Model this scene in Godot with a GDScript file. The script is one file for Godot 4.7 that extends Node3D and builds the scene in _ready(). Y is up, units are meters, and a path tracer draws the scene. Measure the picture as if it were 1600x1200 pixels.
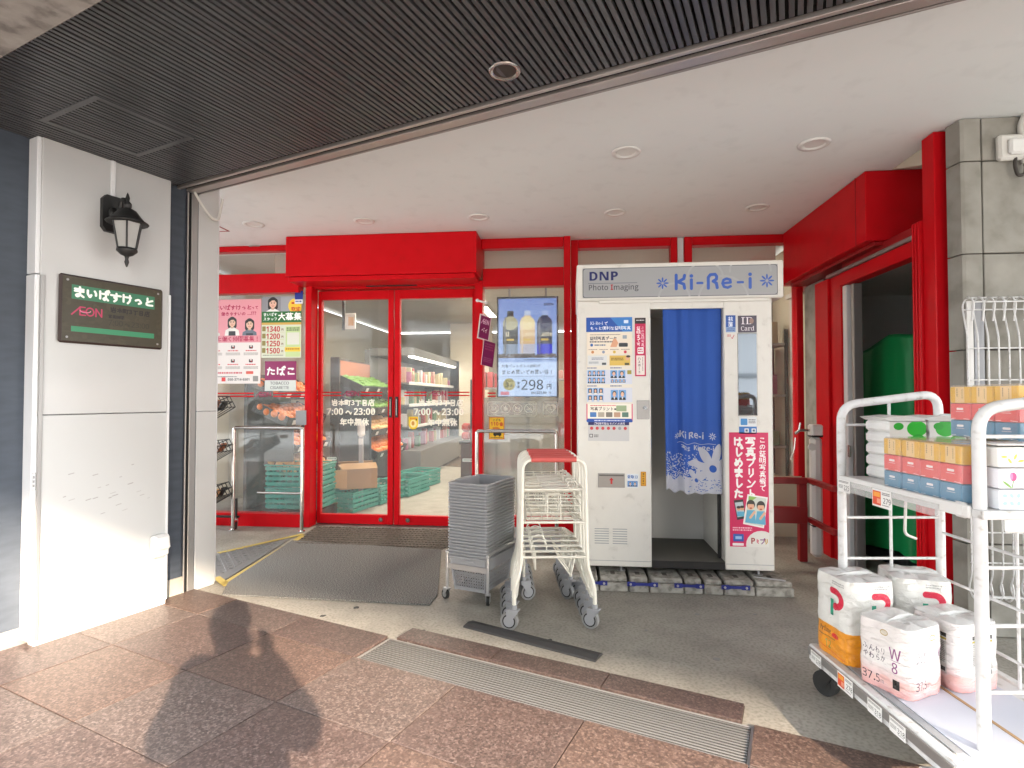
extends Node3D
# A small supermarket entrance under a slatted canopy, with a photo booth, nested carts, baskets and a roll cage.
# Axes: x runs right along the shop front, z comes out towards the street, y is up, metres.

const ANG := 0.3639                       # the pavement and the canopy are turned against the shop front
var S := Vector3(cos(ANG), 0, sin(ANG))   # along the street
var N := Vector3(-sin(ANG), 0, cos(ANG))  # out to the street
var O := Vector3(-0.98, 0, -2.963)        # a corner of the granite edge
var SB := Basis(Vector3(cos(ANG), 0, sin(ANG)), Vector3.UP, Vector3(-sin(ANG), 0, cos(ANG)))
var rng := RandomNumberGenerator.new()
var used := {}
var M := {}

const ORD := ["first", "second", "third", "fourth", "fifth", "sixth", "seventh", "eighth", "ninth", "tenth", "eleventh", "twelfth", "thirteenth", "fourteenth", "fifteenth", "sixteenth", "seventeenth", "eighteenth", "nineteenth", "twentieth", "twenty-first", "twenty-second", "twenty-third", "twenty-fourth", "twenty-fifth"]

# ---------------------------------------------------------------- lettering
const KANA := {
	"い": "1215273846 728486", "お": "1353 313728172554858768 7284", "か": "135364665848 413418 7285", "き": "2272 1484 40546576 263878", "く": "61242569",
	"け": "111418 3383 717659", "こ": "227263 26283888", "し": "3136496886", "す": "0393 515456463544555739", "た": "1353 312519 5484 576888", "っ": "2554767758",
	"て": "1282 8253444779", "と": "313445 8335273888", "な": "1353 3116 6283 64674938476789", "の": "524628162352838668", "は": "111418 3383 61675948576789",
	"ふ": "4162 53665848 2618 7598", "ま": "1282 1484 50573928375789", "め": "223647 614628163463858769", "も": "4135487886 1363 1565", "や": "1563847656 5162 3259",
	"よ": "51573928375789 5383", "ら": "4162 332655867849", "り": "312436 717659", "わ": "3139 133317 2654758769", "を": "1272 40255457 84464889", "ん": "51194556587996",
}
const SIGNS := {
	"ス": "22726519 5689", "タ": "4115 33836729 3566", "ッ": "2436 5456 847749", "フ": "12827539", "ヘ": "164398", "ト": "4149 4486", "ホ": "1393 5159 3518 7598", "ル": "323519 616895",
	"リ": "3136 717649", "ン": "2244 195893", "テ": "2282 1494 545739", "ー": "1595", "モ": "2282 1595 525888", "ハ": "3219 6299", "イ": "8115 5359", "ミ": "2274 2476 2679",
	"岩": "5053 111383 8183 1595 4518 3686893936", "本": "1393 5059 5317 5397 3777", "町": "0141470701 2127 0444 5292 727969", "丁": "1292 525949", "目": "2171792921 2474 2676",
	"店": "5051 2191 211609 5255 5383 3585893935", "年": "3013 2292 2484 2427 0797 5259", "中": "1282861612 5059", "無": "2013 1191 0696 1393 2126 4146 6166 8186 1709 3739 6769 8799",
	"休": "3005 2329 3393 6069 6338 6398", "営": "2021 5051 8071 13129293 3474763634 2787892927", "業": "4043 6063 1393 2031 8071 2585 1797 5359 5719 5799",
	"時": "0131380801 0434 5292 7074 4494 4696 848979 5768", "間": "0009 00404303 9099 90505393 3565693935 3767", "大": "1393 505419 5499", "募": "0191 3032 6062 2373752523 0696 4518 6598 387869 5739",
	"集": "3013 2225 5155 2181 2383 2585 0696 5559 5619 5699", "働": "2004 1319 3161 3363663633 3464 4149 2868 73939889 817569", "仲": "2004 1319 3393973733 6069",
	"対": "0252 2022 4309 1448 5494 808979 6576", "象": "4022 316152 2282842422 5416 45675949 4718 8566 6699", "飲": "2003 2042 14444616 1419 1938 7053 629284 737549 7699",
	"料": "0444 2029 2408 2447 0113 4133 6172 6374 5796 8089", "買": "1080821210 3032 6062 2373772723 2575 3819 6889", "得": "2002 3205 2429 5080835350 4595 3797 757969 5758",
	"円": "1911818979 5155 1585", "点": "5053 5181 2383862623 1709 3849 5869 8799", "体": "2004 1319 3292 6069 6237 6297 4777", "税": "3001 0343 2129 2307 2446 5062 9082 5393955553 6549 858999",
	"込": "5161 6136 6296 0122 042427 09275999", "番": "7021 0393 5159 5315 5395 2686892926 2888", "便": "2004 1319 3191 4282864642 4484 616639 4699", "利": "3001 0343 2129 2307 2446 6166 909989",
	"証": "2031 0242 1434 1535 1747491917 5191 7179 7595 5559 4999", "明": "0131370701 0434 60909989 606659 6393 6696", "写": "02019192 3225858869 3373 0676", "真": "1191 5052 2373762623 2474 0797 3819 6899",
	"機": "0333 2029 2306 2435 5043 4355 9082 8394 3696 617899 8769 4749", "受": "8021 2233 5253 8273 15149495 267629 3789", "取": "0151 1117 4149 1343 1545 0756 529259 6399",
	"口": "2282882822", "抗": "0242 202919 0645 7071 5292 64848898 646659", "菌": "0191 3032 6062 1383891913 3575 5458 5538 5578", "可": "0191 717969 2353562623", "用": "11818979 111609 1484 1686 5159",
	"能": "3002 0242 1444 4449 1419 1646 6064 6494 9163 6699 6669 9678", "決": "0112 0324 0927 4282 8285 3595 6065 6539 6599", "済": "0112 0324 0927 6061 3191 7245 5285 5559 8589 5777",
	"歓": "2013 1141 2227 1343 1545 1747 6053 629284 737549 7699", "迎": "5041 4148 4857 6191 9197 6168 0122 042427 09275999", "〜": "163455667886", "！": "5156 5859", "？": "2231617365 56 5859",
}
const VOICED := {"ば": "は", "で": "て", "じ": "し", "ご": "こ", "が": "か", "ど": "と", "ボ": "ホ", "バ": "ハ", "デ": "テ", "ぷ": "ふ"}
const HALF := {"ペ": "ヘ", "プ": "フ"}

func strokes(ch: String) -> Array:
	var base: String = VOICED.get(ch, HALF.get(ch, ch))
	var out := []
	var curved := KANA.has(base) or base == "〜"
	var src: String = KANA.get(base, SIGNS.get(base, ""))
	for part in src.split(" ", false):
		var p := PackedVector2Array()
		for i in range(0, part.length() - 1, 2):
			p.append(Vector2(float(part[i]), float(part[i + 1])) / 9.0)
		if curved and p.size() > 2:
			p = smooth2(p, 4)
		out.append(p)
	if VOICED.has(ch):
		out.append(PackedVector2Array([Vector2(.80, -.02), Vector2(.87, .14)]))
		out.append(PackedVector2Array([Vector2(.94, -.06), Vector2(1.01, .10)]))
	if HALF.has(ch):
		var c := PackedVector2Array()
		for i in 9:
			c.append(Vector2(.93, .06) + Vector2(.09, 0).rotated(TAU * i / 8))
		out.append(c)
	return out

func smooth2(p: PackedVector2Array, k: int) -> PackedVector2Array:
	var r := PackedVector2Array()
	for i in p.size() - 1:
		var a := p[max(i - 1, 0)]
		var d := p[min(i + 2, p.size() - 1)]
		for j in k:
			r.append(p[i].cubic_interpolate(p[i + 1], a, d, float(j) / k))
	r.append(p[p.size() - 1])
	return r

class Canvas:                              # flat print: posters, labels, screens, lettering
	var im: Image
	var k := 2.0
	var host
	func _init(h, w: int, hgt: int, bg: Color):
		host = h
		im = Image.create_empty(w * 2, hgt * 2, false, Image.FORMAT_RGBA8)
		im.fill(bg)
	func rect(x, y, w, h, c: Color):
		im.fill_rect(Rect2i(int(x * k), int(y * k), int(ceil(w * k)), int(ceil(h * k))), c)
	func poly(p: PackedVector2Array, c: Color):
		var y0 := 1e9
		var y1 := -1e9
		for q in p:
			y0 = minf(y0, q.y * k)
			y1 = maxf(y1, q.y * k)
		for y in range(maxi(0, int(floor(y0))), mini(im.get_height(), int(ceil(y1)) + 1)):
			var yy := y + .5
			var xs := []
			for i in p.size():
				var a := p[i] * k
				var b := p[(i + 1) % p.size()] * k
				if (a.y <= yy) != (b.y <= yy):
					xs.append(a.x + (yy - a.y) / (b.y - a.y) * (b.x - a.x))
			xs.sort()
			for i in range(0, xs.size() - 1, 2):
				var s := int(round(xs[i]))
				var e := int(round(xs[i + 1]))
				if e > s:
					im.fill_rect(Rect2i(s, y, e - s, 1), c)
	func disc(x, y, rx, ry, c: Color, a := 0.0):
		var p := PackedVector2Array()
		for i in 24:
			p.append(Vector2(x, y) + Vector2(cos(TAU * i / 24) * rx, sin(TAU * i / 24) * ry).rotated(a))
		poly(p, c)
	func rrect(x, y, w, h, r, c: Color):
		var p := PackedVector2Array()
		for q in 4:
			var o: Vector2 = [Vector2(x + w - r, y + r), Vector2(x + w - r, y + h - r), Vector2(x + r, y + h - r), Vector2(x + r, y + r)][q]
			for j in 6:
				p.append(o + Vector2(r, 0).rotated(PI / 2 * (q - 1) + PI / 2 * j / 5))
		poly(p, c)
	func frame(x, y, w, h, t, c: Color):
		rect(x, y, w, t, c); rect(x, y + h - t, w, t, c); rect(x, y, t, h, c); rect(x + w - t, y, t, h, c)
	func line(p: PackedVector2Array, w: float, c: Color):
		for i in p.size() - 1:
			var a := p[i]
			var b := p[i + 1]
			var d := (b - a).normalized() if a != b else Vector2.RIGHT
			var n := 8 if w * k > 5 else 4
			var q := PackedVector2Array()
			for j in n + 1:
				q.append(b + d.rotated(-PI / 2 + PI * j / n) * w / 2)
			for j in n + 1:
				q.append(a - d.rotated(-PI / 2 + PI * j / n) * w / 2)
			poly(q, c)
	func width(s: String, size: float, bold := true, serif := false) -> float:
		var w := 0.0
		for ch in s:
			w += host.glyph(ch, bold, serif).y * size if ch.unicode_at(0) < 0x3000 else size * 1.02
		return w
	# text from its left edge, y the top of the letters' square
	func text(s: String, x: float, y: float, size: float, c: Color, wgt := .13, bold := true, serif := false, sx := 1.0):
		for ch in s:
			if ch.unicode_at(0) >= 0x3000 or ch == "〜":
				for st in host.strokes(ch):
					var p := PackedVector2Array()
					for v in st:
						p.append(Vector2(x + (v.x * .86 + .07) * size * sx, y + (v.y * .86 + .07) * size))
					line(p, wgt * size, c)
				x += size * 1.02 * sx
			else:
				var g: Dictionary = host.glyph(ch, bold, serif).x2
				for t in range(0, g.tri.size(), 3):
					poly(PackedVector2Array([_at(g.tri[t], x, y, size, sx), _at(g.tri[t + 1], x, y, size, sx), _at(g.tri[t + 2], x, y, size, sx)]), c)
				x += g.adv * size * sx
	func _at(v: Vector2, x, y, size, sx) -> Vector2:
		return Vector2(x + v.x * size * sx, y + (.88 - v.y) * size)
	func down(s: String, x: float, y: float, size: float, c: Color, wgt := .13):
		for ch in s:
			if ch == "ー":
				line(PackedVector2Array([Vector2(x + size * .5, y + size * .1), Vector2(x + size * .5, y + size * .9)]), wgt * size, c)
			else:
				text(ch, x, y, size, c, wgt)
			y += size * 1.03
	func grey(x, y, w, h, rows: int, c: Color, seed: int):   # print too small to read
		var r := RandomNumberGenerator.new()
		r.seed = seed
		for i in rows:
			var px: float = x
			while px < x + w:
				var l := r.randf_range(h * .3, h * 1.3)
				rect(px, y + i * h * 1.7, minf(l, x + w - px), h, c)
				px += l + h * .45
	func done() -> ImageTexture:
		im.shrink_x2()
		im.generate_mipmaps()
		return ImageTexture.create_from_image(im)

class Glyph:
	var x2 := {}
	var y := 0.0

var fonts := {}
var glyphs := {}
func glyph(ch: String, bold: bool, serif: bool) -> Glyph:
	var key := ch + str(bold) + str(serif)
	if not glyphs.has(key):
		var fk := str(bold) + str(serif)
		if not fonts.has(fk):
			var f := SystemFont.new()
			f.font_names = PackedStringArray(["Droid Serif" if serif else "Droid Sans"])
			f.font_weight = 700 if bold else 400
			fonts[fk] = f
		var tri := PackedVector2Array()
		var adv: float = fonts[fk].get_string_size(ch, HORIZONTAL_ALIGNMENT_LEFT, -1, 64).x / 64.0
		if ch != " ":
			var t := TextMesh.new()
			t.font = fonts[fk]
			t.text = ch
			t.font_size = 64
			t.pixel_size = 1.0 / 64
			t.depth = 0.0
			t.curve_step = 2.0
			t.horizontal_alignment = HORIZONTAL_ALIGNMENT_LEFT
			t.vertical_alignment = VERTICAL_ALIGNMENT_BOTTOM
			var a := t.get_mesh_arrays()
			var vs: PackedVector3Array = a[Mesh.ARRAY_VERTEX]
			var ix: PackedInt32Array = a[Mesh.ARRAY_INDEX] if a[Mesh.ARRAY_INDEX] != null else PackedInt32Array(range(vs.size()))
			var drop: float = fonts[fk].get_descent(64) / 64.0
			for i in ix:
				tri.append(Vector2(vs[i].x, vs[i].y - drop))
		var g := Glyph.new()
		g.x2 = {"tri": tri, "adv": adv}
		g.y = adv
		glyphs[key] = g
	return glyphs[key]

# ---------------------------------------------------------------- meshes
class B:
	var V := PackedVector3Array()
	var Nn := PackedVector3Array()
	var U := PackedVector2Array()
	func tri(a: Vector3, b: Vector3, c: Vector3, out: Vector3, ua := Vector2.ZERO, ub := Vector2.ZERO, uc := Vector2.ZERO):
		var n := (a - c).cross(a - b)
		if n.length_squared() < 1e-16:
			return
		n = n.normalized()
		if n.dot(out) < 0:
			n = -n
			V.append_array([a, c, b]); U.append_array([ua, uc, ub])
		else:
			V.append_array([a, b, c]); U.append_array([ua, ub, uc])
		Nn.append_array([n, n, n])
	func quad(a: Vector3, b: Vector3, c: Vector3, d: Vector3, out: Vector3):
		tri(a, b, c, out); tri(a, c, d, out)
	func sm(p: Array, n: Array, u := [Vector2.ZERO, Vector2.ZERO, Vector2.ZERO]):   # a smooth triangle
		var f: Vector3 = (p[0] - p[2]).cross(p[0] - p[1])
		if f.length_squared() < 1e-18:
			return
		var o := [0, 1, 2] if f.dot(n[0] + n[1] + n[2]) >= 0 else [0, 2, 1]
		for i in o:
			V.append(p[i]); Nn.append(n[i]); U.append(u[i])
	# a sheet with a picture on it: right and up span it, the picture faces right x up
	func sheet(c: Vector3, r: Vector3, u: Vector3, t := .0012, u0 := Vector2(0, 0), u1 := Vector2(1, 1)):
		var n := r.cross(u).normalized()
		var f := c + n * t
		var a := f - r - u
		var b := f + r - u
		var d := f + r + u
		var e := f - r + u
		tri(a, b, d, n, Vector2(u0.x, u1.y), u1, Vector2(u1.x, u0.y))
		tri(a, d, e, n, Vector2(u0.x, u1.y), Vector2(u1.x, u0.y), u0)
		var q := [a, b, d, e]
		for i in 4:
			quad(q[i], q[(i + 1) % 4], q[(i + 1) % 4] - n * t, q[i] - n * t, (q[i] + q[(i + 1) % 4]) / 2 - f)
		quad(a - n * t, b - n * t, d - n * t, e - n * t, -n)
	func box(c: Vector3, s: Vector3, bev := 0.0, bs := Basis()):
		var h := s / 2
		bev = minf(bev, minf(h.x, minf(h.y, h.z)) * .9)
		if bev <= 0:
			for ax in 3:
				for sg in [-1.0, 1.0]:
					var n := Vector3.ZERO
					n[ax] = sg
					var i := (ax + 1) % 3
					var j := (ax + 2) % 3
					var q := []
					for w in [[-1, -1], [1, -1], [1, 1], [-1, 1]]:
						var v := n * h
						v[i] = w[0] * h[i]
						v[j] = w[1] * h[j]
						q.append(c + bs * v)
					quad(q[0], q[1], q[2], q[3], bs * n)
			return
		var cn := {}
		for sx in [-1, 1]:
			for sy in [-1, 1]:
				for sz in [-1, 1]:
					var sg := Vector3(sx, sy, sz)
					var t := []
					for ax in 3:
						var v := sg * (h - Vector3.ONE * bev)
						v[ax] = sg[ax] * h[ax]
						t.append(c + bs * v)
					cn[sg] = t
					tri(t[0], t[1], t[2], bs * sg)
		for ax in 3:
			var i := (ax + 1) % 3
			var j := (ax + 2) % 3
			for sg in [-1.0, 1.0]:
				var q := []
				var n := Vector3.ZERO
				n[ax] = sg
				for w in [[-1, -1], [1, -1], [1, 1], [-1, 1]]:
					var v := n
					v[i] = w[0]
					v[j] = w[1]
					q.append(cn[v][ax])
				quad(q[0], q[1], q[2], q[3], bs * n)
			for si in [-1.0, 1.0]:
				for sj in [-1.0, 1.0]:
					var p0 := Vector3.ZERO
					p0[i] = si
					p0[j] = sj
					var p1 := p0
					p0[ax] = -1
					p1[ax] = 1
					quad(cn[p0][i], cn[p0][j], cn[p1][j], cn[p1][i], bs * (p0 + p1))
	func tube(p: PackedVector3Array, r: float, n := 8, closed := false, flat := 1.0, caps := true):
		var m := p.size()
		var rings := []
		var up := Vector3.UP
		var last := Vector3.ZERO
		for i in m:
			var d: Vector3
			if closed:
				d = (p[(i + 1) % m] - p[(i - 1 + m) % m]).normalized()
			else:
				d = (p[min(i + 1, m - 1)] - p[max(i - 1, 0)]).normalized()
			if i == 0:
				up = Vector3.UP if absf(d.y) < .9 else Vector3.BACK
			else:
				up = Quaternion(last, d) * up if last.dot(d) > -.999 else up
			last = d
			up = (up - d * up.dot(d)).normalized()
			var sd := d.cross(up)
			var ring := []
			for j in n:
				var a := TAU * (j + .5) / n
				var nn := (up * sin(a) + sd * cos(a) * flat)
				ring.append([p[i] + nn * r, (up * sin(a) + sd * cos(a) / flat).normalized()])
			rings.append(ring)
		for i in (m if closed else m - 1):
			var a: Array = rings[i]
			var b: Array = rings[(i + 1) % m]
			for j in n:
				var jj := (j + 1) % n
				sm([a[j][0], b[j][0], b[jj][0]], [a[j][1], b[j][1], b[jj][1]])
				sm([a[j][0], b[jj][0], a[jj][0]], [a[j][1], b[jj][1], a[jj][1]])
		if not closed and caps:
			for e in [0, m - 1]:
				var out := p[0] - p[1] if e == 0 else p[m - 1] - p[m - 2]
				for j in range(1, n - 1):
					tri(rings[e][0][0], rings[e][j][0], rings[e][j + 1][0], out)
	func rod(a: Vector3, b: Vector3, r: float, n := 6):
		tube(PackedVector3Array([a, b]), r, n)
	# profile of (radius, height) turned about y, placed by xf
	func lathe(pr: Array, n: int, xf := Transform3D(), hard := true):
		for i in pr.size() - 1:
			var p0: Vector2 = pr[i]
			var p1: Vector2 = pr[i + 1]
			var dn := Vector2(p1.y - p0.y, p0.x - p1.x).normalized()
			var n0 := dn
			var n1 := dn
			if not hard:
				if i > 0:
					n0 = (dn + Vector2(p0.y - pr[i - 1].y, pr[i - 1].x - p0.x).normalized()).normalized()
				if i < pr.size() - 2:
					n1 = (dn + Vector2(pr[i + 2].y - p1.y, p1.x - pr[i + 2].x).normalized()).normalized()
			for j in n:
				var a := TAU * j / n
				var b := TAU * (j + 1) / n
				var ca := Vector3(cos(a), 0, sin(a))
				var cb := Vector3(cos(b), 0, sin(b))
				var up := Vector3.UP
				var q := [xf * (ca * p0.x + up * p0.y), xf * (cb * p0.x + up * p0.y), xf * (cb * p1.x + up * p1.y), xf * (ca * p1.x + up * p1.y)]
				var w := [(xf.basis * (ca * n0.x + up * n0.y)).normalized(), (xf.basis * (cb * n0.x + up * n0.y)).normalized(), (xf.basis * (cb * n1.x + up * n1.y)).normalized(), (xf.basis * (ca * n1.x + up * n1.y)).normalized()]
				sm([q[0], q[1], q[2]], [w[0], w[1], w[2]])
				sm([q[0], q[2], q[3]], [w[0], w[2], w[3]])
	func cyl(a: Vector3, b: Vector3, r: float, n := 16):
		var d := (b - a).normalized()
		var sd := d.cross(Vector3.UP if absf(d.y) < .9 else Vector3.RIGHT).normalized()
		lathe([Vector2(0, 0), Vector2(r, 0), Vector2(r, a.distance_to(b)), Vector2(0, a.distance_to(b))], n, Transform3D(Basis(sd, d, sd.cross(d)), a))
	# outline in the plane of r and u, pushed out along r x u from o by depth
	func prism(p: PackedVector2Array, o: Vector3, r: Vector3, u: Vector3, depth: float):
		var n := r.cross(u).normalized()
		var ix := Geometry2D.triangulate_polygon(p)
		for i in range(0, ix.size(), 3):
			var t := []
			for j in 3:
				t.append(o + r * p[ix[i + j]].x + u * p[ix[i + j]].y)
			tri(t[0], t[1], t[2], -n)
			tri(t[0] + n * depth, t[1] + n * depth, t[2] + n * depth, n)
		var area := 0.0
		for i in p.size():
			area += p[i].cross(p[(i + 1) % p.size()])
		for i in p.size():
			var a := p[i]
			var b := p[(i + 1) % p.size()]
			var e := Vector2(b.y - a.y, a.x - b.x) * signf(area)
			var a3 := o + r * a.x + u * a.y
			var b3 := o + r * b.x + u * b.y
			quad(a3, b3, b3 + n * depth, a3 + n * depth, r * e.x + u * e.y)
	func ball(c: Vector3, r: Vector3, n := 10, m := 6, bs := Basis()):
		for i in m:
			for j in n:
				var q := []
				var w := []
				for e in [[i, j], [i, j + 1], [i + 1, j + 1], [i + 1, j]]:
					var t: float = PI * e[0] / m
					var f: float = TAU * e[1] / n
					var d := Vector3(sin(t) * cos(f), cos(t), sin(t) * sin(f))
					q.append(c + bs * (d * r))
					w.append((bs * (d / r)).normalized())
				sm([q[0], q[1], q[2]], [w[0], w[1], w[2]])
				sm([q[0], q[2], q[3]], [w[0], w[2], w[3]])
	func mesh() -> ArrayMesh:
		var a := []
		a.resize(Mesh.ARRAY_MAX)
		a[Mesh.ARRAY_VERTEX] = V
		a[Mesh.ARRAY_NORMAL] = Nn
		a[Mesh.ARRAY_TEX_UV] = U
		var m := ArrayMesh.new()
		if V.size():
			m.add_surface_from_arrays(Mesh.PRIMITIVE_TRIANGLES, a)
		return m

func fillet(p: Array, r: float, k := 5) -> PackedVector3Array:
	var out := PackedVector3Array([p[0]])
	for i in range(1, p.size() - 1):
		var a: Vector3 = p[i - 1] - p[i]
		var b: Vector3 = p[i + 1] - p[i]
		var t := minf(r, minf(a.length(), b.length()) * .48)
		var s: Vector3 = p[i] + a.normalized() * t
		var e: Vector3 = p[i] + b.normalized() * t
		for j in k + 1:
			var f := float(j) / k
			out.append(s.lerp(p[i], f).lerp(p[i].lerp(e, f), f))
	out.append(p[p.size() - 1])
	return out

func numbered(n: String) -> String:
	used[n] = used.get(n, 0) + 1
	return n if used[n] == 1 else "%s_%03d" % [n, used[n] - 1]

func thing(n: String, label: String, cat: String, at := Vector3.ZERO, bs := Basis(), group := "") -> Node3D:
	var o := Node3D.new()
	o.name = numbered(n)
	o.transform = Transform3D(bs, at)
	tag(o, label, cat, group)
	add_child(o, true)
	return o

func tag(o: Node, label: String, cat: String, group := "") -> Node:
	o.set_meta("label", label)
	o.set_meta("category", cat)
	if group:
		o.set_meta("group", group)
	return o

func part(n: String, b: B, m: Material, parent: Node = null, label := "") -> MeshInstance3D:
	return mpart(n, b.mesh(), m, parent, label)

func mpart(n: String, mesh: Mesh, m: Material, parent: Node = null, label := "") -> MeshInstance3D:
	var o := MeshInstance3D.new()
	o.mesh = mesh
	o.material_override = m
	if parent == null:
		o.name = numbered(n)
		add_child(o, true)
	else:
		var k := 0
		var w := n
		while parent.has_node(NodePath(w)):
			k += 1
			w = "%s_%03d" % [n, k]
		o.name = w
		parent.add_child(o, true)
	if label:
		o.set_meta("label", label)
	return o

func bxpart(n: String, c: Vector3, s: Vector3, m: Material, parent: Node = null, bev := .003, bs := Basis()) -> MeshInstance3D:
	var b := B.new()
	b.box(c, s, bev, bs)
	return part(n, b, m, parent)

func structure(o: Node) -> Node:
	o.set_meta("kind", "structure")
	return o

func copy(o: Node3D, xf: Transform3D, label: String, group := "") -> Node3D:
	var c: Node3D = o.duplicate()
	var w := String(o.name)
	c.name = numbered(w)
	c.transform = xf
	c.set_meta("label", label)
	if group:
		c.set_meta("group", group)
	add_child(c, true)
	return c

# ---------------------------------------------------------------- materials
func lin(r: float, g: float, b: float, a := 1.0) -> Color:
	var c := Color(r, g, b).linear_to_srgb()
	c.a = a
	return c

func mat(n: String, c: Color, rough := .6, metal := 0.0) -> StandardMaterial3D:
	var m := StandardMaterial3D.new()
	m.resource_name = n
	m.albedo_color = c
	m.roughness = rough
	m.metallic = metal
	M[n] = m
	return m

func noise_tex(seed: int, freq: float, cols: Array, offs: Array, size := 512, oct := 4, kind := FastNoiseLite.TYPE_SIMPLEX_SMOOTH, warp := 0.0) -> ImageTexture:
	var f := FastNoiseLite.new()
	f.seed = seed
	f.frequency = freq
	f.noise_type = kind
	f.fractal_octaves = oct
	f.fractal_type = FastNoiseLite.FRACTAL_FBM if oct > 1 else FastNoiseLite.FRACTAL_NONE
	if kind == FastNoiseLite.TYPE_CELLULAR:
		f.cellular_return_type = FastNoiseLite.RETURN_CELL_VALUE
	if warp > 0:
		f.domain_warp_enabled = true
		f.domain_warp_amplitude = warp
		f.domain_warp_frequency = freq * 1.7
	var im := f.get_seamless_image(size, size)
	var g := Gradient.new()
	g.offsets = PackedFloat32Array(offs)
	g.colors = PackedColorArray(cols)
	var lut := []
	for i in 256:
		lut.append(g.sample(i / 255.0))
	var d := im.get_data()
	var o := PackedByteArray()
	o.resize(size * size * 3)
	for i in size * size:
		var c: Color = lut[d[i]]
		o[i * 3] = c.r8
		o[i * 3 + 1] = c.g8
		o[i * 3 + 2] = c.b8
	return ImageTexture.create_from_image(Image.create_from_data(size, size, false, Image.FORMAT_RGB8, o))

func tri_mat(n: String, tex: Texture2D, scale: Vector3, rough := .8, bump: Texture2D = null, bh := 0.0, metal := 0.0) -> StandardMaterial3D:
	var m := mat(n, Color.WHITE, rough, metal)
	m.albedo_texture = tex
	m.uv1_triplanar = true
	m.uv1_world_triplanar = true
	m.uv1_scale = scale
	if bump:
		m.heightmap_enabled = true
		m.heightmap_texture = bump
		m.heightmap_scale = bh
	return m

func print_mat(n: String, t: Texture2D, rough := .45, glow := 0.0) -> StandardMaterial3D:
	var m := mat(n, Color.WHITE, rough)
	m.albedo_texture = t
	m.texture_repeat = false
	if glow > 0:
		m.emission_enabled = true
		m.emission_texture = t
		m.emission_energy_multiplier = glow
		m.emission = Color.BLACK
	return m

func cut_mat(n: String, t: Texture2D, rough := .6) -> StandardMaterial3D:
	var m := print_mat(n, t, rough)
	m.transparency = BaseMaterial3D.TRANSPARENCY_ALPHA
	return m

func poster(n: String, tex_m: Material, c: Vector3, w: float, h: float, label: String, cat: String, r := Vector3.RIGHT, parent: Node = null, t := .0015, up := Vector3.UP) -> MeshInstance3D:
	var b := B.new()
	b.sheet(c, r * w / 2, up * h / 2, t)
	var o := part(n, b, tex_m, parent)
	if label and parent == null:
		tag(o, label, cat)
	return o

# ---------------------------------------------------------------- the light and the air
func _ready():
	rng.seed = 7
	var cam := Camera3D.new()
	cam.name = "camera"
	cam.fov = 68.95
	cam.near = 0.05
	cam.far = 400.0
	cam.transform = Transform3D(Basis(Vector3.UP, deg_to_rad(5.918)) * Basis(Vector3.RIGHT, deg_to_rad(1.308)), Vector3(0, 1.3, 0))
	add_child(cam)
	cam.current = true
	var env := Environment.new()
	env.background_mode = Environment.BG_SKY
	var sky := Sky.new()
	var ps := ProceduralSkyMaterial.new()
	ps.sky_top_color = Color(.80, .82, .84)
	ps.sky_horizon_color = Color(.84, .83, .81)
	ps.sky_curve = .12
	ps.ground_bottom_color = Color(.35, .34, .33)
	ps.ground_horizon_color = Color(.62, .62, .62)
	sky.sky_material = ps
	env.sky = sky
	env.background_energy_multiplier = 1.78
	env.tonemap_mode = Environment.TONE_MAPPER_LINEAR
	env.tonemap_exposure = 11.7
	env.sdfgi_enabled = true
	env.ssao_enabled = true
	env.ssil_enabled = true
	var we := WorldEnvironment.new()
	we.name = "surroundings"
	we.environment = env
	add_child(we)
	var sun := DirectionalLight3D.new()
	sun.name = "sun"
	sun.light_energy = 0.78
	sun.light_color = Color(1.0, .91, .80)
	sun.light_angular_distance = .55
	sun.shadow_enabled = true
	sun.look_at_from_position(Vector3(4.73, 3.52, 8.08), Vector3.ZERO)
	add_child(sun)
	materials()
	ground()
	street_side()
	left_wall()
	ceiling()
	shop_front()
	right_wall()
	interior()
	wall_lamp_and_sign()
	entrance_floor_things()
	photo_booth()
	baskets()
	carts()
	roll_cage()
	wire_panel_and_box()
	photographer()

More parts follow.
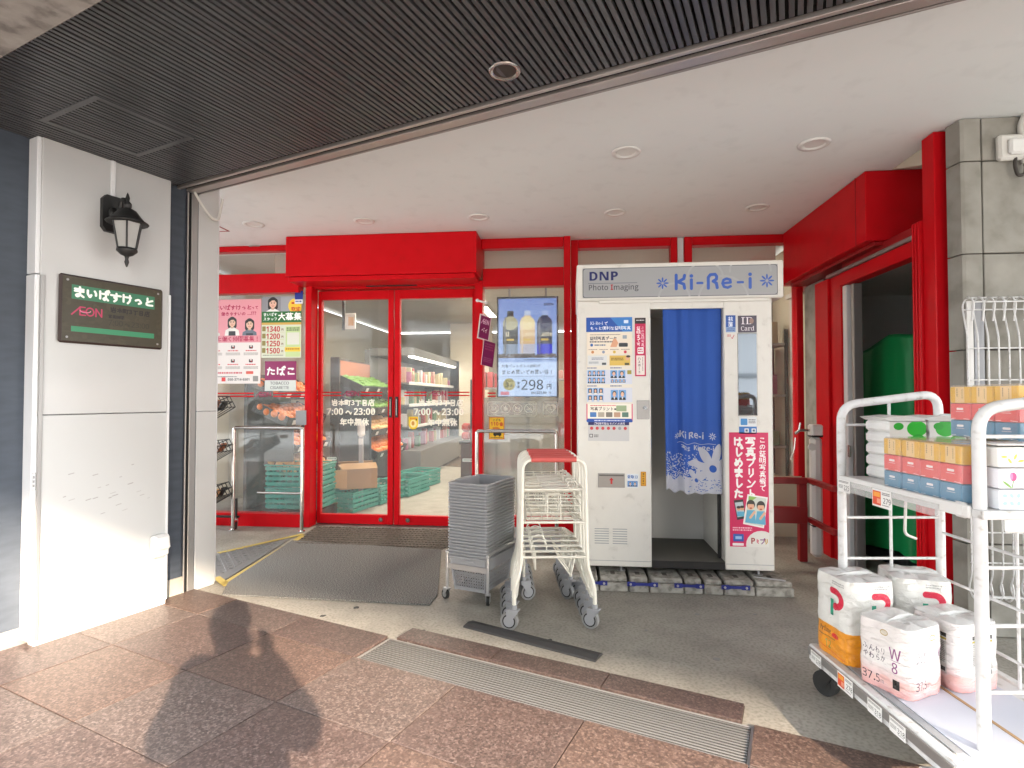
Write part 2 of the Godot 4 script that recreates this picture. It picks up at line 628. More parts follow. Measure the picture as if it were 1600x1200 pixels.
func materials():
	var speck := noise_tex(3, .17, [lin(.040, .031, .028), lin(.072, .052, .046), lin(.106, .079, .070), lin(.195, .155, .14)], [0.0, .35, .66, 1.0], 512, 2, FastNoiseLite.TYPE_CELLULAR)
	var fine := noise_tex(4, .06, [Color(.35, .35, .35), Color(.65, .65, .65)], [.2, .8], 256, 4)
	M.fine = fine
	for i in 3:
		var m := tri_mat("granite_%d" % i, speck, Vector3(1.35, 1.35, 1.35), .45, fine, .02)
		m.albedo_color = [Color(1, 1, 1), Color(.93, .90, .90), Color(1.0, .95, .92)][i]
		m.uv1_offset = Vector3(i * .37, 0, i * .61)
	var conc := noise_tex(11, .0075, [lin(.275, .262, .232), lin(.325, .308, .272), lin(.345, .328, .29), lin(.385, .368, .33)], [.08, .42, .66, .95], 1024, 5, FastNoiseLite.TYPE_SIMPLEX_SMOOTH, 40.0)
	var cm := tri_mat("worn_concrete", conc, Vector3(.42, .42, .42), .62, fine, .05)
	cm.detail_enabled = true
	cm.detail_blend_mode = BaseMaterial3D.BLEND_MODE_MUL
	cm.detail_albedo = noise_tex(12, .22, [Color(.84, .83, .82), Color(.97, .97, .965), Color(1, 1, 1)], [.2, .5, 1.0], 512, 3)
	var wallc := noise_tex(13, .012, [lin(.19, .18, .155), lin(.27, .26, .228), lin(.315, .302, .268)], [.1, .5, .9], 512, 6)
	tri_mat("fair_concrete", wallc, Vector3(.7, .7, .7), .85, fine, .06)
	tri_mat("beam_concrete", noise_tex(14, .02, [lin(.16, .15, .14), lin(.30, .285, .26), lin(.36, .345, .32)], [.15, .5, .9], 512, 6, FastNoiseLite.TYPE_SIMPLEX_SMOOTH, 15.0), Vector3(.8, .8, .8), .9, fine, .1)
	var carpet := noise_tex(15, .14, [lin(.05, .05, .047), lin(.16, .157, .148), lin(.31, .303, .288)], [.22, .5, .8], 512, 3)
	tri_mat("grey_carpet", carpet, Vector3(1.4, 1.4, 1.4), .95, fine, .15)
	tri_mat("brown_rubber", noise_tex(16, .05, [lin(.07, .055, .045), lin(.15, .125, .10)], [.2, .8], 256, 4), Vector3(2, 2, 2), .7)
	tri_mat("asphalt", noise_tex(17, .3, [lin(.03, .03, .03), lin(.06, .06, .06), lin(.10, .10, .10)], [.2, .5, .9], 256, 3), Vector3(.8, .8, .8), .9)
	tri_mat("pale_paving", noise_tex(23, .05, [lin(.42, .41, .39), lin(.52, .51, .48)], [.3, .7], 256, 4), Vector3(.6, .6, .6), .8)
	var rib := noise_tex(18, .02, [lin(.037, .047, .063), lin(.044, .055, .073), lin(.051, .063, .083)], [.2, .5, .85], 256, 5)
	var dw := tri_mat("slate_blue_wall", rib, Vector3(1.0, 3.0, 1.0), .6, fine, .03)
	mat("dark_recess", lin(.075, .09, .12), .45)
	var panel := noise_tex(19, .008, [lin(.48, .485, .48), lin(.52, .52, .515)], [.3, .7], 256, 3)
	tri_mat("white_panel", panel, Vector3(.6, .6, .6), .28)
	mat("white_trim", lin(.70, .71, .72), .3)
	tri_mat("ceiling_paint", noise_tex(20, .02, [lin(.735, .765, .765), lin(.765, .795, .795), lin(.772, .80, .80)], [.12, .34, .7], 512, 5), Vector3(.45, .45, .45), .85, fine, .02)
	mat("slat_bronze", lin(.094, .098, .104), .32, .3)
	mat("slat_bronze_b", lin(.078, .082, .088), .32, .3)
	mat("slat_bronze_c", lin(.106, .109, .115), .32, .3)
	mat("black_void", lin(.008, .008, .008), .9)
	mat("aluminium", lin(.50, .47, .45), .4, .7)
	mat("room_paint", lin(.62, .62, .60), .85)
	mat("dull_aluminium", lin(.34, .33, .32), .45, .7)
	mat("grating_metal", lin(.165, .162, .158), .42, .6)
	mat("stainless", lin(.62, .61, .59), .2, 1.0)
	mat("black_plastic", lin(.018, .018, .019), .45)
	mat("black_iron", lin(.014, .014, .014), .5)
	var red := tri_mat("red_paint", noise_tex(21, .01, [lin(.50, .008, .011), lin(.545, .006, .011), lin(.57, .007, .013)], [.08, .28, .85], 512, 6), Vector3(.9, .9, .9), .30, fine, .006)
	red.metallic_specular = .22
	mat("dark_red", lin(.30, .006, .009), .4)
	var gl := mat("window_glass", Color(.92, .96, .95, .06), .02)
	gl.transparency = BaseMaterial3D.TRANSPARENCY_ALPHA
	var fr := mat("frosted_film", Color(.66, .66, .63, .5), .5)
	fr.transparency = BaseMaterial3D.TRANSPARENCY_ALPHA
	mat("frosted_lamp_glass", lin(.36, .355, .335), .35)
	mat("cream_wall", lin(.58, .53, .42), .8)
	mat("shop_tile", lin(.15, .11, .08), .25)
	mat("case_grey", lin(.13, .133, .135), .4)
	mat("dark_brown_wood", lin(.035, .027, .022), .5)
	mat("orange_wood", lin(.30, .10, .04), .5)
	mat("teal_crate", lin(.015, .27, .22), .4)
	mat("cardboard", lin(.42, .26, .13), .85)
	mat("orange_fruit", lin(.72, .20, .025), .45)
	mat("green_leaf", lin(.10, .22, .03), .6)
	mat("red_fruit", lin(.45, .05, .03), .4)
	mat("potato_bag", lin(.62, .36, .16), .5)
	mat("white_plastic", lin(.72, .72, .70), .4)
	var lampm := mat("lit_diffuser", Color(1, 1, .96), .5)
	lampm.emission_enabled = true
	lampm.emission = Color(1, .97, .90)
	lampm.emission_energy_multiplier = 1.6
	var smudge := noise_tex(24, .016, [lin(.62, .605, .555), lin(.725, .71, .66), lin(.745, .73, .68), lin(.755, .74, .69)], [.06, .22, .42, .9], 512, 6, FastNoiseLite.TYPE_SIMPLEX_SMOOTH, 30.0)
	tri_mat("booth_white", smudge, Vector3(.9, .9, .9), .36, fine, .004)
	mat("booth_inside", lin(.62, .61, .58), .7)
	mat("booth_floor", lin(.12, .115, .10), .8)
	mat("cart_paint", lin(.74, .73, .65), .35)
	mat("grip_red", lin(.55, .095, .085), .5)
	mat("castor_grey", lin(.33, .34, .36), .5)
	mat("tyre_grey", lin(.26, .26, .255), .7)
	mat("tyre_black", lin(.02, .02, .02), .7)
	mat("basket_grey", lin(.34, .35, .37), .42)
	mat("zinc", lin(.55, .55, .56), .35, .8)
	tri_mat("cage_paint", noise_tex(25, .03, [lin(.34, .32, .29), lin(.60, .60, .59), lin(.66, .66, .66)], [.1, .28, .6], 256, 5), Vector3(2.2, 2.2, 2.2), .35)
	mat("blue_plastic", lin(.02, .03, .22), .45)
	tri_mat("block_concrete", noise_tex(22, .03, [lin(.20, .19, .165), lin(.33, .315, .28), lin(.42, .40, .36)], [.2, .5, .85], 256, 5), Vector3(2, 2, 2), .85, fine, .08)
	var gt := mat("green_tarpaulin", lin(.012, .30, .085), .34)
	gt.rim_enabled = true
	gt.rim = .2
	mat("yellow_tape", lin(.50, .38, .09), .7)
	mat("black_rubber", lin(.035, .036, .038), .75)
	mat("chequer_plate", lin(.24, .24, .24), .45, .4)
	mat("far_wall", lin(.34, .35, .36), .8)
	mat("far_wall_dark", lin(.14, .15, .16), .6)
	mat("far_glass", lin(.05, .06, .07), .1)
	mat("joint_grout", lin(.10, .09, .082), .9)
	mat("pale_grout", lin(.26, .235, .21), .95)
	mat("pale_pipe", lin(.62, .61, .57), .5)
	var ft := tri_mat("film_top", noise_tex(32, .01, [lin(.66, .66, .65), lin(.76, .76, .75)], [.3, .7], 256, 3), Vector3(3, 3, 3), .3, noise_tex(33, .02, [Color(0, 0, 0), Color(.6, .6, .6), Color(1, 1, 1)], [.2, .5, .8], 256, 5, FastNoiseLite.TYPE_SIMPLEX, 30.0), .35)
	ft.clearcoat_enabled = true
	ft.clearcoat = .7
	ft.clearcoat_roughness = .12
	mat("skin", lin(.48, .30, .22), .6)
	mat("dark_cloth", lin(.04, .04, .05), .9)
	mat("hair", lin(.02, .015, .012), .7)

# ---------------------------------------------------------------- ground
func st(s: float, n: float, y := 0.0) -> Vector3:     # a point given along and out from the granite edge
	return O + S * s + N * n + Vector3(0, y, 0)

func ground():
	var b := B.new()
	b.box(Vector3(0, -.16, 60), Vector3(400, .02, 400))
	structure(part("road", b, M.asphalt))
	b = B.new()
	b.box(st(0, 10.6, -.08), Vector3(70, .15, 7.2), 0, SB)
	structure(part("outer_pavement", b, M.pale_paving))
	var pave := Node3D.new()
	pave.name = "pavement"
	add_child(pave)
	structure(pave)
	b = B.new()
	b.box(st(0, 4.0, -.08), Vector3(40, .15, 7.99), 0, SB)
	part("bedding", b, M.pale_grout, pave)
	# granite slabs: rows 0.46 deep, columns 0.604 wide, joints 4 mm
	var rows := [[.0, .27]]
	for i in 15:
		rows.append([.27 + .463 * i, .27 + .463 * (i + 1)])
	var k := 0
	for r in rows.size():
		for c in range(-8, 9):
			var s0 := c * .604 + .003
			var s1 := s0 + .604
			if r == 0:
				if s0 > 0 and s1 < 1.9:
					continue
				if s0 < 0 and s1 > 0.01 or absf(s0 - 1.815) < .01:
					pass
			if r > 9 and absf(c) > 5:
				continue
			var e := .0022
			var p0 := s0 + e
			var p1 := s1 - e
			var mm: Material = M["granite_%d" % ((k * 7 + r * 5) % 3)]
			var dy := rng.randf_range(-.0008, .0008)
			b = B.new()
			b.box(st((p0 + p1) / 2, (rows[r][0] + rows[r][1]) / 2, -.0125 + dy + .012), Vector3(p1 - p0, .025, rows[r][1] - rows[r][0] - 2 * e), .0015, SB)
			part("paving_slab", b, mm, pave)
			k += 1
	for c in [[.055, .62], [.62, 1.19], [1.19, 1.772]]:
		b = B.new()
		b.box(st((c[0] + c[1]) / 2, -.0735, -.0005), Vector3(c[1] - c[0] - .004, .025, .141), .0015, SB)
		part("paving_slab", b, M.granite_1, pave)
	# the concrete floor in front of the shop, with cracks as thin gaps
	var fl := Node3D.new()
	fl.name = "concrete_floor"
	add_child(fl)
	structure(fl)
	var cuts := [[-6.0, .06], [.06, 1.772], [1.772, 6.0]]
	b = B.new()
	for c in cuts:
		var top: float = -.147 if c[0] > 0 and c[1] < 2 else -.003
		b.quad(st(c[0], top, .0), st(c[1], top, .0), st(c[1], -6.4, .0), st(c[0], -6.4, .0), Vector3.UP)
		b.quad(st(c[0], top, .0), st(c[1], top, .0), st(c[1], top, -.1), st(c[0], top, -.1), N)
	part("slab", b, M.worn_concrete, fl)
	b = B.new()
	b.box(st(0, -3.4, -.09), Vector3(11.9, .1, 6.2), 0, SB)
	part("sub_base", b, M.joint_grout, fl)
	var r3 := RandomNumberGenerator.new()
	r3.seed = 21
	var spots := [Vector3(-1.3129, 0.0000, -3.3585), Vector3(-1.4597, 0.0000, -3.2124), Vector3(-0.8511, 0.0000, -2.9260), Vector3(-0.8126, 0.0000, -3.0684), Vector3(0.4183, 0.0000, -3.2013), Vector3(0.7185, 0.0000, -2.8885), Vector3(-0.1086, 0.0000, -3.0246), Vector3(1.0949, 0.0000, -3.4995), Vector3(0.7532, 0.0000, -3.4650), Vector3(-2.1934, 0.0000, -2.7747), Vector3(-1.9162, 0.0000, -2.2248), Vector3(-0.3232, -0.0000, -2.1522), Vector3(-0.6280, 0.0000, -2.1626), Vector3(-1.9614, 0.0000, -2.0700)]
	for q in spots:
		b = B.new()
		var rad := r3.randf_range(.008, .016)
		var pl := PackedVector2Array()
		for i in 11:
			pl.append(Vector2(q.x, -q.z) + Vector2(rad * r3.randf_range(.6, 1.1) * 1.3, 0).rotated(TAU * i / 11))
		b.prism(pl, Vector3(0, .0012, 0), Vector3.RIGHT, Vector3.FORWARD, .0012)
		part("gum_spot", b, M.tyre_grey if r3.randf() < .5 else M.black_rubber, fl if (q - O).dot(N) < 0 else pave)
	# drain grating: a frame and ribs along the street
	var g := thing("drain_grating", "long ribbed aluminium drain grating set into the granite paving", "grating", st(.915, .135), SB)
	for side in [[Vector3(-.8975, -.004, 0), Vector3(.012, .014, .266)], [Vector3(.8975, -.004, 0), Vector3(.012, .014, .266)], [Vector3(0, -.004, -.129), Vector3(1.782, .014, .007)], [Vector3(0, -.004, .129), Vector3(1.782, .014, .007)]]:
		bxpart("frame", side[0], side[1], M.dull_aluminium, g, .0015)
	bxpart("tray", Vector3(0, -.0055, 0), Vector3(1.78, .008, .25), M.black_rubber, g, 0)
	var rm := B.new()
	rm.box(Vector3.ZERO, Vector3(1.78, .006, .0095), .0018)
	var ribm := rm.mesh()
	for i in 14:
		var o := mpart("rib", ribm, M.grating_metal, g)
		o.position = Vector3(0, -.0005 + rng.randf_range(-.0004, .0004), -.117 + i * .018)

# ---------------------------------------------------------------- across the street, seen only in reflections
func street_side():
	var specs := [[-14.0, 54.0, 31.0, 21.0, "grey office block with dark window bands across the street, nearer the left"], [44.0, 30.0, 31.0, 21.0, "grey office block with dark window bands across the street, beyond the gap"]]
	for q in specs:
		var h: float = q[3]
		var t := thing("office_block", q[4], "building", Vector3(q[0], 0, q[2]), Basis(), "buildings across the street")
		bxpart("wall", Vector3(0, h / 2, 5), Vector3(q[1], h, 9.6), M.far_wall, t, 0)
		for f in int(h / 3):
			for i in int(q[1] / 2.6):
				bxpart("window", Vector3(-q[1] / 2 + 1.5 + i * 2.6, 1.7 + f * 3.0, .19), Vector3(2.1, 1.5, .05), M.far_glass, t, 0)
			bxpart("ledge", Vector3(0, 2.75 + f * 3.0, .12), Vector3(q[1], .25, .16), M.far_wall_dark, t, 0)

	var er := thing("elevated_road", "concrete elevated road along the far side of the street", "bridge", st(0, 0), SB)
	bxpart("deck", Vector3(0, 16.82, 21.0), Vector3(120.0, 1.3, 12.0), M.beam_concrete, er, .05)
	bxpart("parapet", Vector3(0, 17.95, 15.2), Vector3(120.0, .8, .25), M.beam_concrete, er, .03)
	bxpart("parapet", Vector3(0, 17.95, 26.8), Vector3(120.0, .8, .25), M.beam_concrete, er, .03)
	for i in 5:
		bxpart("pier", Vector3(-44.0 + i * 19.0, 8.1, 21.0), Vector3(1.6, 16.3, 2.2), M.beam_concrete, er, .1)

# ---------------------------------------------------------------- the side wall with the white panel
func left_wall():
	var w := thing("side_wall", "slate blue ribbed wall behind the white panel at the left edge", "wall")
	bxpart("wall_face", st(-1.74, 2.0, 1.34), Vector3(.2, 2.74, 3.85), M.slate_blue_wall, w, 0, SB)
	bxpart("skirting", st(-1.637, 2.4, .05), Vector3(.012, .1, 3.0), M.dull_aluminium, w, .002, SB)
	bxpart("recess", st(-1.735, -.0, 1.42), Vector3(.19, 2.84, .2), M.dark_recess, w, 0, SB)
	bxpart("plinth", st(-1.634, .16, .06), Vector3(.012, .12, .15), M.fair_concrete, w, .002, SB)
	var p := thing("white_wall_panel", "tall white sheet metal panel carrying the lantern and the sign", "wall panel", st(-1.6, .59), SB)
	bxpart("upper_sheet", Vector3(.022, 1.938, 0), Vector3(.06, 1.464, .68), M.white_panel, p, .003)
	var cv := Canvas.new(self, 272, 480, lin(.505, .51, .505))
	var r2 := RandomNumberGenerator.new()
	r2.seed = 5
	for i in 22:
		var a := Vector2(r2.randf_range(20, 230), r2.randf_range(160, 200) if i < 9 else r2.randf_range(60, 420))
		var l := r2.randf_range(3, 12)
		cv.line(PackedVector2Array([a, a + Vector2(l, -l * .2)]), r2.randf_range(.6, 1.8), lin(.28, .27, .26))
	for i in 60:
		cv.disc(r2.randf_range(0, 272), r2.randf_range(380, 480), r2.randf_range(.5, 2), r2.randf_range(.5, 1.2), lin(.55, .54, .51))
	var lm := print_mat("scuffed_panel", cv.done(), .3)
	var b := B.new()
	b.box(Vector3(.024, .604, 0), Vector3(.06, 1.196, .68), .003)
	part("lower_sheet", b, M.white_panel, p)
	b = B.new()
	b.sheet(Vector3(.054, .604, 0), Vector3(0, 0, -.335), Vector3(0, .594, 0), .0012)
	part("scuffed_face", b, lm, p)
	bxpart("corner_trim", Vector3(.0, .99, .351), Vector3(.1, 1.9, .022), M.white_trim, p, .003)
	bxpart("corner_trim", Vector3(-.004, 2.308, .350), Vector3(.1, .722, .02), M.white_trim, p, .003)
	bxpart("edge_trim", Vector3(.058, .99, -.335), Vector3(.012, 1.9, .014), M.white_trim, p, .002)
	bxpart("edge_trim", Vector3(.058, .99, .332), Vector3(.012, 1.9, .018), M.dull_aluminium, p, .002)
	var cvt := Canvas.new(self, 24, 96, Color(.8, .8, .8, 0))
	for i in 3:
		cvt.grey(7, 18 + i * 22, 10, 2.2, 4, Color(.12, .12, .12), 31 + i)
	cvt.frame(2, 2, 20, 90, 1.2, Color(.12, .12, .12))
	poster("stencil", cut_mat("stencil_ink", cvt.done()), Vector3(.052, .86, .351), .018, .095, "", "", Vector3(0, 0, -1), p, .0008)
	# shutter guide and the white jamb
	var j := thing("shutter_guide", "black slot and steel channel of the roller shutter beside the white jamb", "shutter guide", st(-1.63, .035), SB)
	bxpart("slot", Vector3(-.02, 1.335, .035), Vector3(.03, 2.67, .024), M.black_void, j, 0)
	bxpart("channel", Vector3(-.02, 1.335, -.0005), Vector3(.04, 2.67, .045), M.dull_aluminium, j, .003)
	bxpart("lip", Vector3(.004, 1.335, .052), Vector3(.01, 2.66, .007), M.aluminium, j, .001)
	var jb := thing("white_jamb", "narrow white jamb at the left of the shop entrance", "jamb", st(-1.7, -.07), SB)
	bxpart("lower_cladding", Vector3(.02, .6, 0), Vector3(.092, 1.2, .148), M.white_panel, jb, .004)
	bxpart("upper_cladding", Vector3(.018, 2.02, 0), Vector3(.092, 1.636, .148), M.white_panel, jb, .004)
	bxpart("flange", Vector3(-.02, 1.42, -.09), Vector3(.1, 2.83, .03), M.white_trim, jb, .002)
	var c := thing("cable_loop", "cream cable hanging in a loop above the white jamb", "cable", st(-1.6, 0, 2.64), SB)
	b = B.new()
	b.tube(fillet([Vector3(.0, .03, .06), Vector3(.03, -.05, .03), Vector3(.03, -.12, -.04), Vector3(.02, -.12, -.10), Vector3(.02, -.02, -.12), Vector3(.02, .04, -.13)], .05), .009, 8)
	part("sleeve", b, M.pale_pipe, c)

# ---------------------------------------------------------------- overhead
func ceiling():
	var sf := thing("slatted_soffit", "dark bronze slatted soffit over the pavement", "soffit")
	var sm := B.new()
	sm.box(Vector3.ZERO, Vector3(.0185, .02, 1.2), .0012)
	var slat := sm.mesh()
	for i in 166:
		var o := mpart("slat", slat, [M.slat_bronze, M.slat_bronze_b, M.slat_bronze, M.slat_bronze_c][(i * 5 + i / 3) % 4], sf)
		o.transform = Transform3D(SB * Basis(Vector3.BACK, rng.randf_range(-.03, .03)), st(-1.63 + i * .0298 + rng.randf_range(-.0008, .0008), .785, 2.682 + rng.randf_range(-.0012, .0012)))
	bxpart("backing", st(.9, .78, 2.722), Vector3(5.2, .02, 1.24), M.black_void, sf, 0, SB)
	var hf := thing("access_hatch", "square access hatch frame in the slatted soffit", "hatch", st(-1.1, .795, 2.6705), SB)
	for q in [[Vector3(0, 0, .224), Vector3(.5, .006, .028)], [Vector3(0, 0, -.224), Vector3(.5, .006, .028)], [Vector3(.236, 0, 0), Vector3(.028, .006, .42)], [Vector3(-.236, 0, 0), Vector3(.028, .006, .42)]]:
		bxpart("frame_bar", q[0], q[1], M.slat_bronze_c, hf, .001)
	var ln := B.new()
	ln.cyl(Vector3(-.03, -.006, .224), Vector3(-.03, -.002, .224), .005, 10)
	part("latch", ln, M.stainless, hf)
	var sp := thing("chrome_downlight", "chrome ringed downlight in the slatted soffit", "downlight", st(.895, .357, 2.672))
	ring(sp, .052, .068, .006, M.stainless, M.dark_brown_wood)
	# channel between the soffit and the white ceiling
	var ch := thing("ceiling_channel", "aluminium double channel along the edge of the slatted soffit", "trim", st(.9, .08, 2.67), SB)
	for q in [[.062, .022, .0, "aluminium"], [-.02, .06, .004, "aluminium"], [-.07, .014, .006, "dull_aluminium"]]:
		bxpart("rail", Vector3(0, .02 + q[2], q[0]), Vector3(5.2, .04, q[1]), M[q[3]], ch, .002)
	bxpart("groove", Vector3(0, .035, .0), Vector3(5.2, .03, .15), M.black_void, ch, 0)
	bxpart("fascia", Vector3(0, .125, -.085), Vector3(5.2, .16, .02), M.ceiling_paint, ch, 0)
	# concrete beam and the rest of the canopy
	var bm := thing("canopy_beam", "rough concrete beam at the street edge of the slatted soffit", "beam", st(.9, 0), SB)
	bxpart("beam", Vector3(0, 2.83, 1.585), Vector3(9.0, .42, .39), M.beam_concrete, bm, .01)
	var cp := thing("upper_storeys", "plain grey upper storeys above the canopy, out of the picture", "building", st(.9, 0), SB)
	bxpart("wall", Vector3(0, 6.1, -1.1), Vector3(14.0, 6.0, 5.76), M.beam_concrete, cp, 0)
	var wc := Node3D.new()
	wc.name = "ceiling"
	add_child(wc)
	structure(wc)
	var pts := PackedVector2Array()
	for q in [st(-2.6, 0), st(5.0, 0), Vector3(5.0, 0, -5.72), Vector3(-4.4, 0, -5.72)]:
		pts.append(Vector2(q.x, -q.z))
	var b := B.new()
	b.prism(pts, Vector3(0, 2.84, 0), Vector3.RIGHT, Vector3.FORWARD, .05)
	part("plaster", b, M.ceiling_paint, wc)
	for q in [[Vector3(-3.15, 2.8385, -4.56), Vector3(.012, .003, .62)], [Vector3(-3.3, 2.8385, -4.865), Vector3(.3, .003, .012)], [Vector3(-3.3, 2.8385, -4.255), Vector3(.3, .003, .012)]]:
		bxpart("hatch_joint", q[0], q[1], M.dark_red, wc, 0)
	var lab := ["white ceiling downlight above the open space in front of the booth sign", "white ceiling downlight nearest the concrete wall", "white ceiling downlight above the top left of the photo booth", "white ceiling downlight beside the red beam", "white ceiling downlight over the right end of the red canopy box", "white ceiling downlight over the middle of the red canopy box", "white ceiling downlight next to the round black grille"]
	var pos := [Vector3(.355, 2.838, -3.54), Vector3(1.481, 2.838, -3.54), Vector3(.379, 2.838, -4.695), Vector3(1.517, 2.838, -4.69), Vector3(-.773, 2.838, -4.70), Vector3(-1.787, 2.838, -4.70), Vector3(-2.80, 2.838, -4.685)]
	for i in 7:
		var d := thing("ceiling_downlight", lab[i], "downlight", pos[i], Basis(), "white downlights in the ceiling")
		ring(d, .06, .092, .008, M.white_plastic, M.white_plastic)
	var gr := thing("round_grille", "round black grille in the white ceiling beside a downlight", "grille", Vector3(-3.1920, 2.8380, -5.4264))
	ring(gr, .07, .092, .01, M.dull_aluminium, M.black_plastic)

func ring(d: Node3D, r0: float, r1: float, h: float, m: Material, inner: Material):
	var b := B.new()
	b.lathe([Vector2(r1, 0), Vector2(r1 - .004, -h), Vector2(r0 + .006, -h), Vector2(r0, -h * .4), Vector2(r0 - .004, .0)], 28, Transform3D(), false)
	part("rim", b, m, d)
	b = B.new()
	b.lathe([Vector2(r0 - .003, -.001), Vector2(r0 * .5, -.0005), Vector2(0.0, -.0002)], 24)
	part("diffuser", b, inner, d)

# ---------------------------------------------------------------- the red shop front
func red_box(n: String, x0: float, x1: float, y0: float, y1: float, z0: float, z1: float, p: Node, m: Material = null, bev := .004):
	return bxpart(n, Vector3((x0 + x1) / 2, (y0 + y1) / 2, (z0 + z1) / 2), Vector3(absf(x1 - x0), absf(y1 - y0), absf(z1 - z0)), m if m else M.red_paint, p, bev)

func pane(x0: float, x1: float, y0: float, y1: float, z: float, p: Node, m: Material = null, n := "pane"):
	return red_box(n, x0, x1, y0, y1, z - .003, z + .003, p, m if m else M.window_glass, 0)

func shop_front():
	var f := thing("glazed_storefront", "red framed shop front with tall windows and transoms", "shop front")
	# left window
	red_box("sill", -4.4, -2.642, 0.0, .128, -5.46, -5.34, f)
	red_box("rail", -4.4, -2.712, 2.352, 2.546, -5.46, -5.345, f)
	red_box("head", -4.4, -2.712, 2.782, 2.838, -5.46, -5.36, f)
	red_box("post", -2.640, -2.578, 0.0, 2.43, -5.50, -5.352, f)
	pane(-4.4, -2.642, .128, 2.352, -5.41, f)
	pane(-4.4, -2.712, 2.546, 2.782, -5.41, f)
	# over and beside the doors
	red_box("door_head", -2.576, -.92, 2.392, 2.44, -5.6, -5.40, f)
	red_box("over_panel", -2.7, -.86, 2.442, 2.836, -5.6, -5.46, f)
	red_box("post", -.918, -.842, 0.0, 2.43, -5.50, -5.352, f)
	red_box("floor_track", -2.576, -.92, .001, .006, -5.60, -5.44, f, M.dull_aluminium, 0)
	# right window
	red_box("sill", -.84, .07, 0.0, .15, -5.46, -5.34, f)
	red_box("rail", -.84, -.058, 2.366, 2.544, -5.46, -5.345, f)
	red_box("head", -.856, -.058, 2.742, 2.838, -5.46, -5.36, f)
	red_box("mullion", -.056, .008, 0.152, 2.838, -5.47, -5.34, f)
	pane(-.84, -.056, .15, 2.366, -5.41, f)
	pane(-.84, -.056, 2.544, 2.742, -5.41, f)
	pane(-.838, -.058, .155, 1.292, -5.418, f, M.frosted_film, "frosted_lower_pane")
	# behind the booth
	for q in [[.012, 1.03], [1.098, 2.178]]:
		red_box("stile", q[0], q[0] + .07, .02, 2.836, -5.6, -5.48, f)
		red_box("stile", q[1] - .06, q[1], .02, 2.836, -5.6, -5.48, f)
		red_box("head", q[0] + .072, q[1] - .062, 2.755, 2.836, -5.6, -5.48, f)
		red_box("rail", q[0] + .072, q[1] - .062, 2.36, 2.52, -5.6, -5.49, f)
		red_box("sill", q[0] + .072, q[1] - .062, .02, .2, -5.6, -5.48, f)
		pane(q[0] + .07, q[1] - .06, .2, 2.36, -5.55, f)
		pane(q[0] + .07, q[1] - .06, 2.52, 2.755, -5.55, f)
	red_box("white_strip", 1.036, 1.092, .02, 2.836, -5.58, -5.5, f, M.white_trim)
	red_box("dado", .02, 2.14, 0.0, .56, -5.475, -5.465, f, M.cream_wall, 0)
	# red strip stickers on the glass
	for q in [[-3.6, -3.21, -5.405], [-3.0, -2.66, -5.405]]:
		for y in [1.305, 1.335]:
			red_box("red_stripe", q[0], q[1], y - .007, y + .007, q[2], q[2] + .001, f, M.red_paint, 0)
	aeon_mark(f, Vector3(-3.105, 1.322, -5.4045), .17)
	for y in [1.305, 1.335]:
		red_box("red_stripe", -.8, -.72, y - .007, y + .007, -5.405, -5.404, f, M.red_paint, 0)
	# canopy box
	var cb := thing("red_canopy_box", "projecting red box over the sliding doors", "canopy box")
	red_box("casing", -2.71, -.858, 2.452, 2.836, -5.456, -5.082, cb)
	red_box("underside_lip", -2.69, -.878, 2.405, 2.450, -5.397, -5.10, cb)
	red_box("sensor", -2.02, -1.5, 2.396, 2.412, -5.39, -5.36, cb, M.black_plastic)
	# sliding doors
	for i in 2:
		var x0: float = [-2.576, -1.766][i]
		var x1: float = [-1.776, -.92][i]
		var d := thing("sliding_door", ["left leaf of the red framed glass sliding doors", "right leaf of the red framed glass sliding doors, behind the basket stack"][i], "door", Vector3(0, 0, -5.53), Basis(), "red sliding doors")
		var wl: float = [.036, .052][i]
		var wr: float = [.058, .05][i]
		red_box("stile", x0, x0 + wl, .012, 2.385, -.03, .03, d)
		red_box("stile", x1 - wr, x1, .012, 2.385, -.03, .03, d)
		red_box("top_rail", x0 + wl, x1 - wr, 2.295, 2.385, -.029, .029, d)
		red_box("bottom_rail", x0 + wl, x1 - wr, .012, .105, -.029, .029, d)
		pane(x0 + wl, x1 - wr, .105, 2.295, 0.0, d, null, "glass")
		var hx: float = [x1 - .028, x0 + .026][i]
		var hp: Node = red_box("handle_plate", hx - .016, hx + .016, 1.09, 1.30, .031, .036, d, M.black_plastic, .001)
		red_box("handle_bar", hx - .006, hx + .006, 1.11, 1.28, .037, .048, hp, M.stainless, .003)
		var b := B.new()
		b.cyl(Vector3([-1.9, -1.62][i], .062, .0295), Vector3([-1.9, -1.62][i], .062, .038), .022, 20)
		b.cyl(Vector3([-1.9, -1.62][i], .062, .0385), Vector3([-1.9, -1.62][i], .062, .042), .008, 12)
		part("lock_cylinder", b, M.stainless, d)
		for y in [1.313, 1.345]:
			if i == 0:
				red_box("red_stripe", -2.555, -2.335, y - .006, y + .006, .0035, .0045, d, M.red_paint, 0)
				red_box("red_stripe", -2.13, -1.90, y - .006, y + .006, .0035, .0045, d, M.red_paint, 0)
			else:
				red_box("red_stripe", -1.67, -1.44, y - .006, y + .006, .0035, .0045, d, M.red_paint, 0)
				red_box("red_stripe", -1.22, -1.0, y - .006, y + .006, .0035, .0045, d, M.red_paint, 0)
		aeon_mark(d, Vector3([-2.232, -1.33][i], 1.33, .0045), .185)
		var cv := Canvas.new(self, 512, 272, Color(1, 1, 1, 0))
		var w := Color(.93, .92, .86)
		cv.text("岩本町3丁目店", 46, 8, 62, w, .155, true, false, 1.0)
		cv.text("7:00", 0, 78, 84, w); cv.text("〜", 176, 84, 74, w, .16); cv.text("23:00", 258, 78, 84, w)
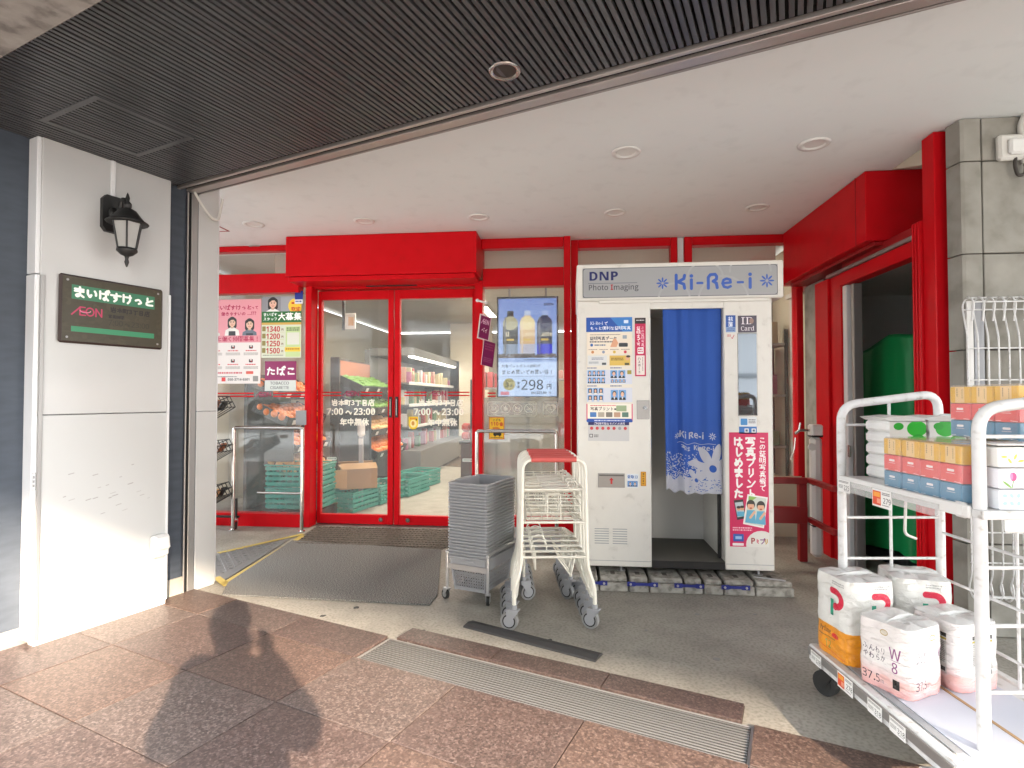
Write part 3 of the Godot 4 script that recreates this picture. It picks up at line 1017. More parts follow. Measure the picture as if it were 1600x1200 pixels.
		cv.text("年中無休", 128, 182, 68, w, .16)
		poster("opening_hours", cut_mat("door_lettering_%d" % i, cv.done()), Vector3([-2.205, -1.29][i], 1.133, .0045), .57, .303, "", "", Vector3.RIGHT, d, .001)
	var ye := Canvas.new(self, 64, 84, Color(.9, .75, .1, 0))
	ye.disc(32, 50, 31, 33, Color(.92, .78, .12)); ye.rrect(1, 1, 62, 50, 6, Color(.92, .78, .12))
	ye.disc(32, 46, 22, 26, Color(.95, .88, .6)); ye.disc(30, 44, 10, 14, Color(.8, .55, .2)); ye.grey(10, 8, 44, 4, 2, Color(.75, .12, .1), 3); ye.rect(48, 16, 8, 10, Color(.15, .15, .15))
	poster("yellow_sticker", cut_mat("yellow_sticker", ye.done()), Vector3(-1.575, 1.035, -5.5255), .1, .132, "round ended yellow sticker on the right sliding door", "sticker")
	for i in 2:
		var a := Canvas.new(self, 96, 32, Color(1, 1, 1, 0))
		a.rrect(1, 1, 94, 30, 8, Color(.80, .86, .82)); a.grey(14, 11, 56, 6, 1, Color(.3, .5, .45), 4); a.disc(82, 16, 6, 6, Color(.25, .3, .3))
		poster("door_notice", cut_mat("door_notice_%d" % i, a.done()), [Vector3(-2.43, .667, -5.5255), Vector3(-1.02, .667, -5.5255)][i], .105, .036, ["small pale notice at knee height on the left sliding door", "small pale notice at knee height on the right sliding door"][i], "sticker")
	window_posters()
	screen_and_stickers()

func aeon_mark(p: Node, at: Vector3, w: float):
	var cv := Canvas.new(self, 256, 84, Color(.62, .08, .28, 0))
	aeon_draw(cv, 4, 4, 248, 70, Color(.62, .08, .28))
	poster("shop_mark", cut_mat("shop_mark_%d" % M.size(), cv.done()), at, w, w * 84 / 256, "", "", Vector3.RIGHT, p, .0008)

func aeon_draw(cv: Canvas, x: float, y: float, w: float, h: float, c: Color):
	var t := h * .15
	var L := func(q): 
		var r := PackedVector2Array()
		for v in q:
			r.append(Vector2(x + v[0] * w, y + v[1] * h))
		return r
	cv.line(L.call([[.0, .98], [.27, .05], [.42, .05]]), t, c)
	cv.line(L.call([[.26, .5], [.42, .5]]), t, c)
	cv.line(L.call([[.26, .06], [.26, .95], [.44, .95]]), t, c)
	var o := []
	for i in 19:
		o.append([.585 + .125 * cos(TAU * i / 18), .5 + .45 * sin(TAU * i / 18)])
	cv.line(L.call(o), t, c)
	var e := []
	for i in 13:
		e.append([.43 + .17 * cos(PI * i / 12), .42 + .22 * sin(PI * i / 12)])
	cv.line(L.call(e), t * .7, c.lightened(.35))
	cv.line(L.call([[.78, .95], [.78, .06], [.97, .95], [.97, .06]]), t, c)

func face(cv: Canvas, x: float, y: float, r: float, long := true, cloth := Color(.2, .22, .25), shirt := Color(.93, .93, .93)):
	var hair := Color(.12, .10, .10)
	var skin := Color(.90, .74, .64)
	if long:
		cv.rrect(x - r * .95, y - r * .9, r * 1.9, r * 2.3, r * .6, hair)
	cv.poly(PackedVector2Array([Vector2(x - r * 1.7, y + r * 3.6), Vector2(x - r * 1.4, y + r * 1.7), Vector2(x - r * .4, y + r * 1.1), Vector2(x + r * .4, y + r * 1.1), Vector2(x + r * 1.4, y + r * 1.7), Vector2(x + r * 1.7, y + r * 3.6)]), shirt)
	cv.poly(PackedVector2Array([Vector2(x - r * .8, y + r * 3.6), Vector2(x - r * .7, y + r * 1.9), Vector2(x + r * .7, y + r * 1.9), Vector2(x + r * .8, y + r * 3.6)]), cloth)
	cv.rect(x - r * .28, y + r * .7, r * .56, r * .6, skin.darkened(.1))
	cv.disc(x, y - r * .12, r * .84, r * 1.02, hair)
	cv.disc(x, y + r * .1, r * .70, r * .92, skin)
	cv.poly(PackedVector2Array([Vector2(x - r * .72, y - r * .05), Vector2(x - r * .5, y - r * .85), Vector2(x + r * .5, y - r * .85), Vector2(x + r * .72, y - r * .05), Vector2(x + r * .3, y - r * .5), Vector2(x - r * .2, y - r * .48)]), hair)
	for s in [-1, 1]:
		cv.disc(x + s * r * .28, y + r * .05, r * .09, r * .08, hair)
		cv.line(PackedVector2Array([Vector2(x + s * r * .15, y - r * .16), Vector2(x + s * r * .42, y - r * .18)]), r * .07, hair)
	cv.line(PackedVector2Array([Vector2(x, y + r * .1), Vector2(x - r * .06, y + r * .38)]), r * .06, skin.darkened(.2))
	cv.line(PackedVector2Array([Vector2(x - r * .22, y + r * .56), Vector2(x, y + r * .63), Vector2(x + r * .22, y + r * .56)]), r * .1, Color(.75, .35, .33))

func window_posters():
	# pink recruiting poster (its left part is behind the jamb)
	var cv := Canvas.new(self, 400, 600, lin(.80, .75, .72))
	var pk := Color(.70, .05, .27)
	cv.rect(0, 0, 400, 306, Color(.90, .60, .64))
	cv.text("まいばすけっと", 62, 38, 38, pk, .14); cv.text("って", 328, 46, 26, pk, .13)
	cv.text("働きやすいの", 112, 88, 29, pk, .13); cv.text("…!??", 300, 84, 32, pk)
	face(cv, 60, 190, 30, true, Color(.25, .25, .28), Color(.86, .86, .84)); face(cv, 192, 162, 34, true, Color(.16, .16, .18), Color(.93, .92, .90)); face(cv, 318, 176, 35, true, Color(.20, .22, .27), Color(.40, .44, .50))
	cv.rect(0, 258, 400, 50, Color(.90, .60, .64).darkened(.05))
	cv.text("もっと働く仲間募集！", 4, 262, 38, pk, .11)
	for i in 3:
		for j in 2:
			var x := 70 + i * 130
			var y := 340 + j * 98
			cv.rrect(x - 14, y - 12, 28, 24, 6, Color(.15, .13, .13)); cv.disc(x, y - 6, 8, 6, Color(.85, .8, .78)); cv.disc(x + 4, y + 4, 4, 4, Color(.8, .1, .12))
			cv.grey(x - 38, y + 22, 76, 8, 1, Color(.78, .14, .16), i * 3 + j); cv.grey(x - 52, y + 40, 104, 4, 3, Color(.55, .52, .5), i * 7 + j)
	cv.grey(40, 518, 230, 11, 1, Color(.75, .12, .2), 8); cv.rrect(296, 512, 52, 20, 4, Color(.85, .32, .25))
	cv.grey(30, 548, 200, 6, 1, Color(.3, .28, .28), 9); cv.rect(120, 556, 28, 28, Color(.82, .1, .1)); cv.text("050-3714-6501", 164, 558, 24, Color(.2, .18, .18)); cv.rect(346, 546, 38, 38, Color(.55, .54, .52))
	poster("recruiting_poster", print_mat("pink_poster", cv.done()), Vector3(-3.1325 - .30, 1.8664, -5.395), .60, 0.8639, "pink and white recruiting poster on the left window beside the jamb", "poster")
	# green one
	cv = Canvas.new(self, 272, 424, lin(.66, .70, .56))
	cv.rect(0, 0, 272, 116, Color(.55, .56, .58)); cv.rect(130, 0, 142, 116, Color(.62, .64, .67))
	face(cv, 76, 44, 36, true, Color(.9, .9, .9), Color(.93, .93, .92)); cv.disc(232, 66, 50, 52, Color(.95, .80, .22))
	cv.text("歓迎", 200, 72, 32, Color(.80, .30, .10), .14); cv.grey(204, 40, 58, 14, 1, Color(.80, .30, .10), 14)
	cv.rect(0, 104, 272, 76, Color(.10, .42, .18))
	cv.text("まいばす", 10, 112, 24, Color(1, 1, 1), .13); cv.text("スタッフ", 10, 142, 24, Color(1, 1, 1), .13); cv.text("大募集", 108, 112, 54, Color(1, 1, 1), .15)
	cv.rect(0, 180, 272, 16, Color(.80, .66, .30))
	for i in 4:
		cv.text(["1340", "1200", "1250", "1500"][i], 30, 198 + i * 50, 52, Color(.72, .10, .12), .13, true, false, .86); cv.text("円", 134, 220 + i * 50, 18, Color(.4, .2, .1), .12); cv.rrect(4, 206 + i * 50, 24, 34, 3, Color(.55, .50, .25))
		cv.rect(4, 246 + i * 50, 150, 2, Color(.75, .72, .5))
	cv.rect(166, 208, 100, 210, Color(.76, .84, .60)); cv.grey(172, 216, 88, 8, 2, Color(.2, .35, .2), 4); cv.rect(176, 250, 84, 84, Color(.86, .87, .82)); cv.rrect(160, 352, 108, 30, 4, Color(.92, .80, .25)); cv.grey(168, 360, 92, 8, 1, Color(.6, .3, .1), 6); cv.grey(10, 404, 140, 5, 1, Color(.4, .4, .35), 7)
	poster("wage_poster", print_mat("wage_poster", cv.done()), Vector3(-2.9143, 2.0081, -5.396), 0.4225, 0.6239, "green and yellow recruiting poster with hourly wages on the left window", "poster")
	cv = Canvas.new(self, 64, 84, Color(.05, .16, .55)); cv.rect(0, 56, 64, 28, Color(.9, .92, .95)); cv.grey(6, 64, 50, 9, 1, Color(.1, .2, .5), 2)
	poster("security_sticker", print_mat("security_sticker", cv.done()), Vector3(-2.7278, 2.3064, -5.389), .085, .13, "small blue and white sticker at the top corner of the left window", "sticker")
	cv = Canvas.new(self, 200, 200, lin(.62, .66, .63)); cv.rect(0, 0, 200, 128, lin(.26, .008, .10)); cv.text("たばこ", 8, 34, 62, Color(.95, .95, .93), .16); cv.text("TOBACCO", 34, 134, 26, Color(.18, .18, .2), .1, false, false, 1.05); cv.text("CIGARETTE", 34, 164, 26, Color(.18, .18, .2), .1, false, false, .95)
	poster("tobacco_sign", print_mat("tobacco_sign", cv.done()), Vector3(-2.9148, 1.5096, -5.388), 0.3334, 0.3010, "purple and white tobacco sign below the wage poster", "sign")
	bxpart("window_pad", Vector3(-2.6728, 1.0912, -5.345), Vector3(.11, .145, .004), M.castor_grey, get_node("glazed_storefront"), .001)

func screen_and_stickers():
	var cv := Canvas.new(self, 400, 680, Color(.56, .68, .90))
	for i in 40:
		cv.rect(0, i * 10, 400, 10, Color(.45, .55, .80).lerp(Color(.66, .76, .95), i / 40.0))
	cv.text("KIRIN", 312, 30, 24, Color(.1, .1, .2))
	for i in 3:
		var x := 82.0 + i * 118
		var body: Color = [Color(.20, .19, .16), Color(.84, .70, .50), Color(.16, .16, .22)][i]
		var low: Color = [Color(.52, .58, .66), Color(.74, .74, .80), Color(.06, .12, .80)][i]
		cv.rrect(x - 22, 86, 44, 36, 6, [Color(.12, .12, .12), Color(.75, .8, .9), Color(.62, .7, .88)][i])
		cv.poly(PackedVector2Array([Vector2(x - 20, 118), Vector2(x + 20, 118), Vector2(x + 52, 168), Vector2(x + 52, 398), Vector2(x - 52, 398), Vector2(x - 52, 168)]), body.lightened(.25))
		cv.disc(x, 172, 52, 48, [Color(.70, .68, .55), Color(.93, .86, .66), Color(.10, .13, .30)][i])
		cv.rect(x - 52, 220, 104, 96, body); cv.rect(x - 52, 318, 104, 80, low)
		cv.text(["Bl", "Latte", "Latte"][i], x - 44, 226, 44, Color(.95, .9, .75), .1, true, true, .85)
		cv.rrect(x - 26, 280, 52, 14, 3, Color(.85, .72, .35)); cv.rect(x - 40, 130, 10, 250, Color(1, 1, 1, 1).lerp(body, .62))
	var r2 := RandomNumberGenerator.new()
	r2.seed = 9
	for i in 260:
		cv.disc(r2.randf_range(0, 400), r2.randf_range(388, 414), 7, 5, Color(.2, .14, .1).lightened(r2.randf_range(0, .45)), r2.randf_range(0, 3))
	cv.rect(0, 414, 400, 30, Color(.62, .72, .90)); cv.grey(180, 424, 200, 5, 1, Color(.3, .35, .45), 2); cv.rect(0, 444, 400, 236, Color(.76, .85, .98))
	cv.text("対象ペットボトル飲料が", 20, 458, 24, Color(.28, .30, .34), .09); cv.text("まとめ買いでお買い得！", 20, 496, 32, Color(.22, .24, .28), .1)
	cv.rect(16, 540, 368, 2, Color(.4, .45, .55)); cv.disc(74, 598, 42, 42, Color(.66, .62, .36)); cv.text("よりどり", 44, 566, 15, Color(.15, .15, .1), .1); cv.text("3", 46, 578, 46, Color(.15, .15, .1)); cv.text("点", 76, 596, 22, Color(.15, .15, .1), .11)
	cv.text("本", 126, 578, 22, Color(.2, .22, .25), .1); cv.text("体", 126, 604, 22, Color(.2, .22, .25), .1); cv.text("298", 154, 550, 96, Color(.16, .18, .22), .1, false); cv.text("円", 328, 592, 40, Color(.2, .22, .25), .1)
	cv.text("税込", 226, 648, 17, Color(.2, .22, .25), .1); cv.text("321.84", 262, 644, 23, Color(.2, .22, .25)); cv.text("円", 344, 648, 17, Color(.2, .22, .25), .1)
	cv.rrect(14, 648, 60, 24, 4, Color(.82, .45, .52))
	var t := thing("digital_screen", "bright upright advertising screen with three bottles hanging inside the window", "screen", Vector3(-0.4149, 1.7866, -5.4700))
	bxpart("casing", Vector3(0, .005, -.02), Vector3(0.5787 + .03, 0.9621 + .03, .03), M.black_plastic, t, .004)
	poster("display", screen_mat(cv.done()), Vector3(0, 0, -.0035), 0.5724, 0.9621, "", "", Vector3.RIGHT, t)
	for s in [-.18, .18]:
		bxpart("hanger", Vector3(s, .6, -.03), Vector3(.02, .25, .01), M.dull_aluminium, t, 0)
	# pictogram film
	cv = Canvas.new(self, 420, 96, Color(.9, .9, .86, 0))
	var w := Color(.88, .88, .84)
	for q in [[2, 290], [330, 88]]:
		var x0: float = q[0]
		cv.rrect(x0, 2, q[1], 92, 10, w); cv.rrect(x0 + 4, 6, q[1] - 8, 84, 7, Color(.9, .9, .86, 0))
	for i in 4:
		var x := 40.0 + i * 70
		cv.disc(x, 44, 30, 30, w); cv.disc(x, 44, 25, 25, Color(.3, .3, .28, 0))
		match i:
			0: cv.rrect(x - 15, 36, 30, 20, 3, w); cv.disc(x, 46, 7, 7, Color(.3, .3, .28, 0))
			1: cv.disc(x, 48, 14, 13, w); cv.rect(x - 4, 26, 8, 12, w)
			2: cv.poly(PackedVector2Array([Vector2(x - 16, 34), Vector2(x, 42), Vector2(x + 16, 34), Vector2(x + 16, 56), Vector2(x, 46), Vector2(x - 16, 56)]), w)
			3: cv.rect(x - 16, 46, 32, 6, w); cv.line(PackedVector2Array([Vector2(x + 6, 42), Vector2(x + 12, 34)]), 3, w)
		cv.line(PackedVector2Array([Vector2(x - 20, 25), Vector2(x + 20, 63)]), 5, w)
		cv.grey(x - 20, 80, 40, 4, 1, w, i)
	cv.disc(360, 36, 20, 20, w); cv.disc(388, 36, 20, 20, w); cv.poly(PackedVector2Array([Vector2(341, 42), Vector2(407, 42), Vector2(374, 78)]), w); cv.disc(374, 46, 19, 19, Color(.3, .3, .28, 0)); cv.line(PackedVector2Array([Vector2(374, 34), Vector2(374, 50), Vector2(384, 50)]), 4, w)
	poster("pictogram_film", cut_mat("pictogram_film", cv.done()), Vector3(-0.4576, 1.1818, -5.4050), 0.6911, 0.1474, "white outlined pictograms on the frosted window below the screen", "sticker")
	cv = Canvas.new(self, 104, 150, Color(.93, .74, .12)); cv.frame(0, 0, 104, 150, 4, Color(.75, .25, .05)); cv.text("こども", 24, 10, 19, Color(.1, .1, .1), .11); cv.text("110", 10, 28, 34, Color(.75, .12, .08)); cv.text("番", 70, 34, 26, Color(.75, .12, .08), .13)
	cv.poly(PackedVector2Array([Vector2(24, 70), Vector2(58, 66), Vector2(76, 76), Vector2(60, 94), Vector2(28, 92)]), Color(.8, .45, .1)); cv.rrect(30, 108, 54, 16, 4, Color(.12, .12, .12)); cv.disc(42, 126, 6, 6, Color(.12, .12, .12)); cv.disc(72, 126, 6, 6, Color(.12, .12, .12)); cv.grey(12, 136, 80, 5, 1, Color(.2, .1, .05), 3)
	poster("yellow_safety_sticker", print_mat("yellow_safety_sticker", cv.done()), Vector3(-0.7108, 0.9949, -5.4040), .15, .215, "yellow and red sticker on the frosted window behind the handrail", "sticker")
	# purple hanging signs beside the right door post
	for i in 2:
		cv = Canvas.new(self, 100, 150, lin(.20, .01, .10)); cv.frame(0, 0, 100, 150, 7 if i == 0 else 0, Color(.86, .82, .82))
		if i == 0:
			aeon_draw(cv, 16, 24, 68, 30, Color(.9, .75, .85)); cv.text("ペイ", 22, 78, 28, Color(.95, .9, .92), .14)
		else:
			cv.grey(14, 14, 72, 9, 3, Color(.62, .3, .45), 5); cv.grey(14, 100, 72, 6, 3, Color(.6, .35, .5), 6)
		var bs := Basis(Vector3.UP, .9) * Basis(Vector3.BACK, -.16)
		var sgn := thing("purple_hanging_sign", ["purple sign with a white border hanging from the right door post", "plain purple sign hanging below the bordered one at the right door post"][i], "sign", Vector3(-0.7990, 1.9509, -5.2000) if i == 0 else Vector3(-0.7625, 1.7030, -5.2000), bs, "purple signs at the door post")
		bxpart("backing", Vector3(0, 0, -.004), Vector3(.145, .235, .005), M.white_plastic, sgn, .001)
		poster("face", print_mat("purple_sign_%d" % i, cv.done()), Vector3.ZERO, .145, .235, "", "", Vector3.RIGHT, sgn)
	var ar := thing("sign_arm", "white arm holding the purple signs at the right door post", "bracket", Vector3(-0.8704, 2.2235, -5.3000))
	var b := B.new()
	b.rod(Vector3(-.02, .01, -.04), Vector3(.1, -.04, .1), .01, 8)
	b.ball(Vector3(-.02, .01, -.04), Vector3.ONE * .018, 10, 6)
	part("arm", b, M.white_plastic, ar)

func screen_mat(t: ImageTexture) -> Material:
	var m := print_mat("screen_picture", t, .25, .085)
	m.albedo_color = Color(.25, .25, .25)
	return m

# ---------------------------------------------------------------- right hand side
func right_wall():
	var f := thing("red_beam", "heavy red boxed beam above the side doorway on the right", "beam")
	red_box("casing", 2.0, 2.55, 2.36, 2.836, -5.47, -4.0, f)
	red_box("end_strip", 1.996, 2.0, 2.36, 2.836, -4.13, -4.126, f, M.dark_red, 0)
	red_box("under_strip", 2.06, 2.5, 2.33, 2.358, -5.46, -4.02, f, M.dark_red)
	var w := thing("side_doorway", "red framed side doorway on the right with the green sheet inside", "doorway")
	red_box("post", 2.09, 2.19, 0, 2.262, -5.02, -4.78, w)
	red_box("post", 2.11, 2.19, 0, 2.262, -4.778, -4.6, w)
	red_box("post", 2.085, 2.19, 0, 2.355, -3.64, -3.56, w)
	red_box("post", 2.10, 2.21, 0, 2.838, -3.558, -3.445, w)
	for i in 3:
		red_box("post_rib", 2.078, 2.086, 0.02, 2.35, -3.632 + i * .03, -3.62 + i * .03, w)
	red_box("lintel", 2.10, 2.19, 2.165, 2.262, -4.598, -3.642, w)
	red_box("lintel_strip", 2.085, 2.2, 2.264, 2.29, -4.8, -3.642, w, M.dull_aluminium)
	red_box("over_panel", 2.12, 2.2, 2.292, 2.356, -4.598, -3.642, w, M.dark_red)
	red_box("inner_jamb", 2.12, 2.2, 0.0, 2.163, -4.598, -4.535, w, M.white_trim)
	red_box("inner_jamb", 2.135, 2.2, 0.0, 2.16, -4.50, -4.46, w, M.dull_aluminium)
	red_box("hinge", 2.11, 2.122, .84, .93, -4.53, -4.50, w, M.stainless)
	red_box("stone_strip", 2.18, 2.36, 0, 2.32, -5.46, -5.06, w, M.fair_concrete)
	red_box("post", 2.20, 2.26, 0, 2.33, -5.055, -5.025, w)
	# rooms beyond
	var r := thing("store_room", "dim grey back room seen through the side doorway", "room")
	red_box("back_wall", 3.9, 4.0, 0, 2.31, -5.9, -3.2, r, M.room_paint)
	red_box("side_wall", 2.24, 3.9, 0, 2.32, -5.98, -5.88, r, M.room_paint)
	red_box("side_wall", 2.25, 3.9, 0, 2.31, -3.43, -3.33, r, M.room_paint)
	red_box("room_ceiling", 2.215, 4.06, 2.30, 2.347, -6.02, -3.38, r, M.room_paint)
	# beige wedge of wall above the beam
	var b := B.new()
	var k := thing("beige_bulkhead", "small beige wedge of wall between the red beam and the ceiling", "bulkhead", Vector3(2.172, 2.8385, -4.0))
	b.prism(PackedVector2Array([Vector2(0, 0), Vector2(.54, 0), Vector2(.54, -.17)]), Vector3.ZERO, Vector3.BACK, Vector3.UP, -.4)
	part("board", b, M.cream_wall, k)
	# concrete pier, in cast panels
	var c := thing("concrete_pier", "pale concrete pier with open joints at the right edge", "pier")
	var ys := [0.0, .5, 1.03, 1.556, 2.084, 2.597, 2.838]
	for i in 6:
		var y0: float = ys[i] + .004
		var y1: float = ys[i + 1] - .003
		b = B.new()
		b.prism(PackedVector2Array([Vector2(2.150, 3.304), Vector2(2.168, 3.30), Vector2(2.252, 3.30), Vector2(2.252, 3.60), Vector2(2.215, 3.60), Vector2(2.215, 3.42), Vector2(2.137, 3.40)]), Vector3(0, y0, 0), Vector3.RIGHT, Vector3.FORWARD, y1 - y0)
		part("cast_panel", b, M.fair_concrete, c)
		bxpart("cast_panel", Vector3(2.76, (y0 + y1) / 2, -3.40), Vector3(1.0, y1 - y0, .2), M.fair_concrete, c, .003)
	bxpart("core", Vector3(2.74, 1.415, -3.45), Vector3(1.02, 2.83, .25), M.joint_grout, c, 0)
	bxpart("core", Vector3(2.22, 1.415, -3.36), Vector3(.09, 2.83, .08), M.joint_grout, c, 0)
	bxpart("far_core", Vector3(4.5, 1.42, -3.6), Vector3(2.4, 2.84, .6), M.fair_concrete, c, 0)
	# red rail, drain pipe and tap in the corner
	var rl := thing("red_corner_rail", "low red rail behind the right side of the photo booth", "rail")
	for y in [.30, .61]:
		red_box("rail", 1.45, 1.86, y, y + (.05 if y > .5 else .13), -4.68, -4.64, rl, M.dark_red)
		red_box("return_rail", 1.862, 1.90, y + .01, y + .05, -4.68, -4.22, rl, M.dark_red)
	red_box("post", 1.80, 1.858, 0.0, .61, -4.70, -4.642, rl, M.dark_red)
	var p := thing("white_drain_pipe", "white pipe with black straps beside the red doorway post", "pipe", Vector3(1.965, 0, -4.74))
	bxpart("pipe", Vector3(0, .50, 0), Vector3(.085, .96, .085), M.white_plastic, p, .025)
	bxpart("cap", Vector3(0, 1.03, 0), Vector3(.09, .095, .09), M.white_plastic, p, .012)
	for y in [.27, .60, .985]:
		bxpart("strap", Vector3(0, y, 0), Vector3(.092, .018, .092), M.black_plastic, p, .02)
	b = B.new()
	b.cyl(Vector3(-.05, .90, .05), Vector3(-.05, .90, .062), .03, 16)
	part("tag", b, M.white_plastic, p)
	var tp := thing("tap", "chrome tap with a curved lever beside the white pipe", "tap", Vector3(1.84, 1.03, -4.74))
	b = B.new()
	b.tube(fillet([Vector3(.08, 0, 0), Vector3(0, 0, 0), Vector3(-.03, -.03, 0)], .02), .012, 8)
	b.rod(Vector3(.0, 0, 0), Vector3(.01, .06, 0), .007)
	part("body", b, M.stainless, tp)
	b = B.new()
	b.tube(fillet([Vector3(-.03, -.06, .0), Vector3(-.04, -.16, .0), Vector3(-.07, -.24, 0)], .1), .012, 8, false, .5)
	part("spout", b, M.stainless, tp)
	# green sheet
	var g := thing("green_tarpaulin", "tall goods covered by a green tarpaulin inside the side doorway", "tarpaulin", Vector3(2.60, 0, -4.86), Basis(Vector3.UP, .22))
	b = B.new()
	var nz := FastNoiseLite.new()
	nz.seed = 8
	nz.frequency = .9
	var rows := []
	for j in 19:
		var row := []
		var h := j / 18.0
		for i in 33:
			var a := TAU * i / 32.0
			var e := Vector2(cos(a), sin(a))
			var q := Vector2(signf(e.x) * pow(absf(e.x), .42) * .20, signf(e.y) * pow(absf(e.y), .42) * .43)
			var top := 1.66 + .10 * (q.y / .43) - .05 * (q.x / .25) + .03 * sin(q.y * 9.0)
			var fold := 1.0 + .13 * nz.get_noise_2d(i * 1.1, h * 1.8) + .05 * sin(a * 6.0 + h * 3.0)
			if j >= 17:
				fold *= [.93, .0][j - 17]
				row.append(Vector3(q.x * fold, top + (.0 if j == 17 else .03), q.y * fold))
			else:
				fold *= 1.0 - .05 * h
				row.append(Vector3(q.x * fold, lerpf(.10 + .03 * sin(a * 5), top - .035, j / 16.0), q.y * fold))
		rows.append(row)
	grid(b, rows)
	part("sheet", b, M.green_tarpaulin, g)
	bxpart("base", Vector3(0, .05, 0), Vector3(.36, .09, .7), M.black_plastic, g, .005)
	var dk := thing("folded_cart", "dark folded hand cart standing beside the green tarpaulin", "hand cart", Vector3(2.75, 0, -4.15))
	for x in [-.12, .12]:
		b = B.new()
		b.rod(Vector3(x, .08, 0), Vector3(x, 1.25, -.08), .014, 8)
		part("handle_tube", b, M.zinc, dk)
	for y in [.3, .7, 1.1]:
		bxpart("crossbar", Vector3(0, y, -.03), Vector3(.24, .02, .02), M.black_plastic, dk)
	bxpart("plate", Vector3(0, .06, .09), Vector3(.3, .02, .2), M.black_plastic, dk)

# a skin through rows of points, smoothed
func grid(b: B, rows: Array, closed := true, flip_to := Vector3.INF):
	var nr := rows.size()
	var nc: int = rows[0].size()
	var nn := []
	for j in nr:
		var line := []
		for i in nc:
			var i0: int = i - 1 if i > 0 else (nc - 2 if closed else 0)
			var i1: int = i + 1 if i < nc - 1 else (1 if closed else nc - 1)
			var du: Vector3 = rows[j][i1] - rows[j][i0]
			var dv: Vector3 = rows[min(j + 1, nr - 1)][i] - rows[max(j - 1, 0)][i]
			line.append(dv.cross(du).normalized() if du.length() > 1e-6 else Vector3.UP)
		nn.append(line)
	for j in nr - 1:
		for i in nc - 1:
			var u := [Vector2(float(i) / (nc - 1), 1 - float(j) / (nr - 1)), Vector2(float(i + 1) / (nc - 1), 1 - float(j) / (nr - 1)), Vector2(float(i + 1) / (nc - 1), 1 - float(j + 1) / (nr - 1)), Vector2(float(i) / (nc - 1), 1 - float(j + 1) / (nr - 1))]
			b.sm([rows[j][i], rows[j][i + 1], rows[j + 1][i + 1]], [nn[j][i], nn[j][i + 1], nn[j + 1][i + 1]], [u[0], u[1], u[2]])
			b.sm([rows[j][i], rows[j + 1][i + 1], rows[j + 1][i]], [nn[j][i], nn[j + 1][i + 1], nn[j + 1][i]], [u[0], u[2], u[3]])

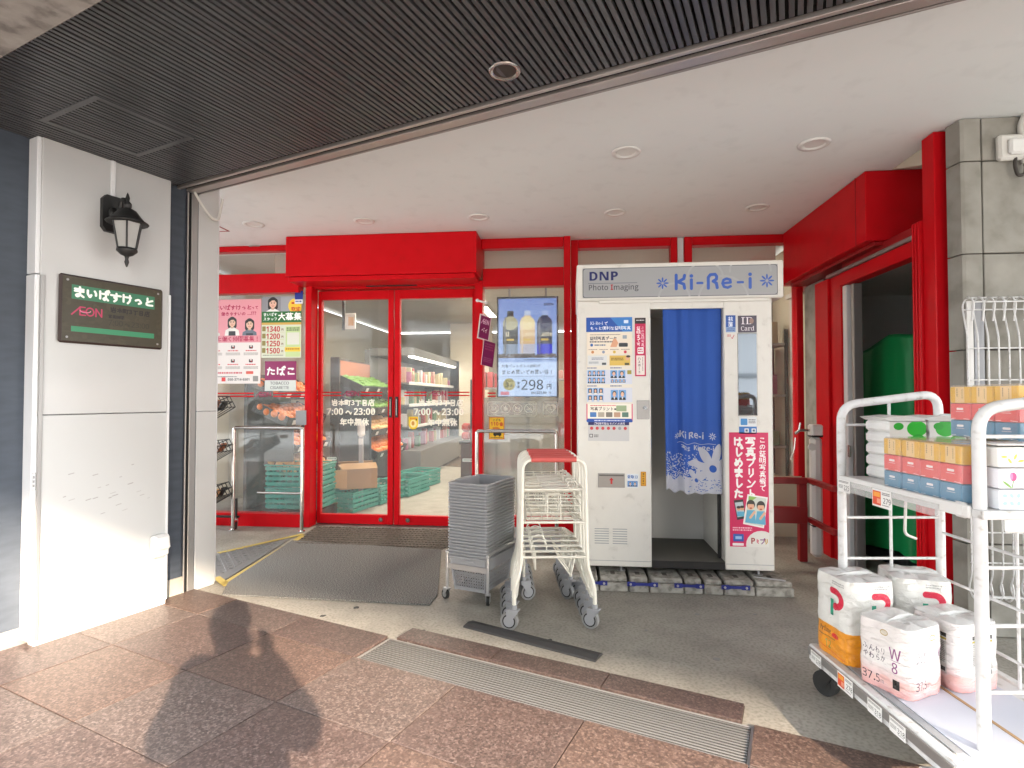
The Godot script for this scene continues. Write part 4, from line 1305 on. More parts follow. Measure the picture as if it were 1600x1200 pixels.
# ---------------------------------------------------------------- inside the shop
func interior():
	var fl := Node3D.new()
	fl.name = "shop_floor"
	add_child(fl)
	structure(fl)
	bxpart("floor_sheet", Vector3(-.8, -.03, -9.6), Vector3(7.4, .05, 8.0), M.shop_tile, fl, 0)
	for i in 12:
		bxpart("tile_joint", Vector3(-.9, -.0045, -6.2 - i * .6), Vector3(7.0, .003, .006), M.joint_grout, fl, 0)
	for i in 11:
		bxpart("tile_joint", Vector3(-3.9 + i * .6, -.0048, -9.6), Vector3(.006, .003, 7.9), M.joint_grout, fl, 0)
	var rm := thing("shop_room", "cream walls and ceiling of the lit shop behind the glass", "room")
	red_box("wall_left", -4.5, -4.4, -.05, 2.86, -13.6, -5.62, rm, M.cream_wall, 0)
	red_box("wall_back", -4.4, 2.27, -.05, 2.86, -13.6, -13.5, rm, M.cream_wall, 0)
	red_box("wall_right", 2.27, 2.37, -.05, 2.86, -13.5, -5.62, rm, M.cream_wall, 0)
	red_box("room_ceiling", -4.5, 2.37, 2.9, 3.0, -13.6, -5.74, rm, M.white_panel, 0)
	red_box("side_partition", -4.4, -3.32, 0, 2.9, -6.95, -6.85, rm, M.cream_wall, 0)
	red_box("column", -2.6, -1.75, 0, 2.9, -12.6, -12.0, rm, M.cream_wall, 0)
	red_box("bulkhead", -3.3, 2.1, 2.46, 2.9, -5.99, -5.95, rm, M.cream_wall, 0)
	# ceiling lights, each with its own light
	var lab := ["long ceiling light over the left aisle near the doors", "long ceiling light over the middle of the shop near the window", "long ceiling light deep in the left aisle", "long ceiling light deep in the middle of the shop", "long ceiling light behind the photo booth windows"]
	var pos := [Vector3(-2.3, 2.88, -7.3), Vector3(-.5, 2.88, -7.0), Vector3(-1.5, 2.88, -10.2), Vector3(.6, 2.88, -10.2), Vector3(1.2, 2.88, -7.0)]
	for i in 5:
		var t := thing("ceiling_light", lab[i], "ceiling light", pos[i], Basis(), "long lights on the shop ceiling")
		bxpart("housing", Vector3(0, .0, 0), Vector3(.16, .03, 1.22), M.white_plastic, t, .004)
		bxpart("diffuser", Vector3(0, -.022, 0), Vector3(.12, .012, 1.2), M.lit_diffuser, t, .003)
		var a := AreaLight3D.new()
		a.name = "light"
		a.area_size = Vector2(.12, 1.2)
		a.light_color = Color(1, .95, .86)
		a.light_energy = 0.68
		a.area_range = 14.0
		a.shadow_enabled = true
		a.position = Vector3(0, -.032, 0)
		a.rotation.x = -PI / 2
		t.add_child(a)
	# produce stand by the left window
	produce_stand("produce_stand", "black produce stand with sloping bins of oranges beside the left window", Vector3(-3.12, 0, -6.15), .95, 0)
	produce_stand("produce_stand", "brown backed produce stand with vegetables behind the left sliding door", Vector3(-2.78, 0, -7.75), 1.35, 1)
	var crate_spots := [[Vector3(-2.89, 0.12, -5.80), "lower green crate under the produce bins by the left window"], [Vector3(-2.89, .356, -5.80), "upper green crate under the produce bins by the left window"], [Vector3(-2.52, .0, -6.35), "green crate below the cardboard box inside the left door"], [Vector3(-2.38, .0, -6.85), "green crate behind the one under the cardboard box"], [Vector3(-2.2, .0, -7.4), "low green crate under the brown backed produce stand"], [Vector3(-2.2, .0, -8.05), "farther low green crate under the brown backed produce stand"]]
	var proto: Node3D = null
	for q in crate_spots:
		if proto == null:
			proto = crate("plastic_crate", q[1], q[0])
		else:
			copy(proto, Transform3D(Basis(Vector3.UP, 0.0 if q[0].z > -5.9 else 1.35), q[0]), q[1], "green plastic crates")
	proto.set_meta("group", "green plastic crates")
	var cb := thing("cardboard_box", "brown cardboard box on a green crate inside the left door", "box", Vector3(-2.5, .235, -6.4), Basis(Vector3.UP, .5))
	bxpart("carton", Vector3(0, .13, 0), Vector3(.42, .26, .3), M.cardboard, cb, .004)
	for s in [-1, 1]:
		bxpart("flap", Vector3(0, .265, s * .16), Vector3(.4, .005, .12), M.cardboard, cb, 0, Basis(Vector3.RIGHT, s * .5))
	var pb := thing("price_board", "pale price board leaning in front of the cardboard box", "sign", Vector3(-2.55, .38, -6.02))
	bxpart("board", Vector3.ZERO, Vector3(.16, .2, .006), M.potato_bag, pb, .001)
	# chilled case along the left aisle
	var cc := thing("chilled_case", "white open chilled case with lit shelves deep in the left aisle", "chiller", Vector3(-2.75, 0, -10.3))
	red_box("back", -.5, -.42, 0, 2.05, -1.7, 1.7, cc, M.case_grey)
	red_box("top", -.42, .3, 1.95, 2.08, -1.7, 1.7, cc, M.case_grey)
	red_box("base", -.42, .42, .05, .45, -1.7, 1.7, cc, M.case_grey)
	red_box("plinth", -.4, .36, 0.0, .05, -1.68, 1.68, cc, M.black_plastic)
	red_box("end_panel", -.5, .35, 0, 2.08, -1.74, -1.70, cc, M.case_grey)
	red_box("light_strip", .2, .28, 1.93, 1.945, -1.65, 1.65, cc, M.lit_diffuser, 0)
	for y in [.8, 1.15, 1.5]:
		red_box("shelf", -.41, .22, y, y + .025, -1.68, 1.68, cc, M.case_grey)
		red_box("shelf_edge", .222, .23, y - .01, y + .04, -1.68, 1.68, cc, M.white_trim)
	var cols := [lin(.35, .18, .14), lin(.42, .36, .22), lin(.36, .06, .06), lin(.12, .22, .12), lin(.45, .45, .47), lin(.30, .10, .18)]
	var gm := []
	for i in 6:
		gm.append(mat("goods_%d" % i, cols[i], .4))
	var r2 := RandomNumberGenerator.new()
	r2.seed = 3
	var bs := []
	for i in 6:
		bs.append(B.new())
	for y in [.45, .825, 1.175, 1.525]:
		for i in 30:
			var h := r2.randf_range(.12, .27)
			bs[r2.randi() % 6].box(Vector3(r2.randf_range(.0, .14), y + h / 2, -1.62 + i * .112), Vector3(.09, h, r2.randf_range(.06, .1)), .008)
	for i in 6:
		part("goods", bs[i], gm[i], cc).set_meta("kind", "stuff")
	# racks seen through the right hand windows
	var rk := [[Vector3(-1.02, 0, -8.2), .8, 1.55, "black wire goods rack behind the right edge of the doors"], [Vector3(.9, 0, -8.6), 2.2, 1.7, "long goods shelf seen behind the photo booth windows"], [Vector3(1.9, 0, -6.25), .66, 2.0, "dark goods rack behind the narrow window beside the booth"]]
	for q in rk:
		var t := thing("goods_rack", q[3], "shelf", q[0])
		var w: float = q[1]
		for x in [-w / 2, w / 2]:
			for z in [-.2, .2]:
				bxpart("upright", Vector3(x, q[2] / 2, z), Vector3(.03, q[2], .03), M.black_iron, t, .002)
		for k in 4:
			var y: float = .25 + k * (q[2] - .3) / 3.2
			bxpart("shelf", Vector3(0, y, 0), Vector3(w, .025, .42), M.dull_aluminium, t, .002)
			var g := B.new()
			var x := -w / 2 + .06
			while x < w / 2 - .06:
				var h := r2.randf_range(.12, .26)
				g.box(Vector3(x, y + .013 + h / 2, r2.randf_range(.02, .1)), Vector3(.08, h, .16), .006)
				x += .1
			part("goods", g, gm[(k * 2 + int(w * 3)) % 6], t).set_meta("kind", "stuff")
	var dp := thing("dark_partition", "dark partition behind the goods rack in the narrow window beside the booth", "partition")
	red_box("board", 1.3, 2.26, 0, 2.75, -6.56, -6.52, dp, M.dark_brown_wood)
	var tr := thing("red_fruit_tray", "tray of red packs on a rack at the end of the aisle", "tray", Vector3(-1.32, .62, -8.3))
	bxpart("tray", Vector3(0, .0, 0), Vector3(.62, .05, .3), M.black_plastic, tr)
	for i in 4:
		for j in 2:
			bxpart("pack", Vector3(-.22 + i * .145, .1 + j * .125, .03), Vector3(.13, .12, .16), M.red_fruit, tr, .03)
	bxpart("stand", Vector3(0, -.31, 0), Vector3(.58, .56, .26), M.black_plastic, tr)
	var pnl := thing("wall_poster_frame", "white framed notice high on the cream wall inside the left door", "notice", Vector3(-2.7906, 2.2768, -6.8300))
	bxpart("frame", Vector3(-.07, .1, 0), Vector3(.035, .46, .02), M.black_plastic, pnl)
	bxpart("card", Vector3(.02, -.02, 0), Vector3(.14, .2, .01), M.white_plastic, pnl)
	bxpart("print", Vector3(.03, -.02, .0065), Vector3(.07, .11, .002), M.potato_bag, pnl, 0)
	var sd := thing("sanitizer_stand", "slim grey stand with a white bottle holder just inside the left door", "stand", Vector3(-2.4635, 0.0000, -6.4256))
	bxpart("post", Vector3(0, .42, 0), Vector3(.05, .84, .03), M.castor_grey, sd)
	bxpart("holder", Vector3(0, .92, 0), Vector3(.085, .2, .08), M.white_plastic, sd, .03)
	bxpart("label", Vector3(0, .77, .02), Vector3(.05, .07, .004), M.white_plastic, sd, .001)
	bxpart("foot", Vector3(0, .006, 0), Vector3(.26, .012, .24), M.castor_grey, sd)

func crate(n: String, label: String, at: Vector3) -> Node3D:
	var t := thing(n, label, "crate", at)
	var b := B.new()
	for s in [-1, 1]:
		for k in 4:
			b.box(Vector3(0, .03 + k * .053, s * .19), Vector3(.6, .034, .012), .003)
			b.box(Vector3(s * .294, .03 + k * .053, 0), Vector3(.012, .034, .368), .003)
		for k in 9:
			b.box(Vector3(-.28 + k * .07, .11, s * .187), Vector3(.012, .2, .01), 0)
		for k in 5:
			b.box(Vector3(s * .29, .11, -.14 + k * .07), Vector3(.01, .2, .012), 0)
	part("side", b, M.teal_crate, t)
	b = B.new()
	b.box(Vector3(0, .008, 0), Vector3(.57, .012, .36), .002)
	part("bottom", b, M.teal_crate, t)
	b = B.new()
	for s in [-1, 1]:
		b.box(Vector3(0, .222, s * .192), Vector3(.62, .016, .022), .004)
		b.box(Vector3(s * .3, .222, 0), Vector3(.022, .016, .36), .004)
	part("rim", b, M.teal_crate, t)
	return t

func produce_stand(n: String, label: String, at: Vector3, dz: float, kind: int):
	var t := thing(n, label, "produce stand", at, Basis(), "produce stands inside the shop")
	var h := 1.55 if kind == 0 else 1.82
	bxpart("back", Vector3(-.34, h / 2, 0), Vector3(.04, h, dz), M.dark_brown_wood, t)
	bxpart("end", Vector3(-.06, .78 if kind == 0 else .6, dz / 2), Vector3(.52, .34 if kind == 0 else 1.2, .03), M.black_plastic, t)
	if kind == 0:
		bxpart("plinth", Vector3(.12, .055, .3), Vector3(.8, .11, .48), M.black_plastic, t)
	if kind == 1:
		bxpart("end", Vector3(-.28, h / 2, dz / 2 + .02), Vector3(.12, h, .04), M.dark_brown_wood, t)
		bxpart("wood_board", Vector3(-.31, 1.66, 0), Vector3(.02, .26, dz - .1), M.orange_wood, t)
	var fruit := [[M.orange_fruit, M.orange_fruit, M.orange_fruit, M.potato_bag], [M.green_leaf, M.green_leaf, M.potato_bag, M.orange_fruit]][kind] as Array
	var r2 := RandomNumberGenerator.new()
	r2.seed = 20 + kind
	for k in 4:
		var y := 1.36 - k * .29
		var x := -.16 + k * .07
		if kind == 1:
			y += .08
		var tilt := Basis(Vector3.BACK, -.42)
		var c := Vector3(x, y, 0)
		var b := B.new()
		b.box(c, Vector3(.42, .012, dz - .04), .002, tilt)
		b.box(c + tilt * Vector3(.21, .045, 0), Vector3(.012, .1, dz - .04), .002, tilt)
		for s in [-1, 1]:
			b.box(c + tilt * Vector3(0, .05, s * (dz / 2 - .02)), Vector3(.42, .11, .012), .002, tilt)
		part("bin", b, M.black_plastic, t)
		b = B.new()
		for i in int(dz / .085):
			for j in 4:
				var p := c + tilt * Vector3(-.14 + j * .09, .05 + r2.randf_range(0, .03), -dz / 2 + .07 + i * .085)
				var rr := Vector3(.045, .043, .045) if (kind == 0 or k > 1) else Vector3(.05, .035, .05)
				b.ball(p, rr * r2.randf_range(.85, 1.1), 9, 6, Basis(Vector3.UP, r2.randf() * 3))
		part("produce", b, fruit[k], t).set_meta("kind", "stuff")
		for i in 3:
			bxpart("price_card", c + tilt * Vector3(.222, .045, -dz / 3 + i * dz / 3), Vector3(.004, .05, .085), M.white_plastic, t, 0, tilt)

# ---------------------------------------------------------------- on the white panel
func wall_lamp_and_sign():
	var cn := thing("conduit_strip", "narrow white conduit running up from the lantern to the soffit", "conduit", st(-1.545, .59, 2.555), SB)
	bxpart("strip", Vector3.ZERO, Vector3(.014, .23, .024), M.white_trim, cn, .003)
	var l := thing("wall_lantern", "black iron wall lantern with frosted panes on the white panel", "wall lamp", st(-1.548, .6, 2.37), SB)
	var b := B.new()
	var oct := PackedVector2Array()
	for q in [[-.055, -.10], [-.035, -.125], [.035, -.125], [.055, -.10], [.055, .06], [.035, .085], [-.035, .085], [-.055, .06]]:
		oct.append(Vector2(q[0], q[1]))
	b.prism(oct, Vector3(.002, 0, 0), Vector3(0, 0, -1), Vector3.UP, .03)
	part("back_plate", b, M.black_iron, l)
	b = B.new()
	b.tube(fillet([Vector3(.03, -.02, 0), Vector3(.09, -.03, 0), Vector3(.12, .06, 0), Vector3(.17, .02, 0)], .05), .014, 10)
	b.ball(Vector3(.035, -.02, 0), Vector3(.02, .04, .03), 10, 6)
	part("arm", b, M.black_iron, l)
	var at := Transform3D(Basis(), Vector3(.17, 0, 0))
	b = B.new()
	b.lathe([Vector2(0, .085), Vector2(.006, .07), Vector2(.011, .05), Vector2(.008, .035), Vector2(.02, .02), Vector2(.02, .0), Vector2(.014, -.004), Vector2(.045, -.022), Vector2(.068, -.055), Vector2(.085, -.075), Vector2(.105, -.088), Vector2(.103, -.094), Vector2(.06, -.09), Vector2(0, -.09)], 18, at, false)
	part("roof", b, M.black_iron, l)
	b = B.new()
	b.lathe([Vector2(.0, -.235), Vector2(.05, -.235), Vector2(.052, -.25), Vector2(.03, -.272), Vector2(.012, -.28), Vector2(.008, -.295), Vector2(.012, -.312), Vector2(.004, -.338), Vector2(0, -.342)], 14, at, false)
	part("bottom_finial", b, M.black_iron, l)
	for i in 6:
		var a := TAU * (i + .5) / 6
		var a2 := TAU * (i + 1.5) / 6
		var d := Vector3(cos(a), 0, sin(a))
		var d2 := Vector3(cos(a2), 0, sin(a2))
		b = B.new()
		b.rod(at.origin + d * .076 + Vector3(0, -.09, 0), at.origin + d * .049 + Vector3(0, -.238, 0), .0055, 6)
		part("rib", b, M.black_iron, l)
		b = B.new()
		var q := [at.origin + d * .072 + Vector3(0, -.093, 0), at.origin + d2 * .072 + Vector3(0, -.093, 0), at.origin + d2 * .046 + Vector3(0, -.235, 0), at.origin + d * .046 + Vector3(0, -.235, 0)]
		b.quad(q[0], q[1], q[2], q[3], d + d2)
		part("pane", b, M.frosted_lamp_glass, l)
	var s := thing("shop_sign", "brown shop sign with green bands on the white wall panel", "sign", st(-1.542, .579, 1.778), SB)
	bxpart("board", Vector3(.008, 0, 0), Vector3(.022, .372, .55), mat("sign_frame", lin(.035, .018, .014), .4), s, .012)
	var cv := Canvas.new(self, 520, 350, lin(.042, .033, .013))
	var r2 := RandomNumberGenerator.new()
	r2.seed = 2
	for i in 300:
		cv.disc(r2.randf_range(0, 520), r2.randf_range(0, 350), r2.randf_range(2, 26), r2.randf_range(2, 18), lin(.042, .033, .013).lightened(r2.randf_range(-.02, .035)))
	cv.rect(42, 42, 436, 78, lin(.03, .17, .085)); cv.rect(42, 268, 436, 30, lin(.03, .23, .105))
	cv.text("まいばすけっと", 48, 48, 60, Color(.96, .96, .93), .2, true, false, 1.0)
	aeon_draw(cv, 44, 158, 150, 48, Color(.70, .16, .34))
	cv.text("岩本町3丁目店", 232, 136, 33, Color(.03, .02, .02), .12); cv.text("営業時間", 222, 182, 21, Color(.03, .02, .02), .12); cv.text("7:00", 222, 206, 42, lin(.02, .016, .008), .1, false); cv.text("〜", 306, 210, 36, lin(.02, .016, .008), .1); cv.text("23:00", 346, 206, 42, lin(.02, .016, .008), .1, false)
	poster("sign_face", print_mat("shop_sign_face", cv.done(), .4), Vector3(.0195, 0, 0), .525, .35, "", "", Vector3(0, 0, -1), s, .001)
	for i in 4:
		b = B.new()
		var c := Vector3(.02, [-.155, .155][i % 2], [-.24, .24][i / 2])
		b.cyl(c, c + Vector3(.004, 0, 0), .006, 10)
		part("screw", b, M.dull_aluminium, s)
	var o := thing("outdoor_socket", "white outdoor socket with a flap near the foot of the white panel", "socket", st(-1.546, .305, .385), SB)
	bxpart("box", Vector3(.02, 0, 0), Vector3(.04, .135, .1), M.white_plastic, o, .01)
	bxpart("flap", Vector3(.05, .02, .0), Vector3(.03, .085, .085), M.white_plastic, o, .01, Basis(Vector3.BACK, .15))
	bxpart("latch", Vector3(.043, -.052, .0), Vector3(.012, .014, .05), M.white_trim, o, .003)

# ---------------------------------------------------------------- on the floor by the doors
func ground_prism(n: String, pts: Array, y0: float, h: float, m: Material, p: Node = null) -> MeshInstance3D:
	var b := B.new()
	var q := PackedVector2Array()
	for v in pts:
		q.append(Vector2(v.x, -v.z))
	b.prism(q, Vector3(0, y0, 0), Vector3.RIGHT, Vector3.FORWARD, h)
	return part(n, b, m, p)

func entrance_floor_things():
	tag(ground_prism("entrance_mat", [Vector3(-2.2685, 0.0000, -3.4740), Vector3(-0.8707, 0.0000, -3.4402), Vector3(-0.8640, 0.0000, -3.6152), Vector3(-1.0814, 0.0000, -4.6603), Vector3(-2.4896, 0.0000, -4.8349), Vector3(-2.3716, 0.0000, -3.7029)], .001, .009, M.grey_carpet), "large grey entrance mat in front of the red doors", "mat")
	var th := thing("ribbed_threshold_mat", "brown ribbed mat between the red doors and the grey mat", "mat")
	ground_prism("base", [Vector3(-2.4718, 0.0000, -4.8591), Vector3(-1.0796, 0.0000, -4.7001), Vector3(-0.9057, 0.0000, -5.4033), Vector3(-2.5229, 0.0000, -5.3498)], .001, .004, M.brown_rubber, th)
	for i in 9:
		var z := -4.76 - i * .075
		var rb := B.new()
		var n := 46
		for k in n:
			var x := lerpf(-2.42 - i * .012, -1.02 + i * .006, (k + .5) / n)
			rb.box(Vector3(x, .009, z + .008 * (k % 2)), Vector3(.024, .008, .026), .002)
		part("rib_row", rb, M.brown_rubber, th).set_meta("kind", "stuff")
	var cp := thing("chequer_ramp", "chequer plate ramp edged with yellow tape left of the mat", "ramp")
	ground_prism("plate", [Vector3(-2.5528, 0.0000, -3.7809), Vector3(-2.4270, 0.0000, -3.7517), Vector3(-2.5408, 0.0000, -4.8749), Vector3(-2.5693, 0.0000, -4.9649), Vector3(-2.9270, 0.0000, -4.2512)], .001, .006, M.chequer_plate, cp)
	var tb := B.new()
	for i in 26:
		for j in 18:
			var p := Vector3(-2.95 + j * .045, .0085, -5.05 + i * .055)
			var a := Vector2(-2.42, -3.73)
			var c := Vector2(-2.50, -4.95)
			if p.x > lerpf(c.x, a.x, (p.z - c.y) / (a.y - c.y)) - .07 or p.x < -2.9 or p.z > -3.86 or p.z < lerpf(-4.98, -4.5, (-2.5 - p.x) / .45) + .08:
				continue
			tb.box(p, Vector3(.03, .004, .008), .001, Basis(Vector3.UP, .8 if (i + j) % 2 == 0 else -.8))
	part("tread", tb, M.chequer_plate, cp).set_meta("kind", "stuff")
	for q in [[Vector3(-2.8942, 0.0000, -4.3831), Vector3(-2.5026, 0.0000, -5.0678)], [Vector3(-2.3783, 0.0000, -3.6624), Vector3(-2.4740, 0.0000, -5.0101)], [Vector3(-2.5252, 0.0000, -3.7978), Vector3(-2.3360, 0.0000, -3.6405)]]:
		var a: Vector3 = q[0]
		var c: Vector3 = q[1]
		var d := (c - a).normalized()
		var tbb := B.new()
		var ln := a.distance_to(c)
		tbb.box((a + c) / 2 + Vector3(0, .0088, 0), Vector3(ln, .002, .05), 0, Basis(d, Vector3.UP, d.cross(Vector3.UP)))
		part("yellow_tape", tbb, M.yellow_tape, cp)
	# handrails
	handrail("steel_handrail", "stainless handrail in front of the left window with the posters", Vector3(-2.57, 0, -5.17), Vector3(-3.27, 0, -5.17), 1.0, true)
	handrail("steel_handrail", "stainless handrail in front of the frosted window below the screen", Vector3(-.80, 0, -4.78), Vector3(-.115, 0, -4.78), 1.005, false)
	var ks := thing("grey_kerb_block", "low grey painted concrete step behind the carts, under the right handrail", "step", Vector3(-.31, 0, -4.68))
	bxpart("block", Vector3(-.1, .06, -.2), Vector3(.74, .12, .4), M.castor_grey, ks, .006)
	var kb := thing("concrete_block", "small bare concrete block on the floor behind the carts", "block", Vector3(.06, 0, -4.55))
	bxpart("block", Vector3(0, .055, 0), Vector3(.17, .11, .16), M.block_concrete, kb, .006)
	var rs := thing("rubber_strip", "black rubber ramp strip lying on the concrete in front of the carts", "strip", (Vector3(-0.5771, 0.0000, -3.1799) + Vector3(0.1362, 0.0000, -2.8432)) / 2, Basis(Vector3.UP, -0.4410))
	var b := B.new()
	b.prism(PackedVector2Array([Vector2(-.05, 0), Vector2(.05, 0), Vector2(.044, .008), Vector2(.0, .016), Vector2(-.044, .008)]), Vector3(-.40, 0, 0), Vector3(0, 0, 1), Vector3.UP, -.80)
	part("strip", b, M.black_rubber, rs)
	for i in 5:
		b = B.new()
		b.cyl(Vector3(-.34 + i * .17, .012, .0), Vector3(-.34 + i * .17, .0165, .0), .006, 8)
		part("screw_head", b, M.black_iron, rs)
	# snack rack on castors, mostly behind the jamb
	var sr := thing("snack_rack", "black wire snack rack on castors half hidden behind the white jamb", "rack", Vector3(-3.44, 0, -4.97))
	var r2 := RandomNumberGenerator.new()
	r2.seed = 12
	for s in [-1, 1]:
		b = B.new()
		b.rod(Vector3(-.06, .1, s * .25), Vector3(-.06, 1.55, s * .25), .012)
		b.rod(Vector3(.17, .1, s * .25), Vector3(.17, .3, s * .25), .012)
		b.rod(Vector3(-.2, .12, s * .25), Vector3(.2, .12, s * .25), .012)
		part("upright", b, M.black_iron, sr)
		for x in [-.17, .17]:
			castor(sr, Vector3(x, .1, s * .25), .035, .022, M.tyre_black, M.zinc, .6)
	for k in 3:
		var c := Vector3(.0, .27 + k * .42, 0)
		var tl := Basis(Vector3.BACK, .52)
		b = B.new()
		for i in 9:
			b.rod(c + tl * Vector3(-.18, 0, -.24 + i * .06), c + tl * Vector3(.18, 0, -.24 + i * .06), .004, 5)
			b.rod(c + tl * Vector3(.18, 0, -.24 + i * .06), c + tl * Vector3(.18, .12, -.24 + i * .06), .004, 5)
		for s in [-1, 1]:
			for y in [0.0, .06, .12]:
				b.rod(c + tl * Vector3(-.18, y * 1.5, s * .24), c + tl * Vector3(.18, y, s * .24), .005, 5)
		for y in [0.0, .06, .12]:
			b.rod(c + tl * Vector3(.18, y, -.24), c + tl * Vector3(.18, y, .24), .005, 5)
		b.box(c + tl * Vector3(0, .05, .24), Vector3(.36, .11, .006), 0, tl)
		part("wire_tray", b, M.black_iron, sr)
		for i in 5:
			for j in 3:
				bxpart("snack_pack", c + tl * Vector3(-.1 + j * .1, .055 + r2.randf_range(0, .02), -.19 + i * .095), Vector3(.11, .03, .085), [M.potato_bag, M.white_plastic, M.black_plastic, M.orange_wood][r2.randi() % 4], sr, .012, tl * Basis(Vector3.BACK, .5))
		var cvp := Canvas.new(self, 96, 40, Color(.92, .92, .9))
		cvp.rect(0, 0, 96, 7, [Color(.85, .2, .3), Color(.85, .85, .83), Color(.5, .7, .4)][k]); cvp.grey(6, 13, 44, 5, 2, Color(.4, .4, .4), k); cvp.rect(62, 15, 22, 16, Color(.15, .15, .15))
		poster("price_card", print_mat("snack_price_%d" % k, cvp.done()), c + Vector3(.215, .16, .2), .1, .042, "", "", Vector3(.9, .12, .1).normalized(), sr)

func handrail(n: String, label: String, a: Vector3, c: Vector3, h: float, mid: bool):
	var t := thing(n, label, "handrail", Vector3.ZERO, Basis(), "stainless handrails")
	var b := B.new()
	var up := Vector3(0, h, 0)
	b.tube(fillet([a, a + up, c + up, c], .03, 4), .017, 12)
	part("tube", b, M.stainless, t)
	if mid:
		b = B.new()
		b.rod(a + Vector3(0, .37, 0), c + Vector3(.25, .37, 0), .012, 10)
		part("mid_bar", b, M.stainless, t)
	for p in [a, c]:
		b = B.new()
		b.cyl(p, p + Vector3(0, .012, 0), .034, 18)
		part("base_flange", b, M.stainless, t)

func castor(p: Node, top: Vector3, r: float, w: float, tyre: Material, fork: Material, yaw: float):
	var y := Basis(Vector3.UP, yaw)
	var ax := top + y * Vector3(0, 0, -r * .55)
	ax.y = r
	var b := B.new()
	for s in [-1.0, 1.0]:
		var q := PackedVector2Array([Vector2(-r * .2, -r * .15), Vector2(r * .2, -r * .15), Vector2(r * 1.15, top.y - r - .006), Vector2(-r * .3, top.y - r - .006)])
		b.prism(q, ax + y * Vector3(s * (w / 2 + .004) + (.0 if s > 0 else -.002), 0, 0), y * Vector3(0, 0, 1), Vector3.UP, -.003)
	b.box(Vector3(top.x, top.y - .006, top.z) + y * Vector3(0, 0, -r * .1), Vector3(w + .014, .008, r * 1.4), .002, y)
	b.cyl(top + Vector3(0, -.008, 0), top + Vector3(0, .02, 0), r * .32, 10)
	var c := part("castor", b, fork, p)
	b = B.new()
	b.cyl(ax + y * Vector3(-w / 2, 0, 0), ax + y * Vector3(w / 2, 0, 0), r, 20)
	part("wheel", b, tyre, c)
	b = B.new()
	b.cyl(ax + y * Vector3(-w / 2 - .002, 0, 0), ax + y * Vector3(w / 2 + .002, 0, 0), r * .62, 16)
	if tyre == M.tyre_grey:
		b.cyl(ax + y * Vector3(-w / 2 - .0035, 0, 0), ax + y * Vector3(w / 2 + .0035, 0, 0), r * .2, 10)
	part("hub", b, fork, c)
	if tyre == M.tyre_grey:
		b = B.new()
		b.cyl(ax + y * Vector3(-w / 2 - .001, 0, 0), ax + y * Vector3(w / 2 + .001, 0, 0), r * .76, 20)
		part("dark_ring", b, M.tyre_black, c)

